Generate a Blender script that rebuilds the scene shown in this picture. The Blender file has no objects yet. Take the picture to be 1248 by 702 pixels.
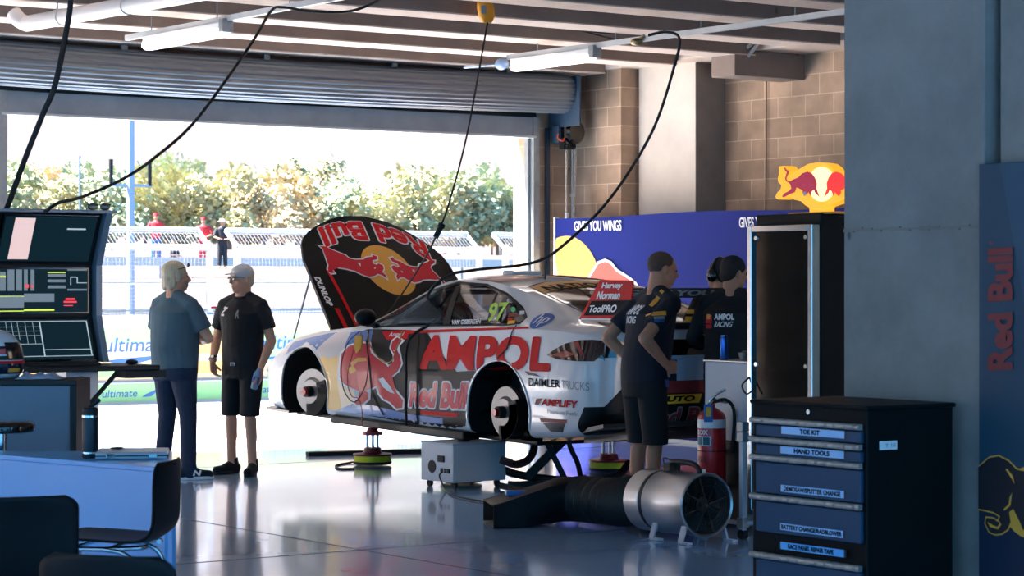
import bpy, bmesh, math, random
from math import sin, cos, radians, pi, sqrt, atan2
from mathutils import Vector, Matrix, Euler
from mathutils.bvhtree import BVHTree
random.seed(7)
scn = bpy.context.scene
COL = scn.collection

# ---------------- camera ----------------
FPX = 2850.0; CAMH = 1.55; YAW = radians(35.5); HY = 346.0
cd = bpy.data.cameras.new('camera'); cam = bpy.data.objects.new('camera', cd); COL.objects.link(cam)
cam.location = (0, 0, CAMH); cam.rotation_euler = (radians(90), 0, -YAW)
cd.sensor_width = 36; cd.lens = FPX / 1248 * 36; cd.shift_y = -5 / 1248
cd.clip_end = 1500; cd.clip_start = 0.1
cd.dof.use_dof = True; cd.dof.focus_distance = 17.0; cd.dof.aperture_fstop = 8.0
scn.camera = cam

# ---------------- colour management ----------------
scn.view_settings.view_transform = 'Standard'; scn.view_settings.look = 'None'
scn.view_settings.exposure = 1.6; scn.view_settings.gamma = 1.0; scn.view_settings.use_curve_mapping = False

# ---------------- sky: warm pale haze over the track (+Y), deep blue behind the building ----------------
w = bpy.data.worlds.new('sky'); scn.world = w; w.use_nodes = True
nt = w.node_tree; nt.nodes.clear()
wo = nt.nodes.new('ShaderNodeOutputWorld'); bgn = nt.nodes.new('ShaderNodeBackground')
tc = nt.nodes.new('ShaderNodeTexCoord'); sp = nt.nodes.new('ShaderNodeSeparateXYZ')
mr = nt.nodes.new('ShaderNodeMapRange'); mr.interpolation_type = 'SMOOTHSTEP'
mr.inputs['From Min'].default_value = 0.0; mr.inputs['From Max'].default_value = 0.45
mx = nt.nodes.new('ShaderNodeMix'); mx.data_type = 'RGBA'
SKY_BACK = (0.065, 0.35, 0.70, 1); SKY_FRONT = (0.375, 0.330, 0.340, 1)
mx.inputs[6].default_value = SKY_BACK; mx.inputs[7].default_value = SKY_FRONT
nt.links.new(tc.outputs['Generated'], sp.inputs[0]); nt.links.new(sp.outputs['Y'], mr.inputs['Value'])
nt.links.new(mr.outputs[0], mx.inputs[0]); nt.links.new(mx.outputs[2], bgn.inputs['Color'])
bgn.inputs['Strength'].default_value = 1.0
nt.links.new(bgn.outputs[0], wo.inputs[0])

# ---------------- sun ----------------
sd = bpy.data.lights.new('sun', 'SUN'); sd.energy = 14.5; sd.angle = radians(0.6); sd.color = (1.0, 0.95, 0.90)
sun = bpy.data.objects.new('sun', sd); COL.objects.link(sun)
sun.rotation_euler = Vector((0.55, -0.34, -0.95)).normalized().to_track_quat('-Z', 'Y').to_euler()

# ---------------- measuring helpers (photo pixel -> point on a real surface) ----------------
SA, CA = sin(YAW), cos(YAW)
def rd(px, py=HY):
    dx = (px - 624) / FPX
    return Vector((SA + dx * CA, CA - dx * SA, -(py - HY) / FPX))
def at_d(px, py, d): return Vector((0, 0, CAMH)) + rd(px, py) * d
def at_z(px, py, z=0.0): return at_d(px, py, (CAMH - z) * FPX / (py - HY))
def on_x(px, py, X): return at_d(px, py, X / rd(px)[0])
def on_y(px, py, Y): return at_d(px, py, Y / rd(px)[1])
def on_plane(px, py, P, N):
    D = rd(px, py); O = Vector((0, 0, CAMH)); N = Vector(N)
    return O + D * ((Vector(P) - O).dot(N) / D.dot(N))

# ---------------- materials ----------------
def hx(s):
    s = s.lstrip('#'); c = [int(s[i:i + 2], 16) / 255 for i in (0, 2, 4)]
    return tuple((v / 12.92 if v <= 0.04045 else ((v + 0.055) / 1.055) ** 2.4) for v in c) + (1,)
def mat(name, col, rough=0.5, metal=0.0, var=0.0, scale=6.0, bump=0.0, bscale=40.0, emit=None, estr=0.0, coat=0.0, spec=0.5, trans=0.0, alpha=1.0, stretch=None):
    m = bpy.data.materials.new(name); m.use_nodes = True; t = m.node_tree; b = t.nodes['Principled BSDF']
    c = hx(col) if isinstance(col, str) else tuple(col) + (1,)
    b.inputs['Base Color'].default_value = c; b.inputs['Roughness'].default_value = rough; b.inputs['Metallic'].default_value = metal
    b.inputs['Coat Weight'].default_value = coat; b.inputs['Coat Roughness'].default_value = 0.06
    b.inputs['Specular IOR Level'].default_value = spec
    b.inputs['Transmission Weight'].default_value = trans; b.inputs['Alpha'].default_value = alpha
    if emit:
        b.inputs['Emission Color'].default_value = hx(emit) if isinstance(emit, str) else tuple(emit) + (1,)
        b.inputs['Emission Strength'].default_value = estr
    tcn = t.nodes.new('ShaderNodeTexCoord'); mp = t.nodes.new('ShaderNodeMapping')
    t.links.new(tcn.outputs['Object'], mp.inputs[0])
    if stretch: mp.inputs['Scale'].default_value = stretch
    n = t.nodes.new('ShaderNodeTexNoise'); n.inputs['Scale'].default_value = scale; n.inputs['Detail'].default_value = 5
    t.links.new(mp.outputs[0], n.inputs['Vector'])
    v = max(var, 0.02)
    mxn = t.nodes.new('ShaderNodeMix'); mxn.data_type = 'RGBA'
    mxn.inputs[6].default_value = tuple(x * (1 - v) for x in c[:3]) + (1,)
    mxn.inputs[7].default_value = tuple(min(1, x * (1 + v)) for x in c[:3]) + (1,)
    t.links.new(n.outputs['Fac'], mxn.inputs[0]); t.links.new(mxn.outputs[2], b.inputs['Base Color'])
    if bump > 0:
        n2 = t.nodes.new('ShaderNodeTexNoise'); n2.inputs['Scale'].default_value = bscale; n2.inputs['Detail'].default_value = 4
        bp = t.nodes.new('ShaderNodeBump'); bp.inputs['Strength'].default_value = bump; bp.inputs['Distance'].default_value = 0.02
        t.links.new(mp.outputs[0], n2.inputs['Vector']); t.links.new(n2.outputs['Fac'], bp.inputs['Height']); t.links.new(bp.outputs[0], b.inputs['Normal'])
    return m
def add_pits(m, amount=0.5, scale=5.0, dark=0.35):
    """dark air-bubble pits and blotchy stains of formed concrete"""
    t = m.node_tree; b = t.nodes['Principled BSDF']; src = b.inputs['Base Color'].links[0].from_socket
    g = t.nodes.new('ShaderNodeNewGeometry'); v = t.nodes.new('ShaderNodeTexVoronoi'); v.inputs['Scale'].default_value = scale
    mp = t.nodes.new('ShaderNodeMapping'); mp.inputs['Scale'].default_value = (1, 1, .6)
    n = t.nodes.new('ShaderNodeTexNoise'); n.inputs['Scale'].default_value = 1.7; n.inputs['Detail'].default_value = 8; n.inputs['Roughness'].default_value = .65
    t.links.new(g.outputs['Position'], mp.inputs[0]); t.links.new(mp.outputs[0], v.inputs['Vector']); t.links.new(g.outputs['Position'], n.inputs['Vector'])
    r = t.nodes.new('ShaderNodeMapRange'); r.inputs['From Min'].default_value = 0.03; r.inputs['From Max'].default_value = 0.075
    r.inputs['To Min'].default_value = dark; r.inputs['To Max'].default_value = 1.0
    t.links.new(v.outputs['Distance'], r.inputs['Value'])
    r2 = t.nodes.new('ShaderNodeMapRange'); r2.inputs['From Min'].default_value = .35; r2.inputs['From Max'].default_value = .65; r2.inputs['To Min'].default_value = 1 - amount * .5; r2.inputs['To Max'].default_value = 1.05
    t.links.new(n.outputs['Fac'], r2.inputs['Value'])
    mu = t.nodes.new('ShaderNodeMath'); mu.operation = 'MULTIPLY'; t.links.new(r.outputs[0], mu.inputs[0]); t.links.new(r2.outputs[0], mu.inputs[1])
    mx2 = t.nodes.new('ShaderNodeMix'); mx2.data_type = 'RGBA'; mx2.blend_type = 'MULTIPLY'; mx2.inputs[0].default_value = 1
    cb = t.nodes.new('ShaderNodeCombineColor')
    for i in range(3): t.links.new(mu.outputs[0], cb.inputs[i])
    t.links.new(src, mx2.inputs[6]); t.links.new(cb.outputs[0], mx2.inputs[7]); t.links.new(mx2.outputs[2], b.inputs['Base Color'])
    return m
def block_mat(name, axis, c1, c2, mortar):
    m = mat(name, c1, 0.9, var=.1, bump=.25, bscale=60); t = m.node_tree; b = t.nodes['Principled BSDF']
    g = t.nodes.new('ShaderNodeNewGeometry'); s = t.nodes.new('ShaderNodeSeparateXYZ'); c = t.nodes.new('ShaderNodeCombineXYZ')
    t.links.new(g.outputs['Position'], s.inputs[0]); t.links.new(s.outputs[axis], c.inputs[0]); t.links.new(s.outputs['Z'], c.inputs[1])
    k = t.nodes.new('ShaderNodeTexBrick'); k.inputs['Scale'].default_value = 1.0; k.inputs['Brick Width'].default_value = 0.4; k.inputs['Row Height'].default_value = 0.2
    k.inputs['Mortar Size'].default_value = 0.006; k.inputs['Mortar Smooth'].default_value = .3; k.inputs['Bias'].default_value = 0
    k.inputs['Color1'].default_value = hx(c1); k.inputs['Color2'].default_value = hx(c2); k.inputs['Mortar'].default_value = hx(mortar)
    t.links.new(c.outputs[0], k.inputs['Vector'])
    n = t.nodes.new('ShaderNodeTexNoise'); n.inputs['Scale'].default_value = 3; n.inputs['Detail'].default_value = 7; t.links.new(g.outputs['Position'], n.inputs['Vector'])
    r = t.nodes.new('ShaderNodeMapRange'); r.inputs['From Min'].default_value = .3; r.inputs['From Max'].default_value = .7; r.inputs['To Min'].default_value = .72; r.inputs['To Max'].default_value = 1.15
    t.links.new(n.outputs['Fac'], r.inputs['Value'])
    cb = t.nodes.new('ShaderNodeCombineColor')
    for i in range(3): t.links.new(r.outputs[0], cb.inputs[i])
    mx2 = t.nodes.new('ShaderNodeMix'); mx2.data_type = 'RGBA'; mx2.blend_type = 'MULTIPLY'; mx2.inputs[0].default_value = 1
    t.links.new(k.outputs['Color'], mx2.inputs[6]); t.links.new(cb.outputs[0], mx2.inputs[7]); t.links.new(mx2.outputs[2], b.inputs['Base Color'])
    return m

M = {}
M['concrete'] = add_pits(mat('concrete', '8f8a84', .9, var=.12, scale=3, bump=.15, bscale=25), .5, 4.5, .4)
M['concrete_white'] = add_pits(mat('painted_concrete', 'e0d3c3', .85, var=.05, bump=.08, bscale=20), .15, 4, .5)
M['concrete_dark'] = add_pits(mat('seam_and_shade_concrete', '8a8178', .9, var=.12, scale=2, bump=.1), .45, 3, .6)
M['soffit'] = add_pits(mat('bounce_toned_soffit', 'dcc6b4', .9, var=.06, bump=.08), .2, 3, .7)  # paler than the beam sides: reflected outside light painted into the concrete
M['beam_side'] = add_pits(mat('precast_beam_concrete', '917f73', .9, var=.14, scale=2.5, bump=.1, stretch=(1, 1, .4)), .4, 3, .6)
M['block_y'] = block_mat('concrete_block_side', 'Y', 'c2a388', 'ad9078', 'dabf9f')
M['block_x'] = block_mat('concrete_block_end', 'X', 'c2a388', 'ad9078', 'dabf9f')
M['black'] = mat('matt_black', '0d1113', .55, bump=.03)
M['blackgloss'] = mat('gloss_black', '07090b', .12, coat=.6)
M['rubber'] = mat('black_rubber', '0b0d0f', .6)
M['chrome'] = mat('chrome', 'c9ced2', .12, 1.0)
M['steel'] = mat('brushed_steel', 'a9adb0', .3, 1.0, var=.08, stretch=(1, 20, 20))
M['galv'] = mat('galvanised_steel', '9aa0a2', .45, .7, var=.2, scale=14)
M['galvlight'] = mat('pale_galvanised_steel', 'c3c6c6', .5, .35, var=.1, scale=10)
M['white'] = mat('white_paint', 'e8e8e6', .35, var=.03)
M['whitegloss'] = mat('white_laminate', 'dfe6ea', .22, var=.02, coat=.3)
M['pvc'] = mat('white_pvc', 'e2d8cf', .4, var=.04)
M['red'] = mat('red_paint', 'c21d24', .35, var=.04, coat=.3)
M['redtext'] = mat('red_vinyl', 'd81c20', .5, spec=.15)
M['darkred'] = mat('dark_red_vinyl', '8c1f26', .45)
M['yellow'] = mat('yellow_paint', 'f2b51d', .45, var=.05)
M['amber'] = mat('amber_vinyl', 'e9a63a', .45)
M['blue'] = mat('blue_paint', '1f5fae', .4, var=.04)
M['navy'] = mat('navy_vinyl', '10182c', .4)
M['whitetext'] = mat('white_vinyl', 'ececec', .5, spec=.2)
M['greytext'] = mat('grey_vinyl', '8b9094', .5)
M['blacktext'] = mat('black_vinyl', '090b0d', .6, spec=.1)
M['green'] = mat('green_vinyl', '57b36d', .5)
M['cream'] = mat('cream_vinyl', 'cdb78f', .55)

# ---------------- mesh builder ----------------
def tag(o, label=None, cat=None, group=None, kind=None):
    if label: o['label'] = label
    if cat: o['category'] = cat
    if group: o['group'] = group
    if kind: o['kind'] = kind
    return o
def empty(name, loc, rot=(0, 0, 0), label=None, cat=None, group=None):
    o = bpy.data.objects.new(name, None); COL.objects.link(o); o.location = loc; o.rotation_euler = rot
    o.empty_display_size = .1
    return tag(o, label, cat, group)
def mtx(o):
    m = Matrix.Translation(o.location) @ o.rotation_euler.to_matrix().to_4x4()
    if o.parent: m = mtx(o.parent) @ m
    return m
def link_mesh(name, me, mats, parent=None, world=False, bevel=0, smooth=None, seg=2):
    o = bpy.data.objects.new(name, me); COL.objects.link(o)
    for m in (mats if isinstance(mats, (list, tuple)) else [mats]):
        me.materials.append(M[m] if isinstance(m, str) else m)
    if world and parent is not None: me.transform(mtx(parent).inverted())
    if parent is not None: o.parent = parent
    if bevel:
        b = o.modifiers.new('bevel', 'BEVEL'); b.width = bevel; b.segments = seg; b.limit_method = 'ANGLE'; b.angle_limit = radians(40)
    return o
class MB:
    def __init__(s): s.v = []; s.f = []; s.m = []; s.mi = 0; s.T = None
    def at(s, T): s.T = T; return s
    def add(s, vs, fs):
        n = len(s.v)
        for p in vs:
            p = Vector(p); s.v.append(s.T @ p if s.T is not None else p)
        for f in fs: s.f.append([n + i for i in f]); s.m.append(s.mi)
        return s
    def box(s, x0, y0, z0, x1, y1, z1):
        vs = [(x, y, z) for z in (z0, z1) for y in (y0, y1) for x in (x0, x1)]
        return s.add(vs, [(0, 2, 3, 1), (4, 5, 7, 6), (0, 1, 5, 4), (2, 6, 7, 3), (0, 4, 6, 2), (1, 3, 7, 5)])
    def cbox(s, c, sz, R=None):
        c = Vector(c); h = Vector(sz) / 2; vs = []
        for z in (-1, 1):
            for y in (-1, 1):
                for x in (-1, 1):
                    p = Vector((x * h.x, y * h.y, z * h.z)); vs.append(c + (R @ p if R is not None else p))
        return s.add(vs, [(0, 2, 3, 1), (4, 5, 7, 6), (0, 1, 5, 4), (2, 6, 7, 3), (0, 4, 6, 2), (1, 3, 7, 5)])
    def beam(s, p0, p1, wd, ht, up=(0, 0, 1)):
        p0 = Vector(p0); p1 = Vector(p1); d = (p1 - p0).normalized(); up = Vector(up)
        if abs(d.dot(up)) > .98: up = Vector((0, 1, 0))
        r = d.cross(up).normalized(); u = r.cross(d).normalized(); vs = []
        for p in (p0, p1):
            for a, b in ((-1, -1), (1, -1), (1, 1), (-1, 1)): vs.append(p + r * a * wd / 2 + u * b * ht / 2)
        return s.add(vs, [(0, 3, 2, 1), (4, 5, 6, 7), (0, 1, 5, 4), (1, 2, 6, 5), (2, 3, 7, 6), (3, 0, 4, 7)])
    def rings(s, rings, cap0=True, cap1=True, closed=False):
        n = len(rings[0]); vs = [p for r in rings for p in r]; fs = []
        R = len(rings)
        for i in range(R if closed else R - 1):
            a = i * n; b = ((i + 1) % R) * n
            for j in range(n): k = (j + 1) % n; fs.append((a + j, a + k, b + k, b + j))
        if not closed:
            if cap0: fs.append(tuple(range(n - 1, -1, -1)))
            if cap1: fs.append(tuple((R - 1) * n + j for j in range(n)))
        return s.add(vs, fs)
    def tube(s, path, r, n=8, closed=False, caps=True):
        path = [Vector(p) for p in path]; N = len(path); rr = r if isinstance(r, (list, tuple)) else [r] * N
        up = None; out = []
        for i in range(N):
            if closed: t = path[(i + 1) % N] - path[i - 1]
            else: t = path[min(i + 1, N - 1)] - path[max(i - 1, 0)]
            t.normalize()
            if up is None: up = Vector((0, 0, 1)) if abs(t.z) < .9 else Vector((1, 0, 0))
            a = t.cross(up)
            if a.length < 1e-5: a = t.orthogonal()
            a.normalize(); up = a.cross(t).normalized()
            out.append([path[i] + (a * cos(2 * pi * k / n) + up * sin(2 * pi * k / n)) * rr[i] for k in range(n)])
        return s.rings(out, caps, caps, closed)
    def cyl(s, p0, p1, r0, r1=None, n=20, caps=True): return s.tube([p0, p1], [r0, r0 if r1 is None else r1], n, caps=caps)
    def ell(s, c, r, R=None, n=16, k=10):
        c = Vector(c); r = (r, r, r) if not hasattr(r, '__len__') else r; vs = []; fs = []
        def P(p): return c + (R @ Vector(p) if R is not None else Vector(p))
        vs.append(P((0, 0, -r[2])))
        for i in range(1, k):
            a = -pi / 2 + pi * i / k
            for j in range(n): b = 2 * pi * j / n; vs.append(P((r[0] * cos(a) * cos(b), r[1] * cos(a) * sin(b), r[2] * sin(a))))
        vs.append(P((0, 0, r[2]))); top = len(vs) - 1
        for j in range(n): fs.append((0, 1 + (j + 1) % n, 1 + j)); fs.append((top, 1 + (k - 2) * n + j, 1 + (k - 2) * n + (j + 1) % n))
        for i in range(k - 2):
            for j in range(n):
                a = 1 + i * n + j; b = 1 + i * n + (j + 1) % n; fs.append((a, b, b + n, a + n))
        return s.add(vs, fs)
    def cap(s, p0, p1, r0, r1=None, n=14):
        """capsule: tapered limb with round ends"""
        p0 = Vector(p0); p1 = Vector(p1); r1 = r0 if r1 is None else r1; d = p1 - p0; L = d.length
        if L < 1e-6: return s.ell(p0, r0)
        d /= L; path = []; rr = []
        for i in range(5): a = -pi / 2 + (pi / 2) * (i + .3) / 5; path.append(p0 + d * r0 * sin(a)); rr.append(r0 * cos(a))
        path += [p0, p1]; rr += [r0, r1]
        for i in range(5): a = (pi / 2) * (i + .7) / 5; path.append(p1 + d * r1 * sin(a)); rr.append(max(r1 * cos(a), 1e-4))
        return s.tube(path, rr, n)
    def lathe(s, prof, c=(0, 0, 0), n=24, axis='z'):
        c = Vector(c); out = []
        for (r, h) in prof:
            ring = []
            for k in range(n):
                a = 2 * pi * k / n; x, y = r * cos(a), r * sin(a)
                ring.append(c + (Vector((x, y, h)) if axis == 'z' else Vector((h, x, y)) if axis == 'x' else Vector((x, h, y))))
            out.append(ring)
        return s.rings(out, True, True)
    def prism(s, pts, d):
        """pts: list of 3D points (planar polygon), d: thickness vector"""
        pts = [Vector(p) for p in pts]; d = Vector(d); n = len(pts)
        return s.add(pts + [p + d for p in pts], [tuple(range(n - 1, -1, -1)), tuple(range(n, 2 * n))] + [(i, (i + 1) % n, n + (i + 1) % n, n + i) for i in range(n)])
    def mesh(s, name='m', smooth=None, fix=True):
        me = bpy.data.meshes.new(name); me.from_pydata([tuple(p) for p in s.v], [], s.f); me.update()
        if any(s.m): me.polygons.foreach_set('material_index', s.m)
        bm = bmesh.new(); bm.from_mesh(me)
        if fix: bmesh.ops.recalc_face_normals(bm, faces=bm.faces)
        if smooth is not None:
            for f in bm.faces: f.smooth = True
            th = radians(smooth)
            for e in bm.edges:
                if len(e.link_faces) == 2 and e.calc_face_angle(0) > th: e.smooth = False
        bm.to_mesh(me); bm.free(); return me
    def build(s, name, mats, parent=None, world=False, bevel=0, smooth=None, seg=2, fix=True, label=None):
        o = link_mesh(name, s.mesh(name, smooth, fix), mats, parent, world, bevel, smooth, seg)
        if label: o['label'] = label
        return o
def copy_tree(o, parent=None):
    c = o.copy(); COL.objects.link(c)
    if parent is not None: c.parent = parent
    for ch in list(o.children): copy_tree(ch, c)
    return c
def bez(pts, n=12):
    """Catmull-Rom through points"""
    P = [Vector(p) for p in pts]; P = [2 * P[0] - P[1]] + P + [2 * P[-1] - P[-2]]; out = []
    for i in range(1, len(P) - 2):
        for k in range(n):
            t = k / n; a, b, c, d = P[i - 1], P[i], P[i + 1], P[i + 2]
            out.append(.5 * ((2 * b) + (c - a) * t + (2 * a - 5 * b + 4 * c - d) * t * t + (3 * b - a - 3 * c + d) * t ** 3))
    out.append(P[-2]); return out
def interp(tab, y):
    if y <= tab[0][0]: return list(tab[0][1:])
    if y >= tab[-1][0]: return list(tab[-1][1:])
    for i in range(len(tab) - 1):
        if tab[i][0] <= y <= tab[i + 1][0]:
            a, b = tab[i], tab[i + 1]; t = (y - a[0]) / (b[0] - a[0])
            pa = tab[i - 1] if i > 0 else a; pb = tab[i + 2] if i + 2 < len(tab) else b
            out = []
            for k in range(1, len(a)):
                h = b[0] - a[0]
                m0 = (b[k] - pa[k]) / (b[0] - pa[0]) * h; m1 = (pb[k] - a[k]) / (pb[0] - a[0]) * h
                if (b[k] - a[k]) * m0 < 0: m0 = 0
                if (b[k] - a[k]) * m1 < 0: m1 = 0
                out.append((2 * t ** 3 - 3 * t * t + 1) * a[k] + (t ** 3 - 2 * t * t + t) * m0 + (-2 * t ** 3 + 3 * t * t) * b[k] + (t ** 3 - t * t) * m1)
            return out

# ---------------- lettering ----------------
_tc = {}
def text2d(s, bold=0.0, shear=0.0, spacing=1.0):
    """flat lettering normalised to the unit box: (verts, faces, aspect)"""
    key = (s, bold, shear, spacing)
    if key in _tc: return _tc[key]
    cu = bpy.data.curves.new('t', 'FONT'); cu.body = s; cu.offset = min(bold, .010); cu.shear = shear; cu.space_character = spacing; cu.resolution_u = 4; cu.size = 1
    ob = bpy.data.objects.new('t', cu); COL.objects.link(ob)
    dg = bpy.context.evaluated_depsgraph_get(); dg.update(); me = bpy.data.meshes.new_from_object(ob.evaluated_get(dg))
    vs = [v.co.copy() for v in me.vertices]; fs = [tuple(p.vertices) for p in me.polygons]
    bpy.data.objects.remove(ob); bpy.data.curves.remove(cu); bpy.data.meshes.remove(me)
    rb = max(0, bold - .010) * .8
    if rb > 0:   # heavier strokes: grow the outline by a round pen, row by row, keeping the counters open
        ylo = min(v.y for v in vs) - rb; yhi = max(v.y for v in vs) + rb; N = 84; hh = (yhi - ylo) / N; rows = [[] for _ in range(N)]
        for f in fs:
            for q in range(1, len(f) - 1):
                T = [vs[f[0]], vs[f[q]], vs[f[q + 1]]]; a0 = min(p.y for p in T); a1 = max(p.y for p in T)
                for j in range(max(0, int((a0 - ylo) / hh)), min(N, int((a1 - ylo) / hh) + 1)):
                    y = ylo + (j + .5) * hh
                    if y < a0 or y > a1: continue
                    X = []
                    for k in range(3):
                        p, r = T[k], T[(k + 1) % 3]
                        if (p.y - y) * (r.y - y) <= 0 and abs(p.y - r.y) > 1e-9: X.append(p.x + (r.x - p.x) * (y - p.y) / (r.y - p.y))
                    if len(X) >= 2: rows[j].append((min(X), max(X)))
        def merge(iv):
            out = []
            for a_, b_ in sorted(iv):
                if out and a_ <= out[-1][1] + 1e-4: out[-1][1] = max(out[-1][1], b_)
                else: out.append([a_, b_])
            return out
        rows = [merge(r_) for r_ in rows]; mr_ = int(rb / hh); vs = []; fs = []
        for j in range(N):
            iv = []
            for m_ in range(-mr_, mr_ + 1):
                if 0 <= j + m_ < N: g_ = sqrt(max(0, rb * rb - (m_ * hh) ** 2)); iv += [(a_ - g_, b_ + g_) for a_, b_ in rows[j + m_]]
            for a_, b_ in merge(iv):
                n_ = len(vs); y0_ = ylo + j * hh; vs += [Vector((a_, y0_, 0)), Vector((b_, y0_, 0)), Vector((b_, y0_ + hh, 0)), Vector((a_, y0_ + hh, 0))]; fs.append((n_, n_ + 1, n_ + 2, n_ + 3))
    x0 = min(v.x for v in vs); x1 = max(v.x for v in vs); y0 = min(v.y for v in vs); y1 = max(v.y for v in vs)
    r = ([((v.x - x0) / (x1 - x0), (v.y - y0) / (y1 - y0)) for v in vs], fs, (x1 - x0) / (y1 - y0))
    _tc[key] = r; return r
def quad_map(tl, tr, br, bl):
    tl, tr, br, bl = map(Vector, (tl, tr, br, bl))
    return lambda x, y: (bl * (1 - x) + br * x) * (1 - y) + (tl * (1 - x) + tr * x) * y
def text_on(mb, s, fmap, bold=0.0, shear=0.0, spacing=1.0):
    v, f, a = text2d(s, bold, shear, spacing); mb.add([fmap(x, y) for x, y in v], f); return mb
def offset_poly(p, d):
    n = len(p); A = sum(p[i][0] * p[(i + 1) % n][1] - p[(i + 1) % n][0] * p[i][1] for i in range(n)); sg = 1 if A > 0 else -1; out = []
    for i in range(n):
        a, b, c = Vector(p[i - 1]), Vector(p[i]), Vector(p[(i + 1) % n])
        e1 = (b - a).normalized(); e2 = (c - b).normalized(); n1 = Vector((e1.y, -e1.x)) * sg; n2 = Vector((e2.y, -e2.x)) * sg
        m = n1 + n2
        if m.length < .3: m = n1
        m.normalize(); out.append(tuple(b + m * d / max(.5, m.dot(n1))))
    return out
BULL = [(0.0, .80), (.03, .92), (.09, .90), (.075, .82), (.06, .74), (.12, .68), (.20, .71), (.32, .73), (.45, .78), (.56, .88), (.66, .93), (.76, .88), (.83, .80), (.90, .83), (.97, .92), (.965, .80), (.93, .72), (.98, .60), (.99, .50), (.93, .44), (.87, .50), (.82, .46), (.84, .36), (.93, .31), (.95, .21), (.88, .17), (.86, .24), (.76, .28), (.68, .37), (.54, .40), (.44, .38), (.40, .28), (.30, .21), (.20, .13), (.12, .04), (.03, .03), (.06, .12), (.14, .20), (.19, .30), (.17, .42), (.12, .52), (.10, .60), (.04, .66)]

# =====================================================================
# THE SETTING
# =====================================================================
def struct(name, mb, m, bevel=0, smooth=None):
    o = mb.build(name, m, bevel=bevel, smooth=smooth); o['kind'] = 'structure'; return o
# polished painted garage floor with saw-cut joints
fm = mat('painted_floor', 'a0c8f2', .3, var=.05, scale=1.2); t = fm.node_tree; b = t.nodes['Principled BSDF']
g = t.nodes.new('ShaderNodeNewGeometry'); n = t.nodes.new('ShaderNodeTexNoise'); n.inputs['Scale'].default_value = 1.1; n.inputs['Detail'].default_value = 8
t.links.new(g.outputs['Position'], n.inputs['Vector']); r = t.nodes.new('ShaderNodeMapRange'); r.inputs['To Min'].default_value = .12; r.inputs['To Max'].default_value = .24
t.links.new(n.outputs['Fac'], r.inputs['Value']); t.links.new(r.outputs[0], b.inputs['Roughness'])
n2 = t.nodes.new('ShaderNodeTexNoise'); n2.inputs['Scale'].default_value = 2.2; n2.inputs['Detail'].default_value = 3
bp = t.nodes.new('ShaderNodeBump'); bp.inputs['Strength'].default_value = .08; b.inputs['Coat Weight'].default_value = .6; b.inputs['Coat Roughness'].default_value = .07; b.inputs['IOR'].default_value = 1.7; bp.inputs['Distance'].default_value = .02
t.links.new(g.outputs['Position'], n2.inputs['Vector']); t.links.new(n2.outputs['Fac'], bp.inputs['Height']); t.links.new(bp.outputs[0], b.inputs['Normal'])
M['floor'] = fm
M['joint'] = mat('floor_joint', '3c4650', .7)
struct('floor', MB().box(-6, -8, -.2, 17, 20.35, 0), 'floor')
J = MB()
for yy in (11.6, 17.6): J.box(-6, yy - .004, 0, 15.6, yy + .004, .0015)
jx = [(at_z(239, 635).x + at_z(520, 684).x) / 2]
for xx in (jx[0], jx[0] + 6, jx[0] - 6): J.box(xx - .004, -8, 0, xx + .004, 20.3, .0015)
struct('trim_1', J, 'joint')
# apron, pit lane, track and rising spectator bank
M['asphalt'] = mat('pale_sunlit_concrete', 'e8e0dc', .8, var=.06, scale=.6)
M['sand'] = mat('pale_dry_ground', '544846', .95, var=.1, scale=.08, bump=.3, bscale=.5)
struct('trim_2', MB().box(-30, 20.35, -.2, 60, 27.5, -.01), 'asphalt')
M['track'] = mat('pale_track_surface', '4b4447', .85, var=.06, scale=.3)
struct('trim_3', MB().box(-60, 28.1, -.25, 120, 52, -.05), 'track')
G = MB(); xs = [-80 + 20 * i for i in range(20)]; prof = [(52, -.05), (58, .3), (66, 1.2), (78, 1.9), (92, 2.5), (110, 3.2), (150, 3.6), (260, 4)]
rows = [[(x, y, z + (.25 * sin(x * .13 + y * .05) if y > 60 else 0)) for x in xs] for y, z in prof]
vs = [p for rr_ in rows for p in rr_]; nx = len(xs)
G.add(vs, [(i * nx + j, i * nx + j + 1, (i + 1) * nx + j + 1, (i + 1) * nx + j) for i in range(len(prof) - 1) for j in range(nx - 1)])
struct('trim_4', G, 'sand', smooth=60)

# front wall with the roller-door opening  (opening x 8.55..14.44, z 0..3.1)
DX0, DX1, DZ, WY = 8.55, 14.44, 3.30, 20.0
Wf = MB(); Wf.box(7.6, WY, 0, DX0, WY + .22, 4.3); Wf.box(-6, WY, 0, 1.2, WY + .22, 4.3); Wf.box(1.2, WY, DZ, DX0, WY + .22, 4.3); Wf.box(DX1, WY, 0, 16, WY + .22, 4.3); Wf.box(DX0, WY, DZ, DX1, WY + .22, 4.3)  # unseen opening left of the roller door, added to light the car side
struct('wall_front', Wf, 'block_x')
# brick-red timber band above the drum
M['rustband'] = mat('red_brown_lintel', '8a5a48', .8, var=.15)
struct('trim_5', MB().box(8.4, WY - .05, 3.66, 14.75, WY, 3.80), 'rustband')
# right wall: block wall, block pier, white pillar
struct('wall_right', MB().box(15.66, -8, 0, 15.9, 20.2, 4.3), 'block_y')
struct('wall_pier', MB().box(15.07, 19.17, 0, 15.66, 20.0, 4.3), 'block_y')
P_ = MB(); P_.box(15.27, 18.2, 0, 15.66, 19.13, 4.3)
struct('wall_pillar', P_, 'concrete_white', bevel=.01)
struct('wall_pillar_shade_face', MB().box(15.262, 18.19, 0, 15.655, 18.2, 3.79), 'concrete_dark')  # dark sheet on the pillar face turned from the door: painted shade
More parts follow.
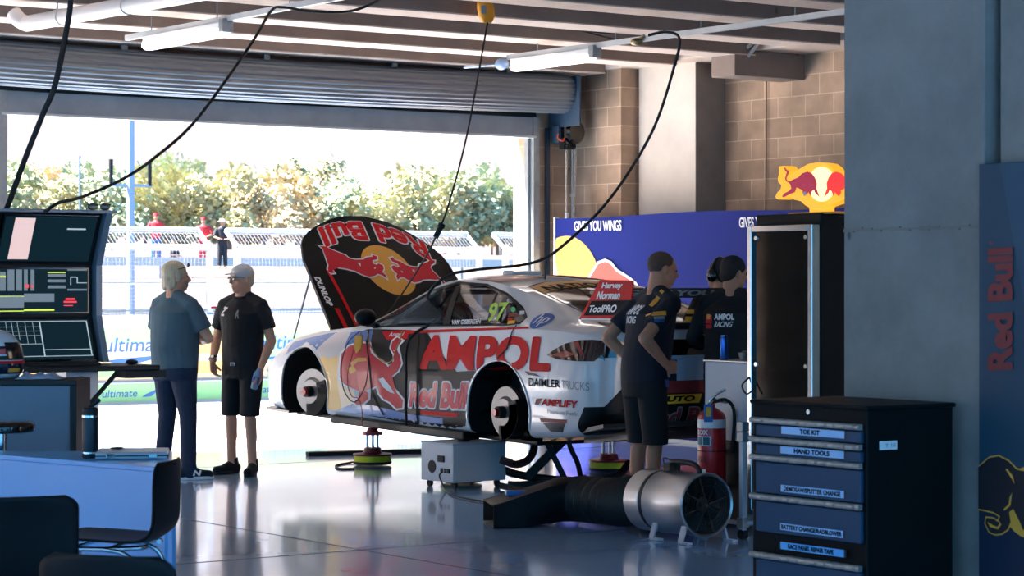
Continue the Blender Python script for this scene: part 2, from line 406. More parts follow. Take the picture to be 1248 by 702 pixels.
# long lintel beam along the right wall and its corbel
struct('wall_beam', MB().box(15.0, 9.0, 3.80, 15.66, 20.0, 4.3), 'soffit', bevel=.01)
struct('wall_corbel', MB().box(14.75, 17.0, 3.55, 15.66, 17.35, 3.80), 'beam_side', bevel=.01)
# ceiling slab on precast beams
struct('ceiling', MB().box(-6.2, 1, 4.25, 16, 20.3, 4.4), 'soffit')
M['roof'] = M['soffit']
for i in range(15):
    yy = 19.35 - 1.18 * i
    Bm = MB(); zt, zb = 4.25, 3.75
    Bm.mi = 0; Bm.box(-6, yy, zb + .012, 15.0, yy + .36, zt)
    Bm.mi = 1; Bm.box(-6, yy - .002, zb, 15.0, yy + .362, zb + .012)  # underside strip coloured paler for the outside light reflected up onto it
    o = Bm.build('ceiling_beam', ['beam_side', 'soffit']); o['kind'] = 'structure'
# near concrete pillar on the right, with casting seam, and the return wall beyond it
NP = MB(); NP.box(7.25, 6.78, 0, 7.9, 7.62, 4.25)
struct('wall_near_pillar', NP, 'concrete', bevel=.008)
SE = MB(); 
for k in range(14): y0 = 6.80 + k * .058; SE.box(7.243, y0, 1.782 + .003 * sin(k * 2.3), 7.251, y0 + .06, 1.795 + .004 * sin(k * 1.7))
struct('trim_6', SE, 'concrete_dark')
struct('wall_near', MB().box(7.30, -1, 0, 7.9, 6.735, 4.25), 'concrete')
struct('trim_7', MB().box(7.36, 6.735, 0, 7.9, 6.78, 4.25), 'concrete_dark')
# pit wall outside, white concrete with sponsor boards
M['pitwall'] = mat('white_pit_wall', 'b9b2b4', .7, var=.03)
PW = MB(); PW.box(-20, 27.8, -.05, 60, 28.05, 1.14); PW.box(-20, 27.66, -.05, 60, 27.8, .27)
struct('wall_pit', PW, 'pitwall', bevel=.01)
# far concrete barrier along the track
FB = MB(); FB.box(-60, 51, 0, 120, 51.3, .85); struct('wall_far_barrier', FB, 'pitwall')

# =====================================================================
# THE CAR  (local frame: y forward from the rear axle, x across, z up)
# =====================================================================
M['carwhite'] = mat('white_car_paint', 'd9dcdd', .22, var=.015, coat=.7)
M['carblack'] = mat('black_car_vinyl', '07090c', .4, coat=.06, spec=.2)
M['lining'] = mat('dark_cabin_lining', '23272c', .7)
M['welldark'] = mat('dark_wheel_well', '0a0d10', .8)
M['cardark'] = mat('carbon_fibre', '121519', .35, coat=.3)
M['carblue'] = mat('blue_car_vinyl', '2f6fb8', .3, coat=.5, var=.15, scale=5)
M['caryellow'] = mat('yellow_car_vinyl', 'f0bf5a', .3, coat=.5, var=.08, scale=4)
M['cargrey'] = mat('pale_grey_car_vinyl', 'cfc9c8', .3, coat=.5)
M['carpeach'] = mat('pale_peach_car_vinyl', 'f0d4b4', .3, coat=.5, var=.05)
M['carred'] = mat('red_car_vinyl', 'd3142c', .35, coat=.15, spec=.3, var=.1, scale=4)
M['tint'] = mat('tinted_glass', '0c1014', .03, trans=.0, alpha=.72, spec=.6)
M['glasshard'] = mat('dark_rear_glass', '090c10', .06, coat=.6)
M['lamp_red'] = mat('smoked_red_lamp', '2a0d10', .08, coat=1)
car = empty('race_car', (10.90, 14.14, .26), (.0206, 0, 0), 'white and black sponsored racing sedan raised on stands, bonnet open, wheels off', 'race car')
ST = [ # y, zbot, wlow, wmid, wbelt, zbelt, wroof, zroofedge, zroofc
 (-1.14, .44, .40, .46, .42, .84, .36, .88, .89),
 (-1.11, .34, .72, .76, .70, .90, .55, .96, .97),
 (-1.02, .26, .86, .885, .81, .94, .62, 1.00, 1.02),
 (-.85, .22, .92, .935, .855, .95, .66, 1.02, 1.04),
 (-.60, .19, .94, .95, .88, .965, .67, 1.045, 1.075),
 (-.20, .17, .94, .95, .885, .97, .645, 1.155, 1.19),
 (.30, .16, .94, .95, .88, .955, .63, 1.265, 1.30),
 (.80, .15, .94, .95, .875, .935, .62, 1.305, 1.345),
 (1.15, .15, .94, .95, .87, .915, .62, 1.285, 1.335),
 (1.45, .15, .94, .95, .87, .90, .64, 1.195, 1.27),
 (1.80, .15, .94, .95, .87, .89, .70, 1.045, 1.13),
 (2.15, .15, .94, .95, .875, .875, .77, .915, .985),
 (2.35, .15, .94, .95, .875, .855, .79, .885, .925),
 (2.82, .15, .945, .955, .865, .80, .78, .835, .875),
 (3.25, .15, .93, .945, .84, .72, .74, .765, .80),
 (3.50, .16, .88, .90, .76, .64, .66, .69, .72),
 (3.66, .18, .76, .79, .62, .56, .52, .60, .63),
 (3.74, .22, .52, .55, .42, .49, .36, .52, .54)]
def car_ring(y):
    zb, wl, wm, wb, zbt, wr, zre, zrc = interp(ST, y)
    side = [Vector((wl - .06, zb)), Vector((wl, zb + .05)), Vector((wm - .008, .40 if y < 3.3 else max(.34, zb + .1))), Vector((wm, min(.58, (zbt + zb) * .62))), Vector((wm - .012, min(.74, zbt - .1))), Vector((wb, zbt))]
    def cr(P, n):
        Q = [2 * P[0] - P[1]] + P + [2 * P[-1] - P[-2]]; out = []
        for i in range(1, len(Q) - 2):
            for k in range(n):
                t = k / n; a, b, c, d = Q[i - 1:i + 3]; out.append(.5 * ((2 * b) + (c - a) * t + (2 * a - 5 * b + 4 * c - d) * t * t + (3 * b - a - 3 * c + d) * t ** 3))
        return out
    pts = [Vector((x * (wl - .06) / 3, zb)) for x in range(3)] + cr(side, 3) + [Vector((wb, zbt))]
    g0 = Vector((wb - .02, zbt + .015)); g1 = Vector((wr, zre))
    for k in range(0, 7):
        t = k / 6; q = g0.lerp(g1, t); q.x += .02 * sin(pi * t); pts.append(q)
    for k in range(1, 9):
        t = k / 8; pts.append(Vector((wr * (1 - t), zre + (zrc - zre) * (1 - (1 - t) ** 2.2))))
    full = [Vector((-p.x, y, p.y)) for p in pts]
    full += [Vector((p.x, y, p.y)) for p in reversed(pts[1:-1])]
    return full
ys = []
y = -1.14
while y < 3.741:
    ys.append(y); y += .02 if (y < -1.0 or y > 3.55) else .055
if ys[-1] < 3.74: ys.append(3.74)
body_mb = MB(); body_mb.rings([car_ring(y) for y in ys])
body0 = bpy.data.objects.new('tmpbody', body_mb.mesh('b', 33)); COL.objects.link(body0)
cut = MB()
WH = [(2.82, .32, .385), (0.0, .32, .40)]
for (wy, wz, R) in WH:
    for sx in (-1, 1): cut.cyl((sx * .62, wy, wz), (sx * 1.1, wy, wz), R, n=48)
    for sx in (-1, 1): cut.box(min(sx * .62, sx * 1.1), wy - R * .985, 0, max(sx * .62, sx * 1.1), wy + R * .985, wz - .04) if False else None
cobj = bpy.data.objects.new('tmpcut', cut.mesh('c')); COL.objects.link(cobj)
md = body0.modifiers.new('b', 'BOOLEAN'); md.operation = 'DIFFERENCE'; md.object = cobj; md.solver = 'EXACT'
dg = bpy.context.evaluated_depsgraph_get(); dg.update(); bme = bpy.data.meshes.new_from_object(body0.evaluated_get(dg))
bpy.data.objects.remove(body0); bpy.data.objects.remove(cobj)
bm = bmesh.new(); bm.from_mesh(bme)
def inpoly(p, poly):
    c = False; n = len(poly); x, y = p
    for i in range(n):
        x1, y1 = poly[i]; x2, y2 = poly[i - 1]
        if (y1 > y) != (y2 > y) and x < (x2 - x1) * (y - y1) / (y2 - y1 + 1e-12) + x1: c = not c
    return c
def paint(poly, mi, ax, sel):
    """cut the panel along the outline and give the enclosed faces a material"""
    i0, i1 = {'x': (1, 2), 'z': (0, 1), 'y': (0, 2)}[ax]
    lo = (min(p[0] for p in poly), min(p[1] for p in poly)); hi = (max(p[0] for p in poly), max(p[1] for p in poly))
    for i in range(len(poly)):
        a, b2 = Vector(poly[i]), Vector(poly[(i + 1) % len(poly)]); d = (b2 - a).normalized(); nn = Vector((-d.y, d.x))
        co = Vector((0, 0, 0)); co[i0] = a.x; co[i1] = a.y; no = Vector((0, 0, 0)); no[i0] = nn.x; no[i1] = nn.y
        fs = []
        slo = (min(a.x, b2.x) - .01, min(a.y, b2.y) - .01); shi = (max(a.x, b2.x) + .01, max(a.y, b2.y) + .01)
        for f in bm.faces:
            if not sel(f): continue
            v0 = [v.co[i0] for v in f.verts]; v1 = [v.co[i1] for v in f.verts]
            if max(v0) < slo[0] or min(v0) > shi[0] or max(v1) < slo[1] or min(v1) > shi[1]: continue
            fs.append(f)
        geom = set(fs)
        for f in fs: geom.update(f.edges); geom.update(f.verts)
        if fs: bmesh.ops.bisect_plane(bm, geom=list(geom), plane_co=co, plane_no=no, dist=1e-5)
    for f in bm.faces:
        if sel(f):
            c = f.calc_center_median()
            if inpoly((c[i0], c[i1]), poly): f.material_index = mi
for f in bm.faces:
    c = f.calc_center_median()
    for (wy, wz, R) in WH:
        if (abs(c.x) < .625 + .32 and (c.y - wy) ** 2 + (c.z - wz) ** 2 <= (R * 1.003) ** 2 and abs(c.x) > .55): f.material_index = 1
left = lambda f: f.calc_center_median().x < -.3 and f.material_index in (0, 3, 4)
right = lambda f: f.calc_center_median().x > .3 and f.material_index in (0, 3, 4)
SIDEWIN = [(1.985, .905), (1.66, 1.07), (1.33, 1.205), (1.0, 1.272), (.6, 1.262), (.28, 1.20), (-.02, 1.10), (-.14, 1.04), (-.13, 1.015), (.05, .995), (.8, .965)]
trim = offset_poly(SIDEWIN, .018)
top = lambda f: f.calc_center_median().z > .5 and f.normal.z > .1 and f.material_index in (0, 3, 4)
REARWIN = [(-.50, -.66), (.50, -.66), (.53, -.2), (.50, .22), (.3, .31), (0, .335), (-.3, .31), (-.50, .22), (-.53, -.2)]
FRONTWIN = [(-.60, 1.40), (.60, 1.40), (.72, 2.15), (.4, 2.27), (0, 2.31), (-.4, 2.27), (-.72, 2.15)]
HOODP = [(-.66, 2.42), (.66, 2.42), (.63, 3.2), (.45, 3.55), (0, 3.62), (-.45, 3.55), (-.63, 3.2)]
paint(trim, 3, 'x', left); paint(trim, 3, 'x', right)
paint(SIDEWIN, 4, 'x', left); paint(SIDEWIN, 4, 'x', right)
paint(offset_poly(REARWIN, .02), 3, 'z', top); paint(REARWIN, 5, 'z', top); paint(FRONTWIN, 4, 'z', top); paint(HOODP, 1, 'z', top)
rearf = lambda f: f.calc_center_median().y < -.55 and f.material_index in (0, 3)
# black lower bumper / diffuser, wrapping round the corners
paint([(-1.3, .2), (-.93, .2), (-.93, .32), (-.985, .44), (-1.3, .46)], 3, 'x', rearf)
paint([(-.80, .2), (.80, .2), (.80, .45), (.64, .60), (-.64, .60), (-.80, .45)], 3, 'y', lambda f: rearf(f) and f.calc_center_median().y < -1.02)
tree = BVHTree.FromBMesh(bm)
# windows -> own meshes
wf = {4: [], 5: []}
for f in bm.faces:
    if f.material_index in wf: wf[f.material_index].append(f)
def faces_mb(fs):
    mb = MB(); idx = {}
    for f in fs:
        ids = []
        for v in f.verts:
            if v.index not in idx: idx[v.index] = len(mb.v); mb.v.append(v.co.copy())
            ids.append(idx[v.index])
        mb.f.append(ids); mb.m.append(0)
    return mb
bm.verts.index_update()
grp = {'side_window': [f for f in wf[4] if f.calc_center_median().x < -.3 and f.calc_center_median().y < 2 and abs(f.normal.x) > .5],
       'far_window': [f for f in wf[4] if f.calc_center_median().x > .3 and f.calc_center_median().y < 2 and abs(f.normal.x) > .5]}
s_ = set(grp['side_window']) | set(grp['far_window']); grp['windscreen'] = [f for f in wf[4] if f not in s_]; grp['rear_window'] = wf[5]
gm = {k: faces_mb(v) for k, v in grp.items() if v}
bmesh.ops.delete(bm, geom=wf[4] + wf[5], context='FACES')
for f in bm.faces: f.smooth = True
for e in bm.edges:
    if len(e.link_faces) == 2 and e.calc_face_angle(0) > radians(38): e.smooth = False
me = bpy.data.meshes.new('body'); bm.to_mesh(me); bm.free()
body = bpy.data.objects.new('body_shell', me); COL.objects.link(body); body.parent = car
for k in ('carwhite', 'welldark', 'lining', 'carblack'): me.materials.append(M[k])
sm = body.modifiers.new('s', 'SOLIDIFY'); sm.thickness = .02; sm.offset = -1; sm.material_offset = 2
for k, mb in gm.items(): mb.build(k.replace('far_window', 'side_window'), 'glasshard' if k == 'rear_window' else 'tint', car, smooth=60)

def C0(px, py, X=9.97):
    p = on_x(px, py, X); yl = p.y - 14.14; return (yl, p.z - .26 - .0206 * yl)
CMI = mtx(car).inverted(); CO = CMI @ Vector((0, 0, CAMH))
def C(px, py, X=9.97):
    """measured point on the flank itself"""
    d = (CMI.to_3x3() @ rd(px, py)).normalized(); h = tree.ray_cast(CO, d)
    if h[0] is not None and h[0].x < -.60 and abs(h[1].x) > .35: return (h[0].y, h[0].z)
    return C0(px, py, X)
def refine(mb_v, mb_f, L):
    b2 = bmesh.new(); vs = [b2.verts.new(v) for v in mb_v]
    for f in mb_f:
        try: b2.faces.new([vs[i] for i in f])
        except ValueError: pass
    bmesh.ops.triangulate(b2, faces=b2.faces)
    for _ in range(5):
        es = [e for e in b2.edges if e.calc_length() > L]
        if not es: break
        bmesh.ops.subdivide_edges(b2, edges=es, cuts=1); bmesh.ops.triangulate(b2, faces=b2.faces)
    b2.verts.index_update(); V = [v.co.copy() for v in b2.verts]; Fc = [tuple(v.index for v in f.verts) for f in b2.faces]; b2.free(); return V, Fc
def side_decal(pts2, faces, lift, m, name='livery_graphic', sx=-1, L=.07):
    """wrap flat artwork (y,z) onto the flank"""
    V, Fc = refine([(0, p[0], p[1]) for p in pts2], faces, L); out = []; ok = []
    for v in V:
        h = tree.ray_cast(Vector((sx * 2, v.y, v.z)), Vector((-sx, 0, 0)), 2.2)
        good = h[0] is not None and h[0].x * sx > .45
        out.append(Vector((h[0].x + sx * lift, v.y, v.z)) if good else Vector((sx * .95, v.y, v.z))); ok.append(good)
    mb = MB(); mb.v = out; mb.f = [f for f in Fc if all(ok[i] for i in f)]; mb.m = [0] * len(mb.f)
    return mb.build(name, m, body, smooth=80, fix=False)
def top_decal(pts2, faces, lift, m, name='livery_graphic'):
    V, Fc = refine([(p[0], p[1], 0) for p in pts2], faces, .07); out = []; ok = []
    for v in V:
        h = tree.ray_cast(Vector((v.x, v.y, 3)), Vector((0, 0, -1)), 3); g_ = h[0] is not None and h[0].z > .6
        out.append(h[0] + h[1] * lift if g_ else Vector((v.x, v.y, 1))); ok.append(g_)
    mb = MB(); mb.v = out; mb.f = [f for f in Fc if all(ok[i] for i in f)]; mb.m = [0] * len(mb.f)
    return mb.build(name, m, body, smooth=80, fix=False)
def rear_decal(pts2, faces, lift, m, name='livery_graphic'):
    V, Fc = refine([(p[0], 0, p[1]) for p in pts2], faces, .07); out = []; ok = []
    for v in V:
        h = tree.ray_cast(Vector((v.x, -3, v.z)), Vector((0, 1, 0)), 3); g_ = h[0] is not None and h[0].y < -.5
        out.append(h[0] + h[1] * lift if g_ else Vector((v.x, -1, v.z))); ok.append(g_)
    mb = MB(); mb.v = out; mb.f = [f for f in Fc if all(ok[i] for i in f)]; mb.m = [0] * len(mb.f)
    return mb.build(name, m, body, smooth=80, fix=False)
def sp(px_pts, lift, m, X=9.97, name='livery_graphic'):
    P = [C(x, y, X) for x, y in px_pts]; return side_decal(P, [tuple(range(len(P)))], lift, m, name)
def st(s, px_quad, lift, m, bold=0, shear=0, X=9.97, spacing=1.0, name='sponsor_lettering', L=.07):
    v, f, a = text2d(s, bold, shear, spacing); q = [C(x, y, X) for x, y in px_quad]; mp = quad_map(*[(a_, b_, 0) for a_, b_ in q])
    return side_decal([tuple(mp(x, y)[:2]) for x, y in v], f, lift, m, name, L=L)
# --- livery, left flank ---
sp([(449, 401), (500, 402), (521, 405), (500, 445), (500, 458), (553, 458), (557, 453), (585, 451), (566, 529), (430, 503), (424, 470), (420, 430), (430, 408)], .003, 'carblack')
sp([(348, 432), (358, 417), (380, 411), (402, 406), (412, 405), (384, 431), (376, 425), (367, 422), (356, 427)], .003, 'carblue')
sp([(384, 431), (397, 418), (409, 406), (428, 405), (419, 431), (402, 437)], .0034, 'cargrey')
sp([(383, 431), (402, 437), (419, 431), (417, 470), (425, 500), (400, 500), (394, 470), (391, 448)], .0032, 'caryellow')
sp([(412, 434), (424, 430), (432, 470), (440, 503), (418, 500), (412, 470)], .0038, 'carpeach')
sp([(428, 405), (455, 402), (452, 424), (440, 418), (425, 432), (419, 431)], .0040, 'carblue')
sp([(412, 500), (430, 492), (455, 494), (500, 505), (540, 510), (540, 517), (440, 505)], .0042, 'carblue')
BB = [(415, 448), (417, 431), (426, 422), (440, 418), (451, 419), (453, 430), (461, 437), (471, 444), (477, 451), (474, 458), (476, 468), (484, 478), (492, 488), (491, 497), (484, 498), (476, 490), (468, 486), (463, 480), (460, 470), (452, 474), (446, 476), (450, 479), (450, 486), (443, 492), (436, 494), (432, 490), (440, 484), (443, 478), (432, 474), (420, 468), (415, 460)]
TAIL = [(472, 449), (480, 446), (483, 441), (481, 432), (477, 424), (479, 416), (485, 411), (491, 415), (486, 419), (484, 424), (488, 433), (490, 443), (486, 452), (479, 458), (473, 460)]
sp(offset_poly(BB, 2.2), .0052, 'whitetext'); sp(offset_poly(TAIL, 1.8), .0054, 'whitetext')
sp(BB, .0066, 'carred'); sp(TAIL, .0068, 'carred')
sp([(428, 442), (437, 436), (447, 436), (448, 440), (437, 441), (430, 447)], .0078, 'amber'); sp([(462, 462), (468, 460), (476, 470), (482, 480), (476, 478), (468, 472)], .0078, 'whitetext'); sp([(424, 448), (432, 446), (436, 452), (428, 456)], .0078, 'amber')
# red belt stripe and number panel
sp([(497, 403), (560, 400.5), (645, 398), (645, 400.5), (560, 404), (524, 405.5), (496, 407)], .0045, 'redtext')
sp([(466, 404), (500, 402), (497, 413), (472, 414)], .0048, 'redtext')
st('Ampol', [(475, 405), (494, 404.5), (492, 411), (474, 411.5)], .006, 'whitetext', .02, .3)
AMPQ = [(513, 407.5), (672, 410), (672, 453.5), (513, 450.5)]
st('AMPOL', AMPQ, .006, 'redtext', .062, .12, spacing=1.05, L=.09)
# grey strokes under the white field, Red Bull lettering in white outline + red
sp([(508, 449), (536, 450), (534, 453), (507, 452.5)], .005, 'blacktext')
RBQ = [(501, 466), (572, 466), (568, 499), (499, 496)]
st('Red Bull', [(499, 464), (574, 464), (570, 501.5), (497, 498)], .0055, 'whitetext', .13, .05, L=.09)
st('Red Bull', RBQ, .0075, 'carred', .06, .05, L=.09)
sp([(512, 500), (560, 503.5), (558, 508), (514, 505)], .0055, 'redtext')
st('DAIMLER', [(645, 460.5), (683, 463), (683, 472.5), (645, 470.5)], .005, 'blacktext', .015, 0)
st('TRUCKS', [(685, 463), (719, 466.5), (719, 476.5), (685, 473)], .005, 'greytext', .0, 0)
st('AMPLIFY', [(661, 485.5), (705, 488.5), (705, 497.5), (660, 494)], .005, 'redtext', .05, .1)
sp([(654.5, 486), (661, 485.5), (657.5, 493), (652, 493)], .005, 'darkred')
st('Premium Fuels', [(668, 498), (704, 502), (704, 507), (668, 503.5)], .005, 'greytext', .01, 0)
sp([(658, 509.5), (692, 511.5), (691, 516), (660, 514)], .005, 'darkred')
sp([(662, 515), (690, 516), (687, 527), (672, 526)], .005, 'navy')
sp([(640, 452), (652, 455), (660, 459), (644, 457)], .005, 'navy')
# hp-style round badge on the rear quarter and class stickers
ell2 = lambda cx, cy, rx, ry, n=28: [(cx + rx * cos(2 * pi * k / n), cy + ry * sin(2 * pi * k / n)) for k in range(n)]
def tdecal(px, py, pts, faces, lift, m, name):
    """flat sticker laid on the panel under a measured point"""
    Mi = mtx(car).inverted(); o = Mi @ Vector((0, 0, CAMH)); d = (Mi.to_3x3() @ rd(px, py)).normalized(); h = tree.ray_cast(o, d)
    n = h[1] if h[1].dot(d) < 0 else -h[1]; v = (Vector((0, 0, 1)) - n * n.z).normalized(); u = v.cross(n).normalized()
    V, Fc = refine([(p[0], p[1], 0) for p in pts], faces, .03); out = []
    for p in V:
        q = h[0] + u * p.x + v * p.y; g = tree.ray_cast(q + n * .1, -n, .25); out.append((g[0] if g[0] is not None else q) + n * lift)
    mb = MB(); mb.v = out; mb.f = Fc; mb.m = [0] * len(Fc); return mb.build(name, m, body, smooth=80, fix=False)
tdecal(660.5, 391, [(.105 * cos(2 * pi * k / 32), .095 * sin(2 * pi * k / 32)) for k in range(32)], [tuple(range(32))], .004, 'blue', 'round_badge')
v_, f_, a_ = text2d('hp', .02, .25); tdecal(660.5, 391, [(-.07 + .14 * x, -.075 + .15 * y) for x, y in v_], f_, .007, 'whitetext', 'badge_lettering')
# window numbers, name and small stickers (on the side glass)
M['lime'] = mat('lime_number_vinyl', 'b9e04e', .5)
st('97', [(599, 369), (621, 368), (616, 391), (595, 392)], .006, 'lime', .035, .15, X=10.14, name='race_number')
st('VAN GISBERGEN', [(552, 390), (587, 388.5), (586, 394.5), (551, 395.5)], .006, 'whitetext', .03, 0, X=10.12, name='sponsor_lettering')
sp(ell2(626, 377, 3, 3.3), .006, 'green', X=10.15); sp([(621, 382), (632, 382), (632, 386), (620, 386)], .006, 'darkred', X=10.13); sp([(634, 379), (640, 378.5), (640, 383), (634, 383.5)], .006, 'whitetext', X=10.13)
sp([(620, 391), (629, 390), (628, 394), (619, 395)], .006, 'yellow', X=10.12); sp([(620, 387.5), (626, 387.5), (625, 390.3), (619, 390.5)], .006, 'redtext', X=10.12)
# pillars between the side windows
sp([(541, 395), (557, 349), (563, 348.5), (549, 395)], .006, 'carblack', X=10.17, name='door_pillar')
sp([(594, 393), (606, 356), (608, 357), (597, 393)], .006, 'carblack', X=10.17, name='door_pillar'); sp([(618, 393), (626, 366), (628, 367), (621, 393)], .006, 'carblack', X=10.17, name='door_pillar')
# door gaps
M['gap'] = mat('panel_gap', '050608', .8)
for pts in ([(511, 405), (512.5, 405), (511, 440), (509.5, 505), (512, 515), (510, 515), (508, 505), (509, 440)], [(450, 402), (451.5, 402), (452, 440), (455, 480), (470, 506), (468, 506), (453.5, 480), (450.5, 440)], [(630, 396), (631.5, 396), (620, 425), (598, 448), (596, 448), (618, 425)]):
    sp(pts, .0095, 'gap', name='panel_gap')
# --- roof and rear glass graphics ---
M['rooforange'] = mat('rust_orange_vinyl', 'b3573b', .35, coat=.4)
top_decal([(-.58, .9), (-.25, .95), (-.1, .6), (-.35, .42), (-.60, .5)], [(0, 1, 2, 3, 4)], .003, 'rooforange'); top_decal([(.05, .9), (.55, .9), (.5, .5), (.15, .5)], [(0, 1, 2, 3)], .003, 'darkred')
top_decal([(-.52, .20), (-.3, .30), (0, .325), (.3, .30), (.52, .20), (.535, .0), (.3, .085), (0, .11), (-.3, .085), (-.535, .0)], [(0, 1, 8, 9), (1, 2, 7, 8), (2, 3, 6, 7), (3, 4, 5, 6)], .004, 'amber', name='sunstrip')
v_, f_, a_ = text2d('NATIONAL', .06, 0, 1.1)
top_decal([(-.46 + .92 * x, .005 + .04 * sin(pi * x) * 1.6 + (.03 + y * .13)) for x, y in v_], f_, .007, 'blacktext', name='sponsor_lettering')
# --- rear end ---
TL = [(-.90, .875), (-.80, .90), (-.55, .885), (-.50, .80), (-.80, .775), (-.92, .80)]
sp([(667, 433), (676, 426), (690, 418.5), (706, 414.5), (722, 414), (738, 415), (738, 440), (722, 440.5), (700, 440), (680, 438)], .006, 'lamp_red', X=10.0, name='tail_lamp')
M['lampglow'] = mat('red_lamp_reflector', '8e1d1d', .2, coat=1)
sp([(700, 417), (706, 416), (713, 434), (709, 434)], .009, 'lampglow', X=10.0, name='tail_lamp_reflector'); sp([(673, 433), (690, 427), (703, 432), (690, 436)], .009, 'lampglow', X=10.0, name='tail_lamp_reflector')
rear_decal([(-.78, .90), (-.42, .915), (.42, .915), (.78, .90), (.80, .79), (.42, .80), (-.42, .80), (-.80, .79)], [(0, 1, 6, 7), (1, 2, 5, 6), (2, 3, 4, 5)], .005, 'lamp_red', name='tail_lamp')
M['paleblue'] = mat('pale_blue_vinyl', '9fb9cf', .4)
rear_decal([(-.40, .795), (.42, .795), (.40, .56), (-.36, .56)], [(0, 1, 2, 3)], .005, 'paleblue')
for (x0, z0) in ((-.30, .70), (-.30, .60), (.1, .68)): rear_decal([(x0, z0), (x0 + .11, z0), (x0 + .11, z0 + .07), (x0, z0 + .07)], [(0, 1, 2, 3)], .008, 'navy')
rear_decal([(-.38, .53), (.16, .53), (.20, .62), (-.34, .62)], [(0, 1, 2, 3)], .010, 'darkred')
rear_decal([(-.46, .455), (.02, .455), (.05, .52), (-.44, .52)], [(0, 1, 2, 3)], .010, 'yellow', name='number_plate')
v_, f_, a_ = text2d('AUTO', .06, .2, 1.0); rear_decal([(-.38 + .36 * x, .468 + .042 * y) for x, y in v_], f_, .013, 'blacktext', name='sponsor_lettering')
v_, f_, a_ = text2d('Red Bull', .09, .0, 1.0); rear_decal([(-.47 + .72 * x, .29 + .145 * y) for x, y in v_], f_, .010, 'greytext', name='sponsor_lettering')
v_, f_, a_ = text2d('Red Bull', .04, .0, 1.0); rear_decal([(-.46 + .70 * x, .30 + .125 * y) for x, y in v_], f_, .013, 'darkred', name='sponsor_lettering')
# underbody: side skirt, splitter, diffuser, tow strap
U = MB(); U.box(-.955, .44, .10, -.80, 2.38, .165); U.box(.80, .44, .10, .955, 2.38, .165); U.box(-.80, -.3, .11, .80, 3.2, .15)
U.build('side_skirt', 'carblack', car, bevel=.012)
U = MB(); U.prism([(-.93, 3.1, .13), (-.90, 3.55, .13), (-.6, 3.82, .13), (0, 3.9, .13), (.6, 3.82, .13), (.90, 3.55, .13), (.93, 3.1, .13)], (0, 0, .025))
U.build('front_splitter', 'cardark', car, bevel=.004)
D_ = MB(); D_.prism([(-.9, -.5, .16), (-.86, -1.16, .30), (.86, -1.16, .30), (.9, -.5, .16)], (0, 0, .03))
for k in range(5): x = -.6 + .3 * k; D_.prism([(x, -.6, .14), (x, -1.18, .22), (x, -1.18, .33), (x, -.6, .2)], (.012, 0, 0))
D_.build('diffuser', 'cardark', car)
st('Harvey Norman', [(474, 516), (512, 519), (511, 525), (474, 522)], .012, 'whitetext', .03, .1, X=9.94)
# brake assemblies
M['disc'] = mat('machined_brake_disc', '8f8d8b', .4, .7, var=.1, scale=12)
def hub(wy, sx, wz):
    d = MB(); OX = .12
    prof = [(.06, 0), (.19, 0), (.19, .03), (.06, .03)]
    d.lathe([(.001, 0), (.19, 0), (.19, .035), (.12, .035), (.10, .06), (.001, .06)], (sx * .84, wy, wz), 40, 'x') if sx > 0 else d.lathe([(.001, 0), (.19, 0), (.19, -.035), (.12, -.035), (.10, -.06), (.001, -.06)], (sx * .84, wy, wz), 40, 'x')
    o = d.build('brake_disc', 'disc', car, smooth=35)
    c_ = MB()
    for k in range(12):
        a = radians(-85 + k * 9.5) + (0 if True else 0); r = .150
        c_.cbox((sx * .86, wy - r * cos(a) * 1.0 - .0, wz + r * sin(a)), (.11, .10, .085), Matrix.Rotation(-a, 3, 'X'))
    c_.build('brake_caliper', 'black', o, smooth=40)
    h_ = MB(); h_.cyl((sx * .86, wy, wz), (sx * .955, wy, wz), .045, n=18); h_.build('wheel_spindle', 'black', o, smooth=40)
    h_ = MB(); h_.lathe([(.001, 0), (.028, 0), (.032, sx * .012), (.028, sx * .03), (.001, sx * .03)], (sx * .955, wy, wz), 18, 'x'); h_.build('spindle_nut', 'red', o, smooth=40)
    a_ = MB(); a_.cyl((sx * .84, wy, wz), (sx * .35, wy, wz + .02), .04, n=12); a_.cyl((sx * .68, wy + .05, wz + .15), (sx * .60, wy + .02, wz + .5), .03, n=12); a_.beam((sx * .70, wy, wz - .13), (sx * .3, wy + .2, wz - .12), .05, .03)
    a_.build('suspension_arm', 'cardark', o, smooth=40)
    if wy > 2: c0 = Vector((sx * .82, wy, wz)); o.matrix_local = Matrix.Translation(c0) @ Matrix.Rotation(radians(14), 4, 'Z') @ Matrix.Translation(-c0)
for wy, wz in ((2.82, .33), (0, .34)):
    for sx in (-1, 1): hub(wy, sx, wz)
# white arch lip
for wy, wz, R in WH:
    L_ = MB(); path = []
    for k in range(33):
        a = radians(-18 + 216 * k / 32); yy, zz = wy + cos(a) * (R + .004), wz + sin(a) * (R + .004)
        h = tree.ray_cast(Vector((-2, wy + cos(a) * (R + .03), wz + sin(a) * (R + .03))), Vector((1, 0, 0)), 2)
        path.append((h[0].x - .002 if h[0] is not None and h[0].x < -.7 else -.93, yy, zz))
    L_.tube(path, .009, 6); L_.build('arch_lip', 'carwhite', car, smooth=60)
# mirror
mr_ = MB(); mr_.ell((-.985, 1.80, .985), (.095, .065, .072), n=16, k=10); mr_.build('door_mirror', 'carblack', car, smooth=80)
mr_ = MB(); mr_.beam((-.90, 1.83, .93), (-.84, 1.85, .90), .05, .03); mr_.build('mirror_arm', 'carblack', car)
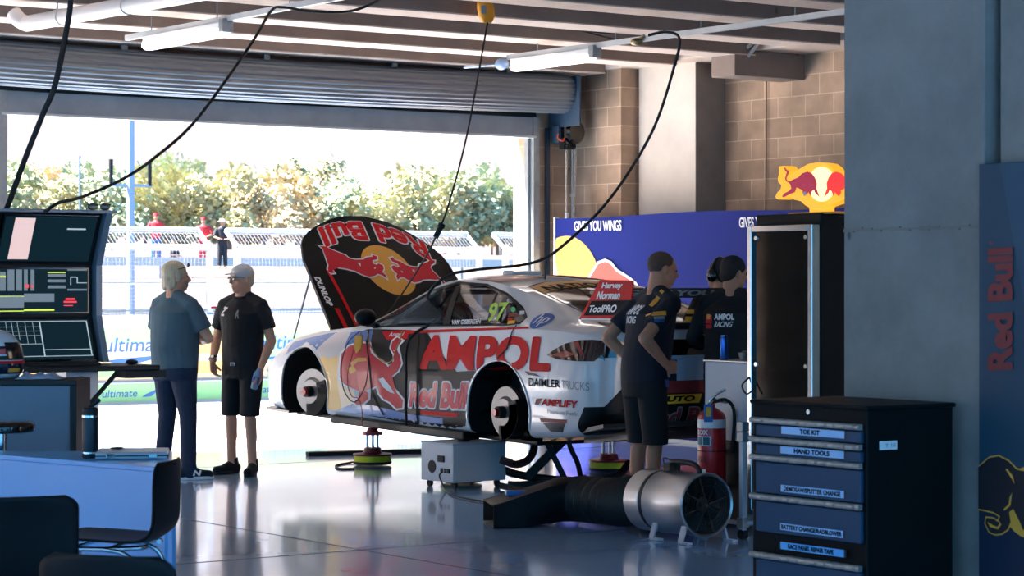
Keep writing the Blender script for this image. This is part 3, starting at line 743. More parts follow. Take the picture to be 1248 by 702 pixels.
# wing
WG = MB(); cs = []
for k in range(16):
    a = 2 * pi * k / 16; cs.append((-.145 * cos(a), .018 * sin(a) * (1 - .4 * cos(a)) + .02 * (-.5 * cos(a)) + .012 * sin(a) ** 2))
WG.rings([[(x, -1.02 + p[0], 1.235 + p[1]) for p in cs] for x in (-.78, -.3, .3, .78)]); WG.build('wing_plane', 'cardark', car, smooth=40)
v_, f_, a_ = text2d('GIVES YOU WINGS', .06, .2, 1.0); W2 = MB()
# lettering sits on the rear flap of the wing
W2.box(-.78, -1.19, 1.215, .78, -1.175, 1.285); W2.build('wing_flap', 'cardark', car, bevel=.003)
W3 = MB(); W3.add([(-.70 + 1.4 * x, -1.192, 1.228 + .045 * y) for x, y in v_], f_); W3.build('sponsor_lettering', 'greytext', car, fix=False)
EP = [(-.72, 1.01), (-1.26, 1.07), (-1.28, 1.33), (-1.02, 1.345), (-.98, 1.32)]
EP = [C0(706, 389, 10.13), C0(760, 391, 10.13), C0(769, 370, 10.13), C0(770.5, 341.5, 10.13), C0(731, 341, 10.13)]
for sx in (-1, 1):
    E_ = MB(); E_.prism([(sx * .775, y, z) for y, z in EP], (sx * .014, 0, 0)); e_ = E_.build('wing_endplate', 'redtext', car)
    if sx < 0:
        def epm(qp, m, s=None, x=-.7905, **k):
            mb = MB(); q = [C0(a, b, 10.11) for a, b in qp]
            if s: v, f, _ = text2d(s, k.get('bold', 0), k.get('shear', 0), 1); fm_ = quad_map(*[(x - .001, a, b) for a, b in q]); mb.add([fm_(a, b) for a, b in v], f)
            else: mb.add([(x, a, b) for a, b in q], [tuple(range(len(q)))])
            mb.build('sponsor_lettering' if s else 'endplate_panel', m, e_, fix=False)
        epm([(718.5, 366.5), (765, 365.5), (762, 384), (709, 384.5)], 'blacktext')
        epm([(732, 344.5), (757, 344), (754, 353), (730, 353)], 'whitetext', 'Harvey', bold=.05)
        epm([(727, 355), (755, 354.5), (752, 365), (724, 365)], 'whitetext', 'Norman', bold=.05)
        epm([(717, 372), (750, 371), (748, 380.5), (715, 380.5)], 'whitetext', 'ToolPRO', bold=.04, shear=.15)
        epm([(706, 387.6), (762, 388.6), (762, 390.6), (706, 389.6)], 'whitetext')
for sx in (-1, 1):
    S_ = MB(); S_.prism([(sx * .42, -.90, .98), (sx * .42, -1.05, .98), (sx * .42, -1.12, 1.225), (sx * .42, -.98, 1.235)], (.015, 0, 0)); S_.build('wing_mount', 'cardark', car)
D2 = MB(); D2.box(-.66, -1.13, .985, .66, -.80, 1.035); D2.build('boot_lip_spoiler', 'cardark', car, bevel=.02)
an = MB(); an.cyl((-.2, .45, 1.30), (-.2, .43, 1.46), .006, n=6); an.build('antenna', 'black', car)
rv = MB(); rv.box(-.15, .95, 1.335, .15, 1.1, 1.375); rv.build('roof_vent', 'carwhite', car, bevel=.015)
# cabin
S1 = MB(); S1.ell((-.30, .62, .72), (.24, .12, .38), n=16, k=10); S1.cbox((-.30, .82, .44), (.46, .5, .14)); S1.cbox((-.30, .55, 1.0), (.3, .12, .26)); S1.build('race_seat', 'black', car, smooth=50)
S2 = MB(); S2.tube([(-.33, .80, .95), (-.34, .85, .8), (-.34, .9, .6)], .03, 6); S2.tube([(-.2, .80, .95), (-.22, .85, .8), (-.24, .9, .6)], .03, 6); S2.ell((-.35, .52, 1.08), (.10, .08, .10)); S2.build('seat_harness', 'white', car, smooth=50)
RC = MB()
for sx in (-1, 1):
    RC.tube(bez([(sx * .72, 1.95, .85), (sx * .62, 1.5, 1.14), (sx * .56, 1.1, 1.25), (sx * .56, .4, 1.24), (sx * .6, -.1, 1.05)], 6), .02, 8)
    RC.tube([(sx * .56, .45, 1.24), (sx * .72, .45, .7), (sx * .76, .45, .2)], .02, 8); RC.tube([(sx * .78, .45, .45), (sx * .8, 1.85, .75)], .02, 8); RC.tube([(sx * .78, .45, .75), (sx * .8, 1.85, .4)], .02, 8)
RC.tube([(-.56, .45, 1.24), (.56, .45, 1.24)], .02, 8); RC.tube([(-.56, .45, 1.2), (.7, .45, .5)], .02, 8); RC.tube([(-.56, 1.3, 1.2), (.56, 1.3, 1.2)], .02, 8)
RC.build('roll_cage', 'galv', car, smooth=50)
SW = MB(); SW.tube([(-.52 + .13 * cos(a), 1.17 + .03 * sin(a), .99 + .12 * sin(a)) for a in [2 * pi * k / 24 for k in range(24)]], .018, 8, closed=True); SW.build('steering_wheel', mat('orange_rim', 'e0492a', .4), car, smooth=60, label='orange rimmed steering wheel')
DB = MB(); DB.cbox((0, 1.75, .82), (1.4, .35, .16)); DB.build('dashboard', 'black', car, bevel=.03)
# bonnet, hinged at the windscreen, raised; seen from behind with its artwork upside down
HB, HT = Vector((0, 2.64, .63)), Vector((0, .52, .854))
def HP(s, t, lift=0): # s across, t along; the panel sits slightly twisted on its hinges
    s, t = s - (t - .5) * .10, t - s * .13
    crown = .05 * max(-.3, 1 - (s / .75) ** 2) + .02 * sin(max(0, t) * 2)
    return HB + HT * t + Vector((s, 0, 0)) + Vector((0, -.854, .52)) * (crown + lift)
EDG = [(-.755, .84), (-.74, .95), (-.68, 1.06), (-.6, 1.135), (-.5, 1.20), (-.35, 1.28), (-.2, 1.33), (0, 1.35), (.2, 1.33), (.35, 1.28), (.5, 1.20), (.6, 1.135), (.68, 1.06), (.74, .95), (.755, .84)]
def tedge(s):
    for a, b2 in zip(EDG, EDG[1:]):
        if a[0] <= s <= b2[0]: return a[1] + (b2[1] - a[1]) * (s - a[0]) / (b2[0] - a[0])
    return 1.0
HM = MB(); NS, NT = 40, 22
def hg(lift): return [[HP(-.755 + 1.51 * i / NS, -.02 + (tedge(-.755 + 1.51 * i / NS) + .02) * j / NT, lift) for j in range(NT + 1)] for i in range(NS + 1)]
for lift in (0, -.028):
    g_ = hg(lift); HM.add([p for r_ in g_ for p in r_], [(i * (NT + 1) + j, (i + 1) * (NT + 1) + j, (i + 1) * (NT + 1) + j + 1, i * (NT + 1) + j + 1) for i in range(NS) for j in range(NT)])
n1 = (NS + 1) * (NT + 1); per = [i * (NT + 1) for i in range(NS + 1)] + [NS * (NT + 1) + j for j in range(1, NT + 1)] + [i * (NT + 1) + NT for i in range(NS - 1, -1, -1)] + [j for j in range(NT - 1, 0, -1)]
for a, b2 in zip(per, per[1:] + per[:1]): HM.f.append([a, b2, b2 + n1, a + n1]); HM.m.append(0)
bonnet = HM.build('bonnet', 'carblack', car, smooth=40)
def hdec(P2, F2, lift, m, name='livery_graphic'):
    V, Fc = refine([(p[0], p[1], 0) for p in P2], F2, .08); mb = MB(); mb.v = [HP(v.x, v.y, lift) for v in V]; mb.f = Fc; mb.m = [0] * len(Fc); mb.build(name, m, bonnet, smooth=80, fix=False)
SUNR = [(.02 + .25 * cos(2 * pi * k / 40), .80 + .25 * sin(2 * pi * k / 40)) for k in range(40)]
hdec(SUNR, [tuple(range(40))], .004, 'amber')
def bull_at(x0, x1, y0, y1, flipx, flipy):
    out = []
    for x, y in BULL:
        xx = 1 - x if flipx else x; yy = 1 - y if flipy else y; out.append((x0 + (x1 - x0) * xx, y0 + (y1 - y0) * yy))
    return out
for (x0, x1, fl) in ((-.58, -.02, False), (.58, .05, False)):
    P2 = [(x0 + (x1 - x0) * x, .97 - .36 * y + .0) for x, y in BULL]
    P2 = [(x0 + (x1 - x0) * x, .68 + .31 * (1 - y)) for x, y in BULL]
    hdec(offset_poly(P2, .012), [tuple(range(len(P2)))], .006, 'whitetext'); hdec(P2, [tuple(range(len(P2)))], .009, 'carred')
    hdec([(x0 + (x1 - x0) * a, .68 + .31 * (1 - b_)) for a, b_ in ((.80, .62), (.84, .60), (.82, .66))], [(0, 1, 2)], .011, 'whitetext'); hdec([(x0 + (x1 - x0) * a, .68 + .31 * (1 - b_)) for a, b_ in ((.55, .50), (.58, .62), (.60, .5))], [(0, 1, 2)], .011, 'whitetext')
def arch_text(bold, lift, m, pad):
    v, f, _ = text2d('Red Bull', bold, 0, 1.02)
    P2 = []
    for x, y in v:
        s = .53 + pad - (1.04 + 2 * pad) * x; P2.append((s, 1.29 - .46 * s * s + pad * .6 - (.20 + pad * 1.2) * y))
    hdec(P2, f, lift, m, 'sponsor_lettering')
arch_text(.11, .005, 'whitetext', .012); arch_text(.05, .008, 'redtext', 0)
hdec([(-.595, .73), (-.565, .74), (-.50, .2), (-.53, .2)], [(0, 1, 2, 3)], .006, 'redtext'); hdec([(-.66, .36), (-.62, .36), (-.60, .15), (-.64, .15)], [(0, 1, 2, 3)], .006, 'redtext')
v_, f_, _ = text2d('DUNLOP', .06, .1, 1.0); hdec([(-.735 + .055 * y + .03 * (1 - x) * 0 + .02 * x, .66 - .28 * x) for x, y in v_], f_, .006, 'whitetext', 'sponsor_lettering')
rod = MB(); rod.cyl(HP(-.70, .75, -.03), (-.86, 3.15, .76), .008, n=6); rod.build('bonnet_stay', 'galv', car)

# air jack stands under the car
def jack(loc, label, ht):
    r_ = empty('air_jack_stand', loc, label=label, cat='jack stand', group='air jack stands under the race car')
    b_ = MB(); b_.lathe([(.001, .01), (.155, .01), (.165, .02), (.165, .035), (.001, .035)], n=32); b_.build('base_ring', 'black', r_, smooth=30)
    b_ = MB(); b_.lathe([(.14, .035), (.158, .035), (.158, .085), (.14, .085)], n=32); b_.build('warning_band', mat('fluoro_yellow', 'e6ea1c', .5, emit='e6ea1c', estr=0.0), r_, smooth=30, label='fluorescent yellow band round the base')
    b_ = MB(); b_.lathe([(.001, .085), (.165, .085), (.165, .10), (.08, .11), (.07, .15), (.001, .15)], n=32); b_.build('base_plate', 'darkred', r_, smooth=30)
    for a in (0, 120, 240):
        p = MB(); p.cyl((.05 * cos(radians(a)), .05 * sin(radians(a)), .12), (.05 * cos(radians(a)), .05 * sin(radians(a)), .27), .012, n=10); p.build('guide_rod', 'steel', r_, smooth=40)
    b_ = MB(); b_.lathe([(.001, .26), (.09, .26), (.09, .285), (.05, .295), (.045, .32), (.001, .32)], n=24); b_.build('top_collar', 'red', r_, smooth=30)
    b_ = MB(); b_.cyl((0, 0, .31), (0, 0, ht), .022, n=12); b_.build('ram', 'steel', r_, smooth=40)
    return r_
jack((at_z(454, 567).x, at_z(454, 567).y, 0), 'red jack stand with yellow base ring under the front of the race car', .418)
jack((at_z(742, 575).x, at_z(742, 575).y, 0), 'red jack stand with yellow base ring under the rear of the race car', .383)
jack((10.25, 15.05, 0), 'red jack stand mostly hidden behind the white wheeled box', .383)

# =====================================================================
# BUILDING THINGS
# =====================================================================
# roller door
M['curtain'] = mat('dull_zinc_curtain', '7d8286', .38, .45, var=.2, scale=5, stretch=(.3, 4, 4))
M['curtain2'] = mat('blue_grey_zinc_panel', '959ca2', .5, .3, var=.25, scale=5)
M['motorblue'] = mat('dark_blue_bracket', '2a3f52', .5, var=.1)
door = empty('roller_door', (11.5, 19.6, 0), label='ribbed zinc roller door rolled up above the open garage doorway', cat='roller door')
R_ = MB(); n = 220; rg = []
for x in [7.4 + (14.70 - 7.4) * i / 30 for i in range(31)]:
    ring = []
    sag = .035 * sin(pi * (x - 7.4) / 7.3)
    for k in range(n):
        a = 2 * pi * k / n; r = .198 + .008 * max(-.6, sin(a * 26)) + .004 * sin(a * 3)
        ring.append((x, 19.66 + r * cos(a), 3.545 - sag + r * sin(a)))
    rg.append(ring)
R_.rings(rg); R_.build('rolled_drum', 'curtain', door, world=True, smooth=50)
R_ = MB(); pts = [(19.88, 3.50), (19.90, 3.40), (19.88, 3.36), (19.90, 3.33), (19.88, 3.30)]
for i in range(8): R_.box(8.5, 19.885 + (.008 if i % 2 else 0), 3.30 + i * .04, 14.5, 19.90 + (.008 if i % 2 else 0), 3.34 + i * .04)
R_.build('curtain', 'black', door, world=True)
R_ = MB(); R_.box(8.5, 19.86, 3.105, 14.46, 19.90, 3.30); R_.build('bottom_panel', 'curtain2', door, world=True, bevel=.006)
R_ = MB(); R_.box(8.5, 19.83, 3.08, 14.46, 19.93, 3.105); R_.build('bottom_rail', 'galvlight', door, world=True, bevel=.004)
for x in (9.6, 11.1, 12.55, 13.95):
    b_ = MB(); b_.box(x - .03, 19.5, 3.76, x + .03, 19.62, 3.86); b_.box(x - .03, 19.60, 3.70, x + .03, 19.64, 3.80); b_.build('hanger_bracket', 'galv', door, world=True)
for x in (8.44, 14.40):
    b_ = MB(); b_.box(x, 19.90, 0, x + .14, 19.97, 3.45); b_.box(x + .03, 19.84, 0, x + .11, 19.90, 3.3); b_.build('side_guide', 'galv', door, world=True, bevel=.004)
b_ = MB(); b_.box(14.70, 19.40, 3.20, 14.72, 19.95, 3.72); b_.box(14.72, 19.90, 3.05, 14.88, 19.93, 3.45); b_.build('end_bracket', 'motorblue', door, world=True, bevel=.004)
b_ = MB(); b_.box(14.66, 19.93, 0.02, 14.71, 19.96, 3.2); b_.build('blue_tie_strap', 'motorblue', door, world=True)
# chain hoist motor
h0 = (14.80, 19.80, 3.0)
ho = empty('chain_hoist', h0, label='black chain hoist motor on the blue bracket at the door corner', cat='hoist')
b_ = MB(); b_.box(-.13, -.07, .03, -.02, .05, .22); b_.build('motor_mount', 'motorblue', ho, bevel=.01)
b_ = MB(); b_.lathe([(.001, -.10), (.10, -.10), (.125, -.07), (.125, -.02), (.10, .0), (.001, .0)], (.06, -.05, .15), 24, 'y'); b_.cbox((-.03, -.06, .17), (.12, .12, .17)); b_.build('motor_housing', 'blackgloss', ho, smooth=35)
b_ = MB(); b_.cbox((.0, -.06, .0), (.16, .08, .06)); b_.cyl((-.06, -.1, -.02), (-.02, -.1, -.02), .02, n=10); b_.cyl((.03, -.1, .0), (.07, -.1, .0), .018, n=10); b_.build('chain_guide', 'black', ho, smooth=40)
b_ = MB(); b_.tube(bez([(-.12, -.06, .13), (-.15, -.09, .08), (-.10, -.11, .05), (-.06, -.09, .09)], 5), .008, 6); b_.build('orange_cord', mat('orange_cord', 'e0572a', .5), ho, smooth=50)
def chain(x, y, z0, z1, m, dx=0):
    c_ = MB(); z = z0; k = 0
    while z > z1:
        t = (z0 - z) / (z0 - z1); xx = x + dx * t; pa = []
        for i in range(10):
            a = 2 * pi * i / 10; u, w_ = .010 * cos(a), .026 * sin(a); pa.append((xx + (u if k % 2 else 0), y + (0 if k % 2 else u), z + w_))
        c_.tube(pa, .0042, 5, closed=True); z -= .042; k += 1
    c_.build('hoist_chain', m, ho, world=True)
M['chainm'] = mat('pale_zinc_chain', 'c9c0b6', .4, .6)
chain(14.755, 19.70, 2.98, 2.25, M['chainm']); chain(14.88, 19.70, 3.0, .9, M['chainm'], -.06)
cv = MB(); cv.cbox((14.76, 19.70, 1.85), (.035, .035, .9)); cv.build('chain_sleeve', 'white', ho, world=True, bevel=.006)
# conduit in the corner
cdt = MB(); cdt.tube(bez([(14.55, 19.93, 3.60), (14.9, 19.96, 3.62), (15.0, 19.96, 3.61), (15.03, 19.96, 3.55), (15.03, 19.96, 3.3), (15.03, 19.96, .1)], 6), .014, 8)
for z in (3.2, 2.5, 1.8, 1.1): cdt.cbox((15.03, 19.965, z), (.06, .03, .035))
tag(cdt.build('wall_conduit', 'galvlight', smooth=50), 'thin grey conduit running down the block wall corner beside the hoist', 'conduit')
# thin brown drop wire on the block wall
dw = MB(); p0 = on_x(934, 60, 15.64); dw.tube([(15.64, p0.y, 3.75), (15.64, p0.y, 2.9), (15.64, p0.y + .015, 2.0), (15.64, p0.y, .05)], .006, 6)
tag(dw.build('drop_wire', mat('brown_wire', '6e4a32', .7)), 'thin brown wire running down the block wall left of the lit sign', 'wire')
# white PVC conduit above it
pc = MB(); a0 = on_x(931, 42, 14.95); a1 = on_x(1030, 30, 14.95)
pc.tube([a0, a1, a1 + (a1 - a0) * .8], .028, 12)
for t in (.02, .45, .9): q = a0.lerp(a1, t); pc.tube([q - (a1 - a0).normalized() * .035, q + (a1 - a0).normalized() * .035], .036, 12)
pc.tube([a0, a0 + Vector((-.05, .2, -.12)), a0 + Vector((-.1, .45, -.25))], .018, 8); pc.tube([a0 + Vector((0, 0, -.01)), a0 + Vector((-.02, .12, -.13)), a0 + Vector((-.03, .28, -.26))], .018, 8)
tag(pc.build('electrical_conduit', 'pvc', smooth=50), 'white conduit along the top of the right wall ending in two split ends', 'conduit')
# big white stormwater pipe, upper left
pp = empty('ceiling_pipe', (7.6, 16.5, 3.5), label='large white plastic pipe with open elbow end under the ceiling at upper left', cat='pipe')
q0 = on_plane(32, 29, (0, 0, 3.58), (0, 0, 1)); q1 = on_plane(265, -13, (0, 0, 3.58), (0, 0, 1)); dd = (q1 - q0)
b_ = MB(); b_.tube([q0, q0 + dd * 2.2], .062, 20); b_.tube([q0 + Vector((0, .0, 0)), q0 + Vector((-.03, .07, .035)), q0 + Vector((-.05, .12, .09))], [.062, .062, .06], 20); b_.build('pipe', 'pvc', pp, world=True, smooth=50)
for t in (.18, .53, 1.1):
    b_ = MB(); c0 = q0 + dd * t; b_.tube([c0, c0 + dd.normalized() * .09], .068, 20); b_.build('coupling', 'pvc', pp, world=True, smooth=50)
    b_ = MB(); b_.cyl(c0 + Vector((0, 0, .05)), c0 + Vector((0, 0, .66)), .006, n=6); b_.build('hanger', 'galv', pp, world=True)
# strut channels
def strut(x0, y0, x1, y1, z, label):
    s_ = empty('strut_channel', (x0, y0, z), label=label, cat='channel', group='strut channels under the ceiling')
    b_ = MB(); b_.beam((x0, y0, z), (x1, y1, z), .045, .045); b_.build('channel', 'galvlight', s_, world=True)
    n_ = int(abs(y1 - y0) / 1.18) + 1
    for i in range(n_):
        t = (i + .4) / n_; b_ = MB(); x_, y_ = x0 + (x1 - x0) * t, y0 + (y1 - y0) * t; b_.cyl((x_, y_, z), (x_, y_, 4.25), .006, n=6); b_.build('threaded_rod', 'galv', s_, world=True)
strut(8.96, 18.25, 8.96, 9.0, 3.66, 'grey strut channel carrying the light nearest the white pipe')
strut(12.62, 17.75, 12.62, 8.5, 3.66, 'grey strut channel running from the right fluorescent light past the big pillar')
# fluorescent battens
M['tube'] = mat('lit_fluorescent_tube', 'ffffff', .4, emit=(1.0, .88, .78), estr=1.6)
def batten(x, y0, y1, label):
    s_ = empty('fluorescent_light', (x, (y0 + y1) / 2, 3.55), label=label, cat='ceiling light', group='fluorescent lights under the beams')
    b_ = MB(); b_.box(x - .045, y0, 3.58, x + .045, y1, 3.635); b_.build('batten_body', 'white', s_, world=True, bevel=.006)
    b_ = MB(); b_.prism([(x - .055, y0 + .02, 3.585), (x - .06, y0 + .02, 3.545), (x - .03, y0 + .02, 3.52), (x + .03, y0 + .02, 3.52), (x + .06, y0 + .02, 3.545), (x + .055, y0 + .02, 3.585)], (0, y1 - y0 - .04, 0)); b_.build('diffuser', 'tube', s_, world=True)
    b_ = MB(); b_.box(x - .05, y0 - .07, 3.55, x + .05, y0, 3.66); b_.build('end_box', 'galv', s_, world=True, bevel=.006)
batten(8.95, 16.5, 17.85, 'white fluorescent batten light beside the large white pipe')
batten(12.61, 16.45, 17.65, 'white fluorescent batten light in front of the roller drum end')
jb = MB(); jb.ell((12.58, 17.8, 3.60), (.05, .09, .055)); jb.cyl((12.58, 17.9, 3.6), (12.5, 18.3, 3.6), .012, n=6)
tag(jb.build('cable_connector', mat('pale_blue_plastic', '8aa4c4', .4), smooth=60), 'pale blue cable connector at the left end of the right fluorescent light', 'connector')
# camera-like fitting on the strut
fx = on_plane(776, 51, (0, 0, 3.635), (0, 0, 1)); b_ = MB(); b_.ell(fx, (.05, .06, .035)); b_.cyl(fx, fx + Vector((.02, -.08, .05)), .015, n=8)
tag(b_.build('cable_clamp', mat('tarnished_brass', '8f7a52', .4, .5), smooth=60), 'small tarnished cable clamp on the right strut channel', 'clamp')
# yellow bag and its cable, from the ceiling to the car
yb = on_y(592, 14, 15.6)
b_ = MB(); b_.rings([[(yb.x + (a_ * cos(2 * pi * k / 14)) + s_, yb.y + (a_ * .8 * sin(2 * pi * k / 14)), yb.z + z + .012 * sin(k * 2.1)) for k in range(14)] for z, a_, s_ in ((.13, .02, -.02), (.10, .055, -.02), (.02, .075, 0), (-.05, .07, .01), (-.075, .05, .02), (-.085, .03, .03))])
yo = b_.build('cable_bag', mat('orange_yellow_nylon', 'e89a1c', .6, bump=.3, bscale=12), smooth=60); tag(yo, 'orange yellow nylon cable bag hanging from the ceiling beams', 'bag')
b_ = MB(); b_.add([(yb.x - .085, yb.y - .06, yb.z - .03), (yb.x - .045, yb.y - .075, yb.z - .03), (yb.x - .045, yb.y - .075, yb.z + .04), (yb.x - .085, yb.y - .06, yb.z + .04)], [(0, 1, 2, 3)]); b_.build('patch', 'greytext', yo, fix=False)
def cable(name, label, pts, r, m='rubber', n=10):
    b_ = MB(); b_.tube(bez(pts, n), r, 8); return tag(b_.build(name, m, smooth=60), label, 'cable')
def yx(px, py, Y): return on_y(px, py, Y)
yb2 = Vector((yb.x + .02, yb.y, yb.z - .08))
cc = cable('hanging_cable', 'thin black cable hanging from the orange bag down past the car side window', [yb2, yx(570, 160, 15.4), yx(548, 245, 15.3), yx(535, 280, 15.25), yx(516, 318, 15.6), yx(490, 358, 16.0), yx(470, 385, 16.15), yx(458, 398, 16.15)], .0075)
b_ = MB(); q = yx(537, 277, 15.25); q2 = yx(531, 289, 15.25); b_.cyl(q, q2, .022, n=10); b_.cyl(q, q + (q - q2) * .3, .03, n=10); b_.build('inline_plug', 'black', cc)
cable('air_line', 'black air line looping from the ceiling onto the car roof and down the door', [yx(790, 43, 15.0), yx(812, 39, 14.9), yx(828, 47, 14.8), yx(822, 80, 14.8), yx(795, 160, 14.9), yx(745, 240, 15.0), yx(690, 296, 15.1), yx(650, 320, 15.2), Vector((10.45, 15.15, 1.66)), Vector((10.25, 15.25, 1.61)), Vector((10.1, 15.3, 1.45)), yx(541, 385, 15.2) + Vector((-.02, 0, 0)), Vector((9.90, 15.25, 1.12)), Vector((9.88, 15.27, .8)), Vector((9.9, 15.3, .45))], .012)
cable('power_cable', 'thick black cable hanging straight down the far left of the doorway', [on_y(86, -8, 13), on_y(84, 20, 13), on_y(68, 100, 13), on_y(52, 140, 13.05), on_y(30, 195, 13.1), on_y(8, 255, 13.1), on_y(2, 262, 13.1)], .018)
cable('drooping_cable', 'black cable drooping across the open doorway from the ceiling to the monitor console', [on_y(475, -6, 15), on_y(430, 13, 15), on_y(380, 14, 15), on_y(345, 9, 15), on_y(330, 14, 14.9), on_y(305, 55, 14.6), on_y(240, 145, 14), on_y(190, 191, 13.6), on_y(150, 218, 13.2), on_y(100, 240, 12.8), on_y(72, 247, 12.4), on_y(55, 258, 12.25)], .0105)
cable('looped_cable', 'black cable slung under the beams right of the orange bag', [on_y(600, -8, 16.5), on_y(640, 14, 16.5), on_y(672, 27, 16.5), on_y(720, 38, 16.5), on_y(775, 41, 16.3), on_y(815, 39, 16), on_y(826, 41, 15.8)], .012)
cable('slack_cable', 'thin slack black cable crossing below the looped cable', [on_y(600, 8, 16.6), on_y(650, 25, 16.6), on_y(710, 38, 16.6), on_y(750, 48, 16.5), on_y(775, 49, 16.3)], .007)

def fx3(px, py, off=0.0): p_ = on_x(px, py, 9.915 - off); return p_
cable('sensor_lead', 'thin dark sensor lead looping down the front fender from the mirror', [fx3(438, 404), fx3(424, 418), fx3(416, 445), fx3(419, 475), fx3(432, 490), fx3(445, 470), fx3(449, 440), fx3(446, 414)], .004)
cable('sensor_lead', 'thin red and orange lead looping beside the dark sensor lead', [fx3(440, 405, .01), fx3(430, 430, .01), fx3(423, 460, .01), fx3(428, 482, .01), fx3(437, 486, .01), fx3(441, 500, .01), fx3(441, 520, .01)], .004, mat('orange_lead', 'b5552a', .5))
cable('orange_strap_lead', 'orange lead slung across the front door below the mirror', [fx3(448, 404, .01), fx3(450, 418, .02), fx3(458, 432, .02), fx3(468, 441, .02), fx3(477, 440, .02), fx3(482, 428, .02), fx3(488, 412, .02), fx3(490, 403, .01)], .005, mat('ochre_lead', 'b98a35', .5))
b_ = MB(); P_2 = [fx3(433, 409, .02), fx3(441, 409, .02), fx3(440, 424, .02), fx3(434, 431, .02), fx3(431, 422, .02)]; b_.prism(P_2, (.012, 0, 0)); tag(b_.build('webbing_strap', mat('ochre_webbing', 'd29a2c', .7)), 'small ochre webbing strap hanging below the door mirror', 'strap')

# blue printed backdrop along the right wall
M['backdrop'] = mat('royal_blue_print', '202b74', .7, spec=.1, var=.03, scale=1)
BX = 14.60; bdp = empty('printed_backdrop', (BX, 17.5, 0), label='long blue printed fabric backdrop wall with sun and bull artwork and slogans', cat='backdrop')
b_ = MB()
ysb = [19.68 - .25 * i for i in range(33)]
gv = [[(BX + .006 * sin(yy * 5 + z), yy, z + (.012 * sin(yy * 1.9) if z > 2 else 0)) for z in (.03, .6, 1.2, 1.8, 2.24)] for yy in ysb]
b_.add([p for r_ in gv for p in r_] + [(p[0] + .04, p[1], p[2]) for r_ in gv for p in r_], [(i * 5 + j, i * 5 + j + 1, i * 5 + j + 6, i * 5 + j + 5) for i in range(32) for j in range(4)] + [(165 + i * 5 + j, 165 + i * 5 + j + 5, 165 + i * 5 + j + 6, 165 + i * 5 + j + 1) for i in range(32) for j in range(4)] + [(i * 5 + 4, 165 + i * 5 + 4, 165 + i * 5 + 9, i * 5 + 9) for i in range(32)] + [(0, 165, 166, 1), (1, 166, 167, 2), (2, 167, 168, 3), (3, 168, 169, 4)])
b_.build('fabric_panel', 'backdrop', bdp, world=True, smooth=30)
b_ = MB(); b_.box(BX - .03, 11.7, 0, BX + .05, 19.68, .03); b_.build('floor_rail', 'galvlight', bdp, world=True)
b_ = MB(); b_.box(BX - .01, 19.68, 0, BX + .04, 19.705, 2.25); b_.build('end_post', 'white', bdp, world=True)
def bdec(pts, m, lift, name='printed_artwork'):
    b_ = MB(); b_.add([(BX - .006 - lift, p.y, p.z) for p in pts], [tuple(range(len(pts)))]); b_.build(name, m, bdp, world=True, fix=False)
bx = lambda px, py: on_x(px, py, BX)
for q in ([(701, 269.6), (758.5, 268.2), (758.5, 281), (701, 281.6)], [(902, 265), (963, 263), (963, 276), (902, 277.4)]):
    b_ = MB(); Q = [bx(*p_) for p_ in q]; fm_ = quad_map(*[Vector((BX - .012, p_.y, p_.z)) for p_ in Q]); text_on(b_, 'GIVES YOU WINGS', fm_, .03, 0, .98); b_.build('slogan_lettering', 'whitetext', bdp, world=True, fix=False)
M['sunprint'] = mat('printed_sun_orange', 'efb45c', .6); M['coral'] = mat('printed_coral_red', 'e8604f', .6)
sc = bx(690, 360); sr = .62
sun_pts = [Vector((BX, sc.y + 1.0 * sr * cos(a), sc.z + sr * 1.0 * sin(a))) for a in [2 * pi * k / 48 for k in range(48)]]
sun_pts = [p_ if p_.y < 19.675 else Vector((BX, 19.675, p_.z)) for p_ in sun_pts]
bdec(sun_pts, 'sunprint', 0)
bull_b = [(716, 345), (722, 335), (730, 322), (738, 319), (745, 322), (752, 331), (760, 336), (768, 341), (775, 347), (780, 356), (790, 362), (808, 366), (811, 374), (806, 381), (790, 392), (770, 400), (740, 400), (718, 380)]
P2 = [(bx(*p_).y, bx(*p_).z) for p_ in bull_b]
bdec([Vector((0, a, b)) for a, b in offset_poly(P2, .03)], 'whitetext', .003); bdec([Vector((0, a, b)) for a, b in P2], 'coral', .005)
# red mat and black mat on the floor
b_ = MB(); c1, c2, c3, c4 = at_z(374, 556), at_z(545, 551), at_z(512, 549.5), at_z(374, 554)
MT = MB(); p0 = at_z(374, 556); p1 = at_z(547, 551.5); MT.beam((p0.x, p0.y, .02), (p1.x, p1.y, .02), .10, .04)
tag(MT.build('floor_strip', 'rubber', bevel=.008), 'low black rubber strip lying on the floor beyond the race car', 'floor strip')
FM = MB(); q = [at_z(560, 582), at_z(700, 583), at_z(845, 580), at_z(790, 570)]; FM.prism([(13.3, 12.6, .001), (13.3, 15.4, .001), (11.9, 15.2, .001), (11.2, 13.2, .001), (11.6, 12.4, .001)], (0, 0, .006))
tag(FM.build('floor_mat', mat('dusty_red_rubber', 'b0525c', .6)), 'dull red mat on the floor under the rear of the race car', 'mat')

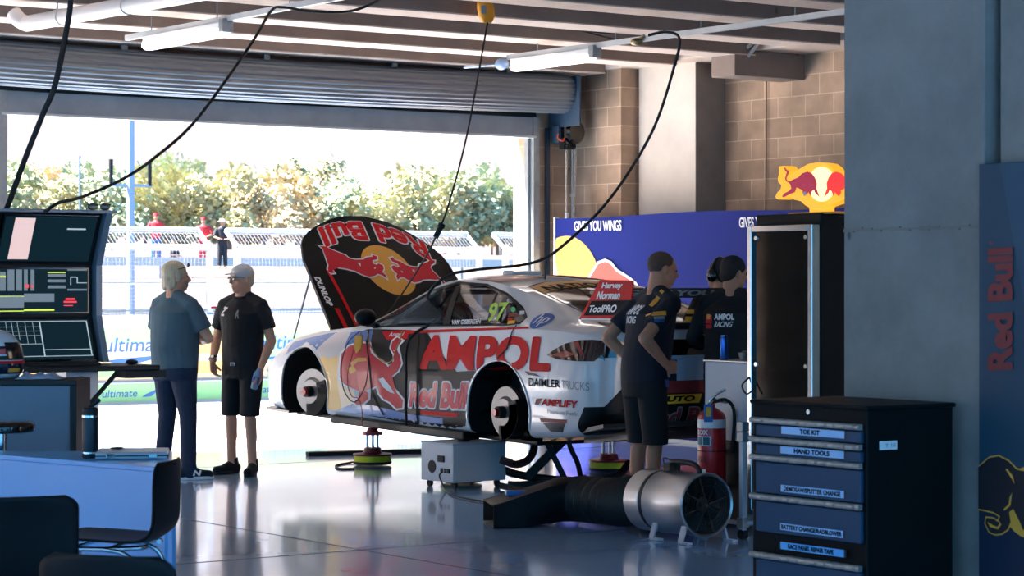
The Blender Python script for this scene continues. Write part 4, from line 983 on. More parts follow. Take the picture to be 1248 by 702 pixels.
# =====================================================================
# OUTDOORS
# =====================================================================
M['fencepaint'] = mat('white_fence_steel', 'a3adc2', .5, .1)
M['wire'] = mat('white_fence_wire', '8f8e98', .5)
def fence_panel(x0, label):
    r_ = empty('debris_fence_panel', (x0, 27.92, 1.14), label=label, cat='fence', group='white debris fence panels on the pit wall')
    L = 3.98; a = MB(); a.cyl((0, 0, 0), (0, 0, .90), .05, n=8); a.build('post', 'fencepaint', r_, smooth=50)
    a = MB(); a.cyl((L, 0, 0), (L, 0, .90), .05, n=8); a.build('post', 'fencepaint', r_, smooth=50)
    for X in (0, L):
        a = MB(); a.cyl((X, 0, .90), (X, .32, 1.13), .03, n=8); a.build('overhang_arm', 'fencepaint', r_, smooth=50)
    a = MB(); a.cyl((0, 0, .90), (L, 0, .90), .04, n=8); a.build('rail', 'fencepaint', r_, smooth=50)
    a = MB(); a.cyl((0, .32, 1.13), (L, .32, 1.13), .045, n=8); a.build('top_rail', 'fencepaint', r_, smooth=50)
    for z in (.06, .42):
        a = MB(); a.cyl((0, 0, z), (L, 0, z), .014, n=6); a.build('tension_wire', 'galv', r_)
    a = MB(); n_ = 72
    for i in range(n_ + 1): x = L * i / n_; a.beam((x, 0, 0), (x, 0, .9), .004, .004); a.beam((x, 0, .9), (x, .32, 1.13), .004, .004)
    for k in range(17): z = .05 * k + .05; a.beam((0, 0, z), (L, 0, z), .006, .006)
    for k in range(4): t = (k + .5) / 4; a.beam((0, .32 * t, .9 + .23 * t), (L, .32 * t, .9 + .23 * t), .006, .006)
    a.build('wire_mesh', 'wire', r_)
fence_panel(6.5, 'white fence panel on the pit wall, mostly behind the monitor console')
fence_panel(10.95, 'white fence panel on the pit wall behind the grey shirted man')
fence_panel(15.35, 'white fence panel on the pit wall behind the raised bonnet')
fence_panel(19.8, 'white fence panel on the pit wall at the right door jamb')
# sponsor boards on the pit wall
M['lightgreen'] = mat('pale_green_vinyl', '83b87c', .6)
M['orangeprint'] = mat('pale_orange_print', 'cf9a62', .6)
M['brandblue'] = mat('brand_blue_vinyl', '1c5596', .5)
def board(x0, label):
    r_ = empty('sponsor_board', (x0, 27.8, 0), label=label, cat='sign board', group='sponsor boards along the pit wall')
    L = 4.3; a = MB(); a.box(0, -.015, .30, L, 0, 1.0); a.build('upper_board', 'cream', r_)
    r2 = empty('base_strip', (x0, 27.8, 0), label=label.replace('cream and green board on the pit wall', 'green strip at the pit wall foot'), cat='sign strip', group='green strips at the foot of the pit wall')
    a = MB(); a.box(0, -.155, .02, L, -.142, .25); a.build('strip_panel', 'lightgreen', r2)
    for (u0, u1, z0, z1, m) in ((.05, 1.9, .78, .98, 'lightgreen'), (.05, .9, .34, .5, 'lightgreen'), (.9, 2.2, .36, .52, 'orangeprint'), (.95, 1.9, .62, .8, 'orangeprint'), (2.4, 3.6, .5, .9, 'lightgreen'), (3.3, 4.2, .35, .6, 'orangeprint')):
        a = MB(); a.add([(u0, -.018, z0), (u1, -.018, z0), (u1 - .08, -.018, z1), (u0 + .08, -.018, z1)], [(0, 1, 2, 3)]); a.build('colour_block', m, r_, fix=False)
    for (u0, z0, s_) in ((.14, .66, 1.0), (2.5, .66, 1.0)):
        a = MB(); text_on(a, 'ultimate', lambda x, y: Vector((u0 + s_ * x * .95, -.022, z0 + .19 * y)), .01, .15); a.build('sponsor_lettering', 'brandblue', r_, fix=False)
        a = MB(); a.add([(u0 + .02, -.022, .55), (u0 + .3, -.022, .47), (u0 + 1.0, -.022, .62), (u0 + .25, -.022, .575)], [(0, 1, 2, 3)]); a.build('arrow_swoosh', 'brandblue', r_, fix=False)
    for u0 in (.05, 2.1):
        a = MB(); text_on(a, 'ultimate', lambda x, y: Vector((u0 + .5 * x, -.16, .08 + .10 * y)), .01, .15); a.build('sponsor_lettering', 'brandblue', r2, fix=False)
        a = MB(); a.add([(u0 + .56, -.16, .07), (u0 + .7, -.16, .08), (u0 + .88, -.16, .21), (u0 + .62, -.16, .11)], [(0, 1, 2, 3)]); a.build('arrow_swoosh', 'brandblue', r2, fix=False)
board(8.85, 'cream and green board on the pit wall, mostly behind the monitor console')
board(13.17, 'cream and green board on the pit wall behind the two standing men')
board(17.6, 'cream and green board on the pit wall behind the front of the race car')
# poles
M['polegrey'] = mat('pale_blue_steel_pole', 'a9b8ca', .5, .2)
q = on_y(159, 143, 50.0); lp = empty('light_pole', (q.x, 50.0, 0), label='tall pale grey pole with short crossarm beyond the pit wall', cat='pole')
a = MB(); a.cyl((0, 0, 0), (0, 0, 12), .10, .08, n=12); a.build('mast', 'polegrey', lp, smooth=50)
zc = on_y(159, 226, 50).z; a = MB(); a.beam((-.55, 0, zc), (.55, 0, zc), .06, .06)
a.build('crossarm', 'polegrey', lp)
for sx in (-.5, .5): a = MB(); a.cyl((sx, 0, zc), (sx, 0, zc + .6), .05, n=8); a.build('insulator', 'black', lp)
q = on_y(97, 190, 70.0); a = MB(); a.cyl((q.x, 70, 1.5), (q.x, 70, q.z), .04, n=8); tag(a.build('thin_mast', 'galv'), 'thin dark mast among the trees left of the tall pole', 'pole')
# guard rails on the far bank
for i, (Y, z, lab) in enumerate(((56, .75, 'pale guard rail nearest the far side of the track'), (74, 2.35, 'pale guard rail higher up the far bank'))):
    r_ = empty('guard_rail', (0, Y, 0), label=lab, cat='guard rail'); a = MB(); a.box(-20, -.03, z - .16, 110, .03, z + .14); a.build('rail', 'galvlight', r_)
    a = MB()
    for k in range(40): a.box(-20 + k * 3.2, .03, z - 1.2, -19.88 + k * 3.2, .15, z + .1)
    po = a.build('post_row', 'galv', r_); po['kind'] = 'stuff'
# marshal hut boxes in front of the bank
for i, (px, wpx, lab) in enumerate(((132, 28, 'long low slatted bench frame on the far grass, left'), (190, 26, 'long low slatted bench frame on the far grass, right of the pole'))):
    p_ = on_y(px, 370, 53.5); r_ = empty('barrier_frame', (p_.x, 53.5, 0), label=lab, cat='barrier'); 
    for z in (.15, .45, .75): a = MB(); a.box(-.1, -.02, z, 2.0, .02, z + .12); a.build('slat', 'galv', r_)
    for x in (0, 1.9): a = MB(); a.box(x - .03, -.05, -.05, x + .03, -.02, .9); a.build('post', 'galv', r_)
# trees
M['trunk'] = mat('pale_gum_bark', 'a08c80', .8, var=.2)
LM = [mat('hazed_olive_leaves', 'bab68e', .9, var=.15, scale=.6, spec=.05), mat('hazed_golden_leaves', 'cfbc96', .9, var=.15, scale=.6, spec=.05), mat('hazed_blue_green_leaves', 'acb494', .9, var=.15, scale=.6, spec=.05)]  # leaf colours paled in place of distance haze and light through leaves
def crown_mesh(seed, m):
    rnd = random.Random(seed); mb = MB(); blobs = []
    for k in range(11): blobs.append((Vector((rnd.uniform(-3, 3), rnd.uniform(-2.2, 2.2), rnd.uniform(2.2, 7.2))), rnd.uniform(1.0, 1.9)))
    for c, r in blobs:
        for i in range(210):
            d = Vector((rnd.gauss(0, 1), rnd.gauss(0, 1), rnd.gauss(0, .8))).normalized(); p = c + d * r * rnd.uniform(.6, 1.05)
            s_ = rnd.uniform(.12, .30); a = Vector((rnd.gauss(0, 1), rnd.gauss(0, 1), rnd.gauss(0, 1))).normalized(); b = a.orthogonal().normalized()
            mb.add([p - a * s_ - b * s_ * .6, p + a * s_ - b * s_ * .6, p + a * s_ + b * s_ * .6, p - a * s_ + b * s_ * .6], [(0, 1, 2, 3)])
    me = mb.mesh('crown', fix=False); me.materials.append(m)
    tk = MB(); tk.tube([(0, 0, -1), (.1, 0, 1.5), (-.1, .1, 3.5)], [.22, .17, .12], 8)
    for c, r in blobs[:8]: tk.tube([(0, 0, 1.2 + rnd.random() * 1.5), (c * .5 + Vector((0, 0, 1))), c], [.10, .07, .03], 6)
    tm = tk.mesh('trunk', 50); tm.materials.append(M['trunk']); return me, tm
variants = [crown_mesh(11 + k, LM[k % 3]) for k in range(6)]
KN = ['olive green', 'golden green', 'blue green']
rt = random.Random(5)
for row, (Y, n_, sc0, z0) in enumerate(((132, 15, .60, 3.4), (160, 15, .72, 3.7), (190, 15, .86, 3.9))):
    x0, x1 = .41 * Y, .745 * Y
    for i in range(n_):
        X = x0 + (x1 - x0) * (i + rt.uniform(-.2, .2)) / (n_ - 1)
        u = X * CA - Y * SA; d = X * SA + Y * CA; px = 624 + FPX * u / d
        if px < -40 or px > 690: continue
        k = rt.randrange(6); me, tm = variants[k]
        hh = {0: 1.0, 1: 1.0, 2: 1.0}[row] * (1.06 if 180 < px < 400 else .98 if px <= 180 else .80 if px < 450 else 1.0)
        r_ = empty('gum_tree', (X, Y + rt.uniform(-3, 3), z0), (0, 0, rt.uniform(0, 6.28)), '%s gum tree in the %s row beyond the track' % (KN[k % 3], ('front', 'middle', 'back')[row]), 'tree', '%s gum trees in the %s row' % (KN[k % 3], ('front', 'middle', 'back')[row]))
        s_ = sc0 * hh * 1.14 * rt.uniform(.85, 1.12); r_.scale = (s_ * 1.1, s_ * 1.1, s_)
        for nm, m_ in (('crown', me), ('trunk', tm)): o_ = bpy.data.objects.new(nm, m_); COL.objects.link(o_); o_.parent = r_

# =====================================================================
# THINGS ON THE RIGHT
# =====================================================================
# --- tool cabinet ---
M['cabblack'] = mat('black_powder_coat', '080c0e', .6, bump=.02, bscale=200, spec=.2)
M['drawerblue'] = mat('petrol_blue_drawer', '083e5c', .5, var=.03)
M['handle'] = mat('rippled_aluminium', 'a8a29a', .35, .6, var=.25, scale=25)
M['labelblue'] = mat('pale_blue_label', 'a9cdf2', .5)
M['labelsky'] = mat('bright_blue_label', '5fb4f0', .5)
tcb = empty('tool_cabinet', (6.9, 7.2, 0), label='black tool cabinet with blue labelled drawers in front of the near concrete pillar', cat='tool cabinet')
FX = 6.66
b_ = MB(); b_.box(6.675, 6.88, .13, 7.17, 7.58, 1.045); b_.build('cabinet_body', 'cabblack', tcb, world=True, bevel=.008)
b_ = MB(); b_.box(6.665, 6.87, 1.035, 7.18, 7.59, 1.055); b_.build('lid', 'cabblack', tcb, world=True, bevel=.008)
fx = lambda px, py: on_x(px, py, FX)
yl, yr = fx(922, 550).y, fx(1049.5, 550).y
def zof(py): return on_x(922, py, FX).z
for i, (t0, t1, lab) in enumerate(((517, 530.5, 'TOE KIT'), (540.5, 553, 'HAND TOOLS'), (562, 599.5, 'DEMOSAW/SPLITTER CHANGE'), (609.5, 646.5, 'BATTERY CHANGE/RADBLOWER'), (680.5, 735, None), (740, 770, None))):
    b_ = MB(); b_.box(FX - .004, yr, zof(t1), FX + .016, yl, zof(t0)); dr = b_.build('drawer', 'drawerblue', tcb, world=True, bevel=.003)
    zh = zof(t0 - 5.6); h_ = MB(); pts = []
    for k in range(61):
        y_ = yr - .012 + (yl - yr + .03) * k / 60; pts.append((FX - .018 - .0035 * sin(k * 2 * pi / 5), y_, zh))
    rgs = [[(p[0] + a, p[1], p[2] + c) for a, c in ((.014, -.012), (-.006, -.012), (-.010, -.004), (-.010, .006), (-.004, .012), (.014, .012))] for p in pts]
    h_.rings(rgs); h_.build('drawer_pull', 'handle', dr, world=True, smooth=60)
LB = [((953.5, 519.5), (1030.5, 525.5), (1030.5, 534.5), (953.5, 528.5), 'TOE KIT', .30, .62), ((952.5, 543.5), (1030, 550), (1030, 559.3), (952.5, 552.3), 'HAND TOOLS', .22, .78), ((953, 590.6), (1030, 598.3), (1030, 607.4), (953, 599), 'DEMOSAW/SPLITTER CHANGE', .05, .95), ((952.3, 637.2), (1029, 647), (1029, 655.8), (952.3, 645.5), 'BATTERY CHANGE/RADBLOWER', .02, .98), ((952.7, 660), (1030, 670.2), (1030, 679.3), (952.7, 668.8), 'RACE PANEL REPAIR TAPE', .12, .84)]
for i, (a, b, c, d_, s_, t0, t1) in enumerate(LB):
    P = [Vector((FX - .0065, p_.y, p_.z)) for p_ in (fx(*a), fx(*b), fx(*c), fx(*d_))]
    m_ = MB(); cx_ = sum(P, Vector()) / 4; m_.add([cx_ + (p_ - cx_) * 1.06 + Vector((.001, 0, 0)) for p_ in P], [(0, 1, 2, 3)]); m_.build('label_border', 'navy', tcb, world=True, fix=False)
    m_ = MB(); m_.add(P, [(0, 1, 2, 3)]); lb_ = m_.build('label_plate', 'labelsky' if i == 4 else 'labelblue', tcb, world=True, fix=False)
    fm_ = quad_map(*[p_ - Vector((.0012, 0, 0)) for p_ in P]); m_ = MB(); text_on(m_, s_, lambda x, y: fm_(t0 + (t1 - t0) * x, .16 + .68 * y), .06, 0); m_.build('lettering', 'blacktext', lb_, world=True, fix=False)
k_ = fx(984, 502); m_ = MB(); m_.lathe([(.001, -.012), (.011, -.012), (.013, 0), (.001, 0)], (6.675, k_.y, k_.z), 16, 'x'); m_.build('key_lock', 'chrome', tcb, world=True, smooth=40)
q0, q1 = on_y(1072, 538, 6.878), on_y(1093, 547.5, 6.878); m_ = MB(); m_.box(q0.x, 6.876, q1.z, q1.x, 6.8805, q0.z); m_.build('paper_sticker', 'whitetext', tcb, world=True)
m_ = MB(); text_on(m_, 'T 10', lambda x, y: Vector((q0.x + (q1.x - q0.x) * (.3 + .6 * x), 6.875, q1.z + (q0.z - q1.z) * (.3 + .4 * y))), .03); m_.build('lettering', 'greytext', tcb, world=True, fix=False)
for x in (6.74, 7.1):
    for y in (6.95, 7.5): m_ = MB(); m_.cyl((x - .02, y, .06), (x + .02, y, .06), .06, n=20); m_.beam((x, y, .07), (x, y, .13), .05, .03); m_.build('caster', 'rubber', tcb, world=True, smooth=40)

# --- near banner stand at the right edge ---
M['bannerteal'] = mat('teal_blue_banner', '193f52', .6, var=.03)
M['bannernavy'] = mat('deep_navy_banner', '12243e', .55)
nb = empty('printed_banner', (7.2, 6.4, 0), label='tall teal energy drink banner panel standing at the right edge beside the pillar', cat='banner')
NX = 7.21; nxp = lambda px, py: on_x(px, py, NX)
ya, zt = nxp(1193, 200).y, nxp(1193, 200).z
b_ = MB(); b_.box(NX, 5.4, .02, NX + .03, ya, zt); b_.build('banner_panel', 'bannerteal', nb, world=True, bevel=.003)
def ndec(pts, m, lift, name='printed_artwork'):
    P = [nxp(*p_) if not isinstance(p_, Vector) else p_ for p_ in pts]; b_ = MB(); b_.add([(NX - lift, p_.y, p_.z) for p_ in P], [tuple(range(len(P)))]); b_.build(name, m, nb, world=True, fix=False)
ndec([(1219, 199), (1262, 197), (1262, 440), (1238, 310)], mat('lighter_teal_print', '1f4a5e', .6), .002)
ndec([(1193.5, 612), (1262, 600), (1262, 900), (1193.5, 900)], 'bannernavy', .002)
P = [nxp(1205.5, 452), nxp(1205.5, 303), nxp(1236, 301), nxp(1236, 450)]
fm_ = quad_map(*[Vector((NX - .008, p_.y, p_.z)) for p_ in P]); b_ = MB(); text_on(b_, 'Red Bull', fm_, .055, 0, 1.0); b_.build('brand_lettering', mat('dull_red_vinyl', '7d1a22', .5), nb, world=True, fix=False)
ndec([(x, y) for x, y in ell2(1208.5, 296, 2, 2, 12)], 'darkred', .004)
ndec(ell2(1262, 612, 40, 46), 'amber', .003)
BP = [(1193.5, 569), (1200, 564), (1207, 558), (1218, 556), (1230, 562), (1240, 572), (1252, 575), (1262, 590), (1262, 640), (1248, 646), (1244, 636), (1236, 620), (1231, 624), (1233, 636), (1229, 645), (1222, 650), (1214, 651), (1207, 648), (1202, 638), (1203, 631), (1212, 632), (1217, 636), (1220, 629), (1212, 624), (1200, 621), (1193.5, 620)]
P2 = [(nxp(*p_).y, nxp(*p_).z) for p_ in BP]
ndec([Vector((0, a, b)) if a < ya else Vector((0, ya - .001, b)) for a, b in offset_poly(P2, .006)], 'amber', .0045); ndec([Vector((0, a, b)) for a, b in P2], mat('dark_maroon_print', '221a22', .55), .006)
for pts in ([(1227, 572), (1229, 571), (1236, 580), (1238, 590), (1235, 584)], [(1232, 606), (1235, 600), (1233, 616), (1226, 622), (1224, 621), (1231, 614)], [(1205, 636), (1212, 640), (1217, 642), (1220, 638), (1216, 633), (1218, 633), (1222, 639), (1218, 645), (1208, 642)]): ndec(pts, 'amber', .0075)

# --- drinks fridge with the lit sign ---
fr = empty('display_fridge', (9.75, 10.5, 0), label='tall black display fridge with chrome framed glass door beside the near pillar', cat='fridge')
GX = 9.48; gx = lambda px, py: on_x(px, py, GX)
yL, yR = gx(912, 400).y, gx(991, 400).y
b_ = MB(); b_.box(GX + .06, yR - .005, .12, 10.12, yL, gx(965, 260).z); b_.build('fridge_body', 'cabblack', fr, world=True, bevel=.01)
zt2 = gx(912, 275.5).z
def frame(y0, y1, z0, z1, w_, x0, x1, nm, m, par):
    b_ = MB(); b_.box(x0, y0, z0, x1, y0 + w_, z1); b_.box(x0, y1 - w_, z0, x1, y1, z1); b_.box(x0, y0 + w_, z1 - w_, x1, y1 - w_, z1); b_.box(x0, y0 + w_, z0, x1, y1 - w_, z0 + w_); return b_.build(nm, m, par, world=True, bevel=.004)
dr_ = frame(yR, yL, .14, zt2, .038, GX - .01, GX + .055, 'door_frame', 'chrome', fr)
b_ = MB(); b_.box(GX + .012, yR + .03, .17, GX + .022, yL - .03, zt2 - .03); b_.build('door_glass', mat('black_glass', '030507', .05, spec=.25, alpha=.97), fr, world=True)
for (yy, zz) in ((yR + .07, zt2 - .075), (yL - .065, zt2 - .075), (yR + .07, 1.06), (yL - .065, 1.06)): b_ = MB(); b_.lathe([(.001, -.012), (.013, -.012), (.017, 0), (.001, 0)], (GX + .012, yy, zz), 16, 'x'); b_.build('glass_bolt', 'chrome', fr, world=True, smooth=40)
for k in range(5):
    z = .35 + .33 * k; b_ = MB(); b_.box(GX + .07, yR + .05, z, 10.05, yL - .05, z + .012); b_.build('shelf', 'galv', fr, world=True)
b_ = MB(); b_.tube(bez([(GX - .01, yL - .02, .98), (GX - .05, yL + .0, .93), (GX - .05, yL - .04, .88), (GX - .02, yL - .06, .9)], 6), .006, 6); b_.build('door_cable', 'rubber', fr, world=True)
# a few cans faintly visible behind the dark glass
can0 = None
def can(parent_loc, label, grp, m):
    c = empty('drink_can', parent_loc, label=label, cat='can', group=grp)
    b_ = MB(); b_.lathe([(.001, 0), (.022, 0), (.0265, .008), (.0265, .12), (.022, .134), (.001, .134)], n=18); b_.build('can_body', m, c, smooth=35); b_ = MB(); b_.lathe([(.001, .132), (.0215, .132), (.0215, .136), (.001, .136)], n=18); b_.build('can_lid', 'chrome', c, smooth=35); return c
M['canblue'] = mat('blue_silver_can', '3a6fc0', .25, .8, var=.3, scale=20)
for k, z in enumerate((1.352, 1.022)):
    for j in range(3): can((GX + .14, yR + .16 + .1 * j, z), 'blue and silver drink can on the %s visible fridge shelf' % ('upper', 'lower')[k], 'cans on the %s fridge shelf' % ('upper', 'lower')[k], 'canblue')
# lit sign on top
M['signyellow'] = mat('lit_yellow_acrylic', 'f2a81e', .4, emit=(1.0, .45, .03), estr=.32)
M['signglow'] = mat('lit_pale_acrylic', 'ffd080', .4, emit=(1.0, .62, .25), estr=.75)
M['signbull'] = mat('translucent_maroon_film', '8a1436', .4, emit=(.35, .01, .05), estr=.3)
M['signred'] = mat('translucent_red_film', 'd01a20', .4, emit=(.8, .02, .02), estr=.4)
sg = empty('lit_sign', (9.62, 10.35, 1.965), label='glowing yellow bull shaped light sign standing on top of the display fridge', cat='light sign')
SX = 9.60; sx_ = lambda px, py: on_x(px, py, SX)
def spx(cx, cy): return (930 + cx / 7.8, 190 + cy / 7.8)
OUT = [(150, 100), (205, 95), (225, 120), (240, 150), (235, 180), (300, 150), (370, 110), (430, 75), (520, 62), (600, 72), (650, 110), (685, 160), (760, 190), (840, 160), (900, 120), (960, 130), (930, 200), (950, 300), (960, 390), (880, 410), (800, 390), (760, 410), (700, 445), (640, 460), (585, 480), (560, 500), (440, 500), (430, 485), (400, 470), (360, 430), (290, 415), (250, 390), (200, 410), (140, 415), (115, 390), (135, 350), (165, 320), (175, 280), (145, 250), (140, 210), (155, 160)]
P = [sx_(*spx(*p_)) for p_ in OUT]; P = [Vector((SX, p_.y, p_.z)) for p_ in P]
b_ = MB(); b_.prism(P, (.09, 0, 0)); b_.build('sign_body', 'signyellow', sg, world=True)
def sdec(pts, m, lift, name='sign_artwork'):
    Q = [sx_(*spx(*p_)) for p_ in pts]; b_ = MB(); b_.add([(SX - lift, p_.y, p_.z) for p_ in Q], [tuple(range(len(Q)))]); b_.build(name, m, sg, world=True, fix=False)
sdec(ell2(560, 270, 130, 165), 'signglow', .003)
SBULL = [(205, 115), (215, 110), (235, 135), (255, 140), (250, 170), (240, 190), (230, 215), (240, 240), (265, 240), (290, 225), (340, 205), (380, 165), (430, 150), (470, 165), (500, 205), (520, 260), (515, 310), (530, 350), (545, 395), (500, 350), (490, 320), (470, 340), (455, 385), (440, 345), (420, 370), (400, 385), (380, 350), (385, 330), (350, 310), (325, 300), (310, 345), (270, 360), (230, 380), (205, 395), (185, 385), (210, 355), (250, 335), (275, 310), (265, 270), (250, 255), (225, 240), (215, 215), (225, 180), (232, 155), (215, 140)]
sdec(SBULL, 'signbull', .006); sdec([(1210 - x * 1.0 if False else 1130 - (x - 0), y) for x, y in SBULL if True], 'signred', .006)
sdec(ell2(405, 360, 16, 20), 'whitetext', .008)
b_ = MB(); b0 = sx_(*spx(430, 500)); b1 = sx_(*spx(585, 500)); b_.box(SX + .01, b1.y, 1.972, SX + .08, b0.y, b0.z + .02); b_.build('sign_neck', 'signyellow', sg, world=True)
b_ = MB(); b0 = sx_(*spx(280, 540)); b_.box(SX - .04, b1.y - .12, 1.966, SX + .12, b0.y, 1.979); b_.build('sign_base', 'amber', sg, world=True, bevel=.003)
# --- grey steel cabinet with can and dish, extinguisher ---
gc = empty('steel_cabinet', (9.95, 11.25, 0), label='waist high pale grey steel cabinet behind the fire extinguisher', cat='cabinet')
q = [at_d(859, 438, 15.2), at_d(914, 438, 14.75)]
CX = 9.72; cy1, cy0, cz = on_x(859, 440, CX).y, on_x(913, 440, CX).y, on_x(880, 439, CX).z
M['palesteel'] = mat('pale_grey_enamel', 'b9bfc6', .4, var=.05)
b_ = MB(); b_.box(CX, cy0, .03, CX + .5, cy1, cz - .012); b_.build('cabinet_body', 'palesteel', gc, world=True, bevel=.006)
b_ = MB(); b_.box(CX - .01, cy0 - .01, cz - .012, CX + .51, cy1 + .01, cz); b_.build('cabinet_top', 'steel', gc, world=True, bevel=.004)
b_ = MB(); b_.box(CX - .006, cy0 + .02, .06, CX, cy1 - .02, .56); b_.build('lower_door', 'black', gc, world=True, bevel=.004)
cn = on_x(882.5, 438, CX + .06); b_ = can((cn.x, cn.y, cz), 'tall silver and blue drink can standing on the grey steel cabinet', None, 'canblue')
b_.scale = (1.05, 1.05, 1.15)
cn = on_x(908, 438, CX + .06); b_ = MB(); b_.lathe([(.001, 0), (.03, 0), (.045, .05), (.042, .05), (.028, .008), (.001, .008)], (cn.x, cn.y, cz), 20); b_.ell((cn.x, cn.y, cz + .04), (.03, .03, .025))
tag(b_.build('small_bowl', 'steel', smooth=50), 'small steel bowl beside the can on the grey steel cabinet', 'bowl')
# upright white trolley leg between the cabinet and the tool cabinet
tl = empty('folded_trolley', (9.1, 10.55, 0), label='narrow white metal trolley frame standing between the fan and the tool cabinet', cat='trolley')
t0 = at_d(906.5, 520, 14.2); t1 = at_d(905.5, 655, 14.2)
b_ = MB(); b_.beam((t1.x, t1.y, .03), (t1.x, t1.y, t0.z), .035, .035); b_.build('upright', 'palesteel', tl, world=True, bevel=.004)
for z in (t0.z, .62, .10): b_ = MB(); b_.beam((t1.x, t1.y, z - .03), (t1.x, t1.y, z + .03), .055, .055); b_.build('bracket', 'galv', tl, world=True, bevel=.004)
b_ = MB(); b_.beam((t1.x, t1.y, .62), (t1.x + .25, t1.y - .18, .62), .03, .02); b_.beam((t1.x, t1.y, .10), (t1.x + .25, t1.y - .18, .10), .03, .02); b_.build('cross_bar', 'palesteel', tl, world=True)
b_ = MB(); b_.cyl((t1.x - .02, t1.y, .03), (t1.x + .02, t1.y, .03), .03, n=14); b_.build('wheel', 'rubber', tl, world=True, smooth=40)
# extinguisher (hangs on the cabinet front)
ex = at_d(867.5, 560, 14.75); ezb = 1.55 - (590 - 346) * 14.75 / FPX; ezt = 1.55 - (499 - 346) * 14.75 / FPX
fe = empty('fire_extinguisher', (ex.x, ex.y, ezb), label='red fire extinguisher with white band in front of the pale grey cabinet', cat='fire extinguisher')
hh = ezt - ezb; b_ = MB(); b_.lathe([(.001, 0), (.085, 0), (.089, .012), (.089, hh - .05), (.075, hh - .02), (.045, hh), (.022, hh + .015), (.020, hh + .04), (.001, hh + .04)], n=36); b_.build('cylinder', 'red', fe, smooth=35)
b_ = MB(); b_.lathe([(.090, hh - .115), (.0905, hh - .115), (.0905, hh - .06), (.090, hh - .06)], n=36); b_.build('white_band', 'white', fe, smooth=35)
def exquad(a0, a1, z0, z1, m, r_=.0915, s_=None):
    """patch wrapped round the front of the cylinder; angles in degrees from the camera side"""
    base = atan2(-ex.y, -ex.x); b_ = MB()
    if s_ is None:
        n_ = 8; vs = [(r_ * cos(base + radians(a0 + (a1 - a0) * i / n_)), r_ * sin(base + radians(a0 + (a1 - a0) * i / n_)), z) for z in (z0, z1) for i in range(n_ + 1)]
        b_.add(vs, [(i, i + 1, n_ + 2 + i, n_ + 1 + i) for i in range(n_)])
    else:
        v, f, _ = text2d(s_, .04); b_.add([((r_ + .001) * cos(base + radians(a0 + (a1 - a0) * x)), (r_ + .001) * sin(base + radians(a0 + (a1 - a0) * x)), z0 + (z1 - z0) * y) for x, y in v], f)
    b_.build('lettering' if s_ else 'instruction_label', m, fe, fix=False)
exquad(-70, -15, hh - .155, hh - .125, 'whitetext', s_='BOX')
exquad(-72, -5, hh - .225, hh - .165, 'whitetext'); exquad(-70, -40, hh - .22, hh - .17, mat('teal_print', '2f7f86', .5), .0925); exquad(-36, -8, hh - .22, hh - .17, mat('dark_teal_print', '245f70', .5), .0925)
exquad(-72, -25, .06, .10, 'whitetext'); exquad(-90, 90, hh - .262, hh - .255, 'black')
exquad(-70, -20, hh - .33, hh - .29, 'darkred', s_='ABE')
b_ = MB(); b_.tube([(0, 0, hh + .03), (-.01, .01, hh + .055), (.03, -.02, hh + .10), (.07, -.05, hh + .125)], .009, 8); b_.tube([(0, 0, hh + .04), (.04, -.03, hh + .05), (.08, -.055, hh + .04)], .007, 8); b_.cyl((-.02, .0, hh + .02), (.03, 0, hh + .06), .018, n=10); b_.build('valve_lever', 'chrome', fe, smooth=50)
b_ = MB(); b_.tube(bez([(.01, -.01, hh + .05), (.06, -.07, hh + .06), (.10, -.10, hh - .02), (.10, -.08, .2)], 6), .011, 8); b_.build('hose', 'rubber', fe, smooth=60)
tg_ = MB(); tg_.cbox((-.075, -.055, hh - .02), (.055, .004, .11), Matrix.Rotation(atan2(-ex.y, -ex.x) + pi / 2, 3, 'Z')); tg_.build('service_tag', 'blue', fe, bevel=.002); tg_ = MB(); tg_.cbox((-.078, -.059, hh - .01), (.032, .004, .06), Matrix.Rotation(atan2(-ex.y, -ex.x) + pi / 2, 3, 'Z')); tg_.build('tag_card', 'yellow', fe)
b_ = MB(); b_.beam((.0, 0, -.012), (.25, .12, -.012), .14, .02); b_.beam((.09, .04, .2), (.25, .12, .2), .03, .03); b_.build('wall_bracket', 'black', fe)

# --- ventilation fan, duct and nozzle ---
R0 = at_d(861, 616, 14.0); L0 = at_d(790, 611, 14.5); R0.z = .225; L0.z = .215
ax = (R0 - L0).normalized(); fan = empty('ventilation_fan', (R0.x, R0.y, 0), label='silver cylindrical portable ventilation fan lying on the floor by the fridge', cat='fan')
MS = mat('dull_silver_drum', 'b4b9bd', .28, .85, var=.1, scale=8); M['drum'] = MS
def tubeprof(prof, m, nm, par=fan):
    g1 = ax.orthogonal().normalized(); g2 = ax.cross(g1)
    b_ = MB(); b_.rings([[L0 + ax * t + (g1 * cos(2 * pi * k / 40) + g2 * sin(2 * pi * k / 40)) * r for k in range(40)] for t, r in prof], False, False); return b_.build(nm, m, par, world=True, smooth=35)
LL = (R0 - L0).length
s1 = tubeprof([(0, .165), (0, .19), (.14, .19), (.145, .186), (.145, .17)], 'drum', 'rear_sleeve'); tubeprof([(.145, .186), (.185, .186)], 'rubber', 'rubber_joint'); tubeprof([(.185, .17), (.185, .19), (.20, .195), (.215, .19), (LL - .01, .19), (LL, .196), (LL + .012, .19), (LL, .178), (.2, .175)], 'drum', 'fan_drum')
b_ = MB()
for k in range(9): r_ = .02 + .0195 * k; e1 = ax.orthogonal().normalized(); e2 = ax.cross(e1); b_.tube([R0 + ax * (.004 + .0) + (e1 * cos(a) + e2 * sin(a)) * r_ for a in [2 * pi * j / 36 for j in range(36)]], .0018, 5, closed=True)
e1 = Vector((0, 0, 1)); e2 = ax.cross(e1).normalized(); e1 = e2.cross(ax).normalized()
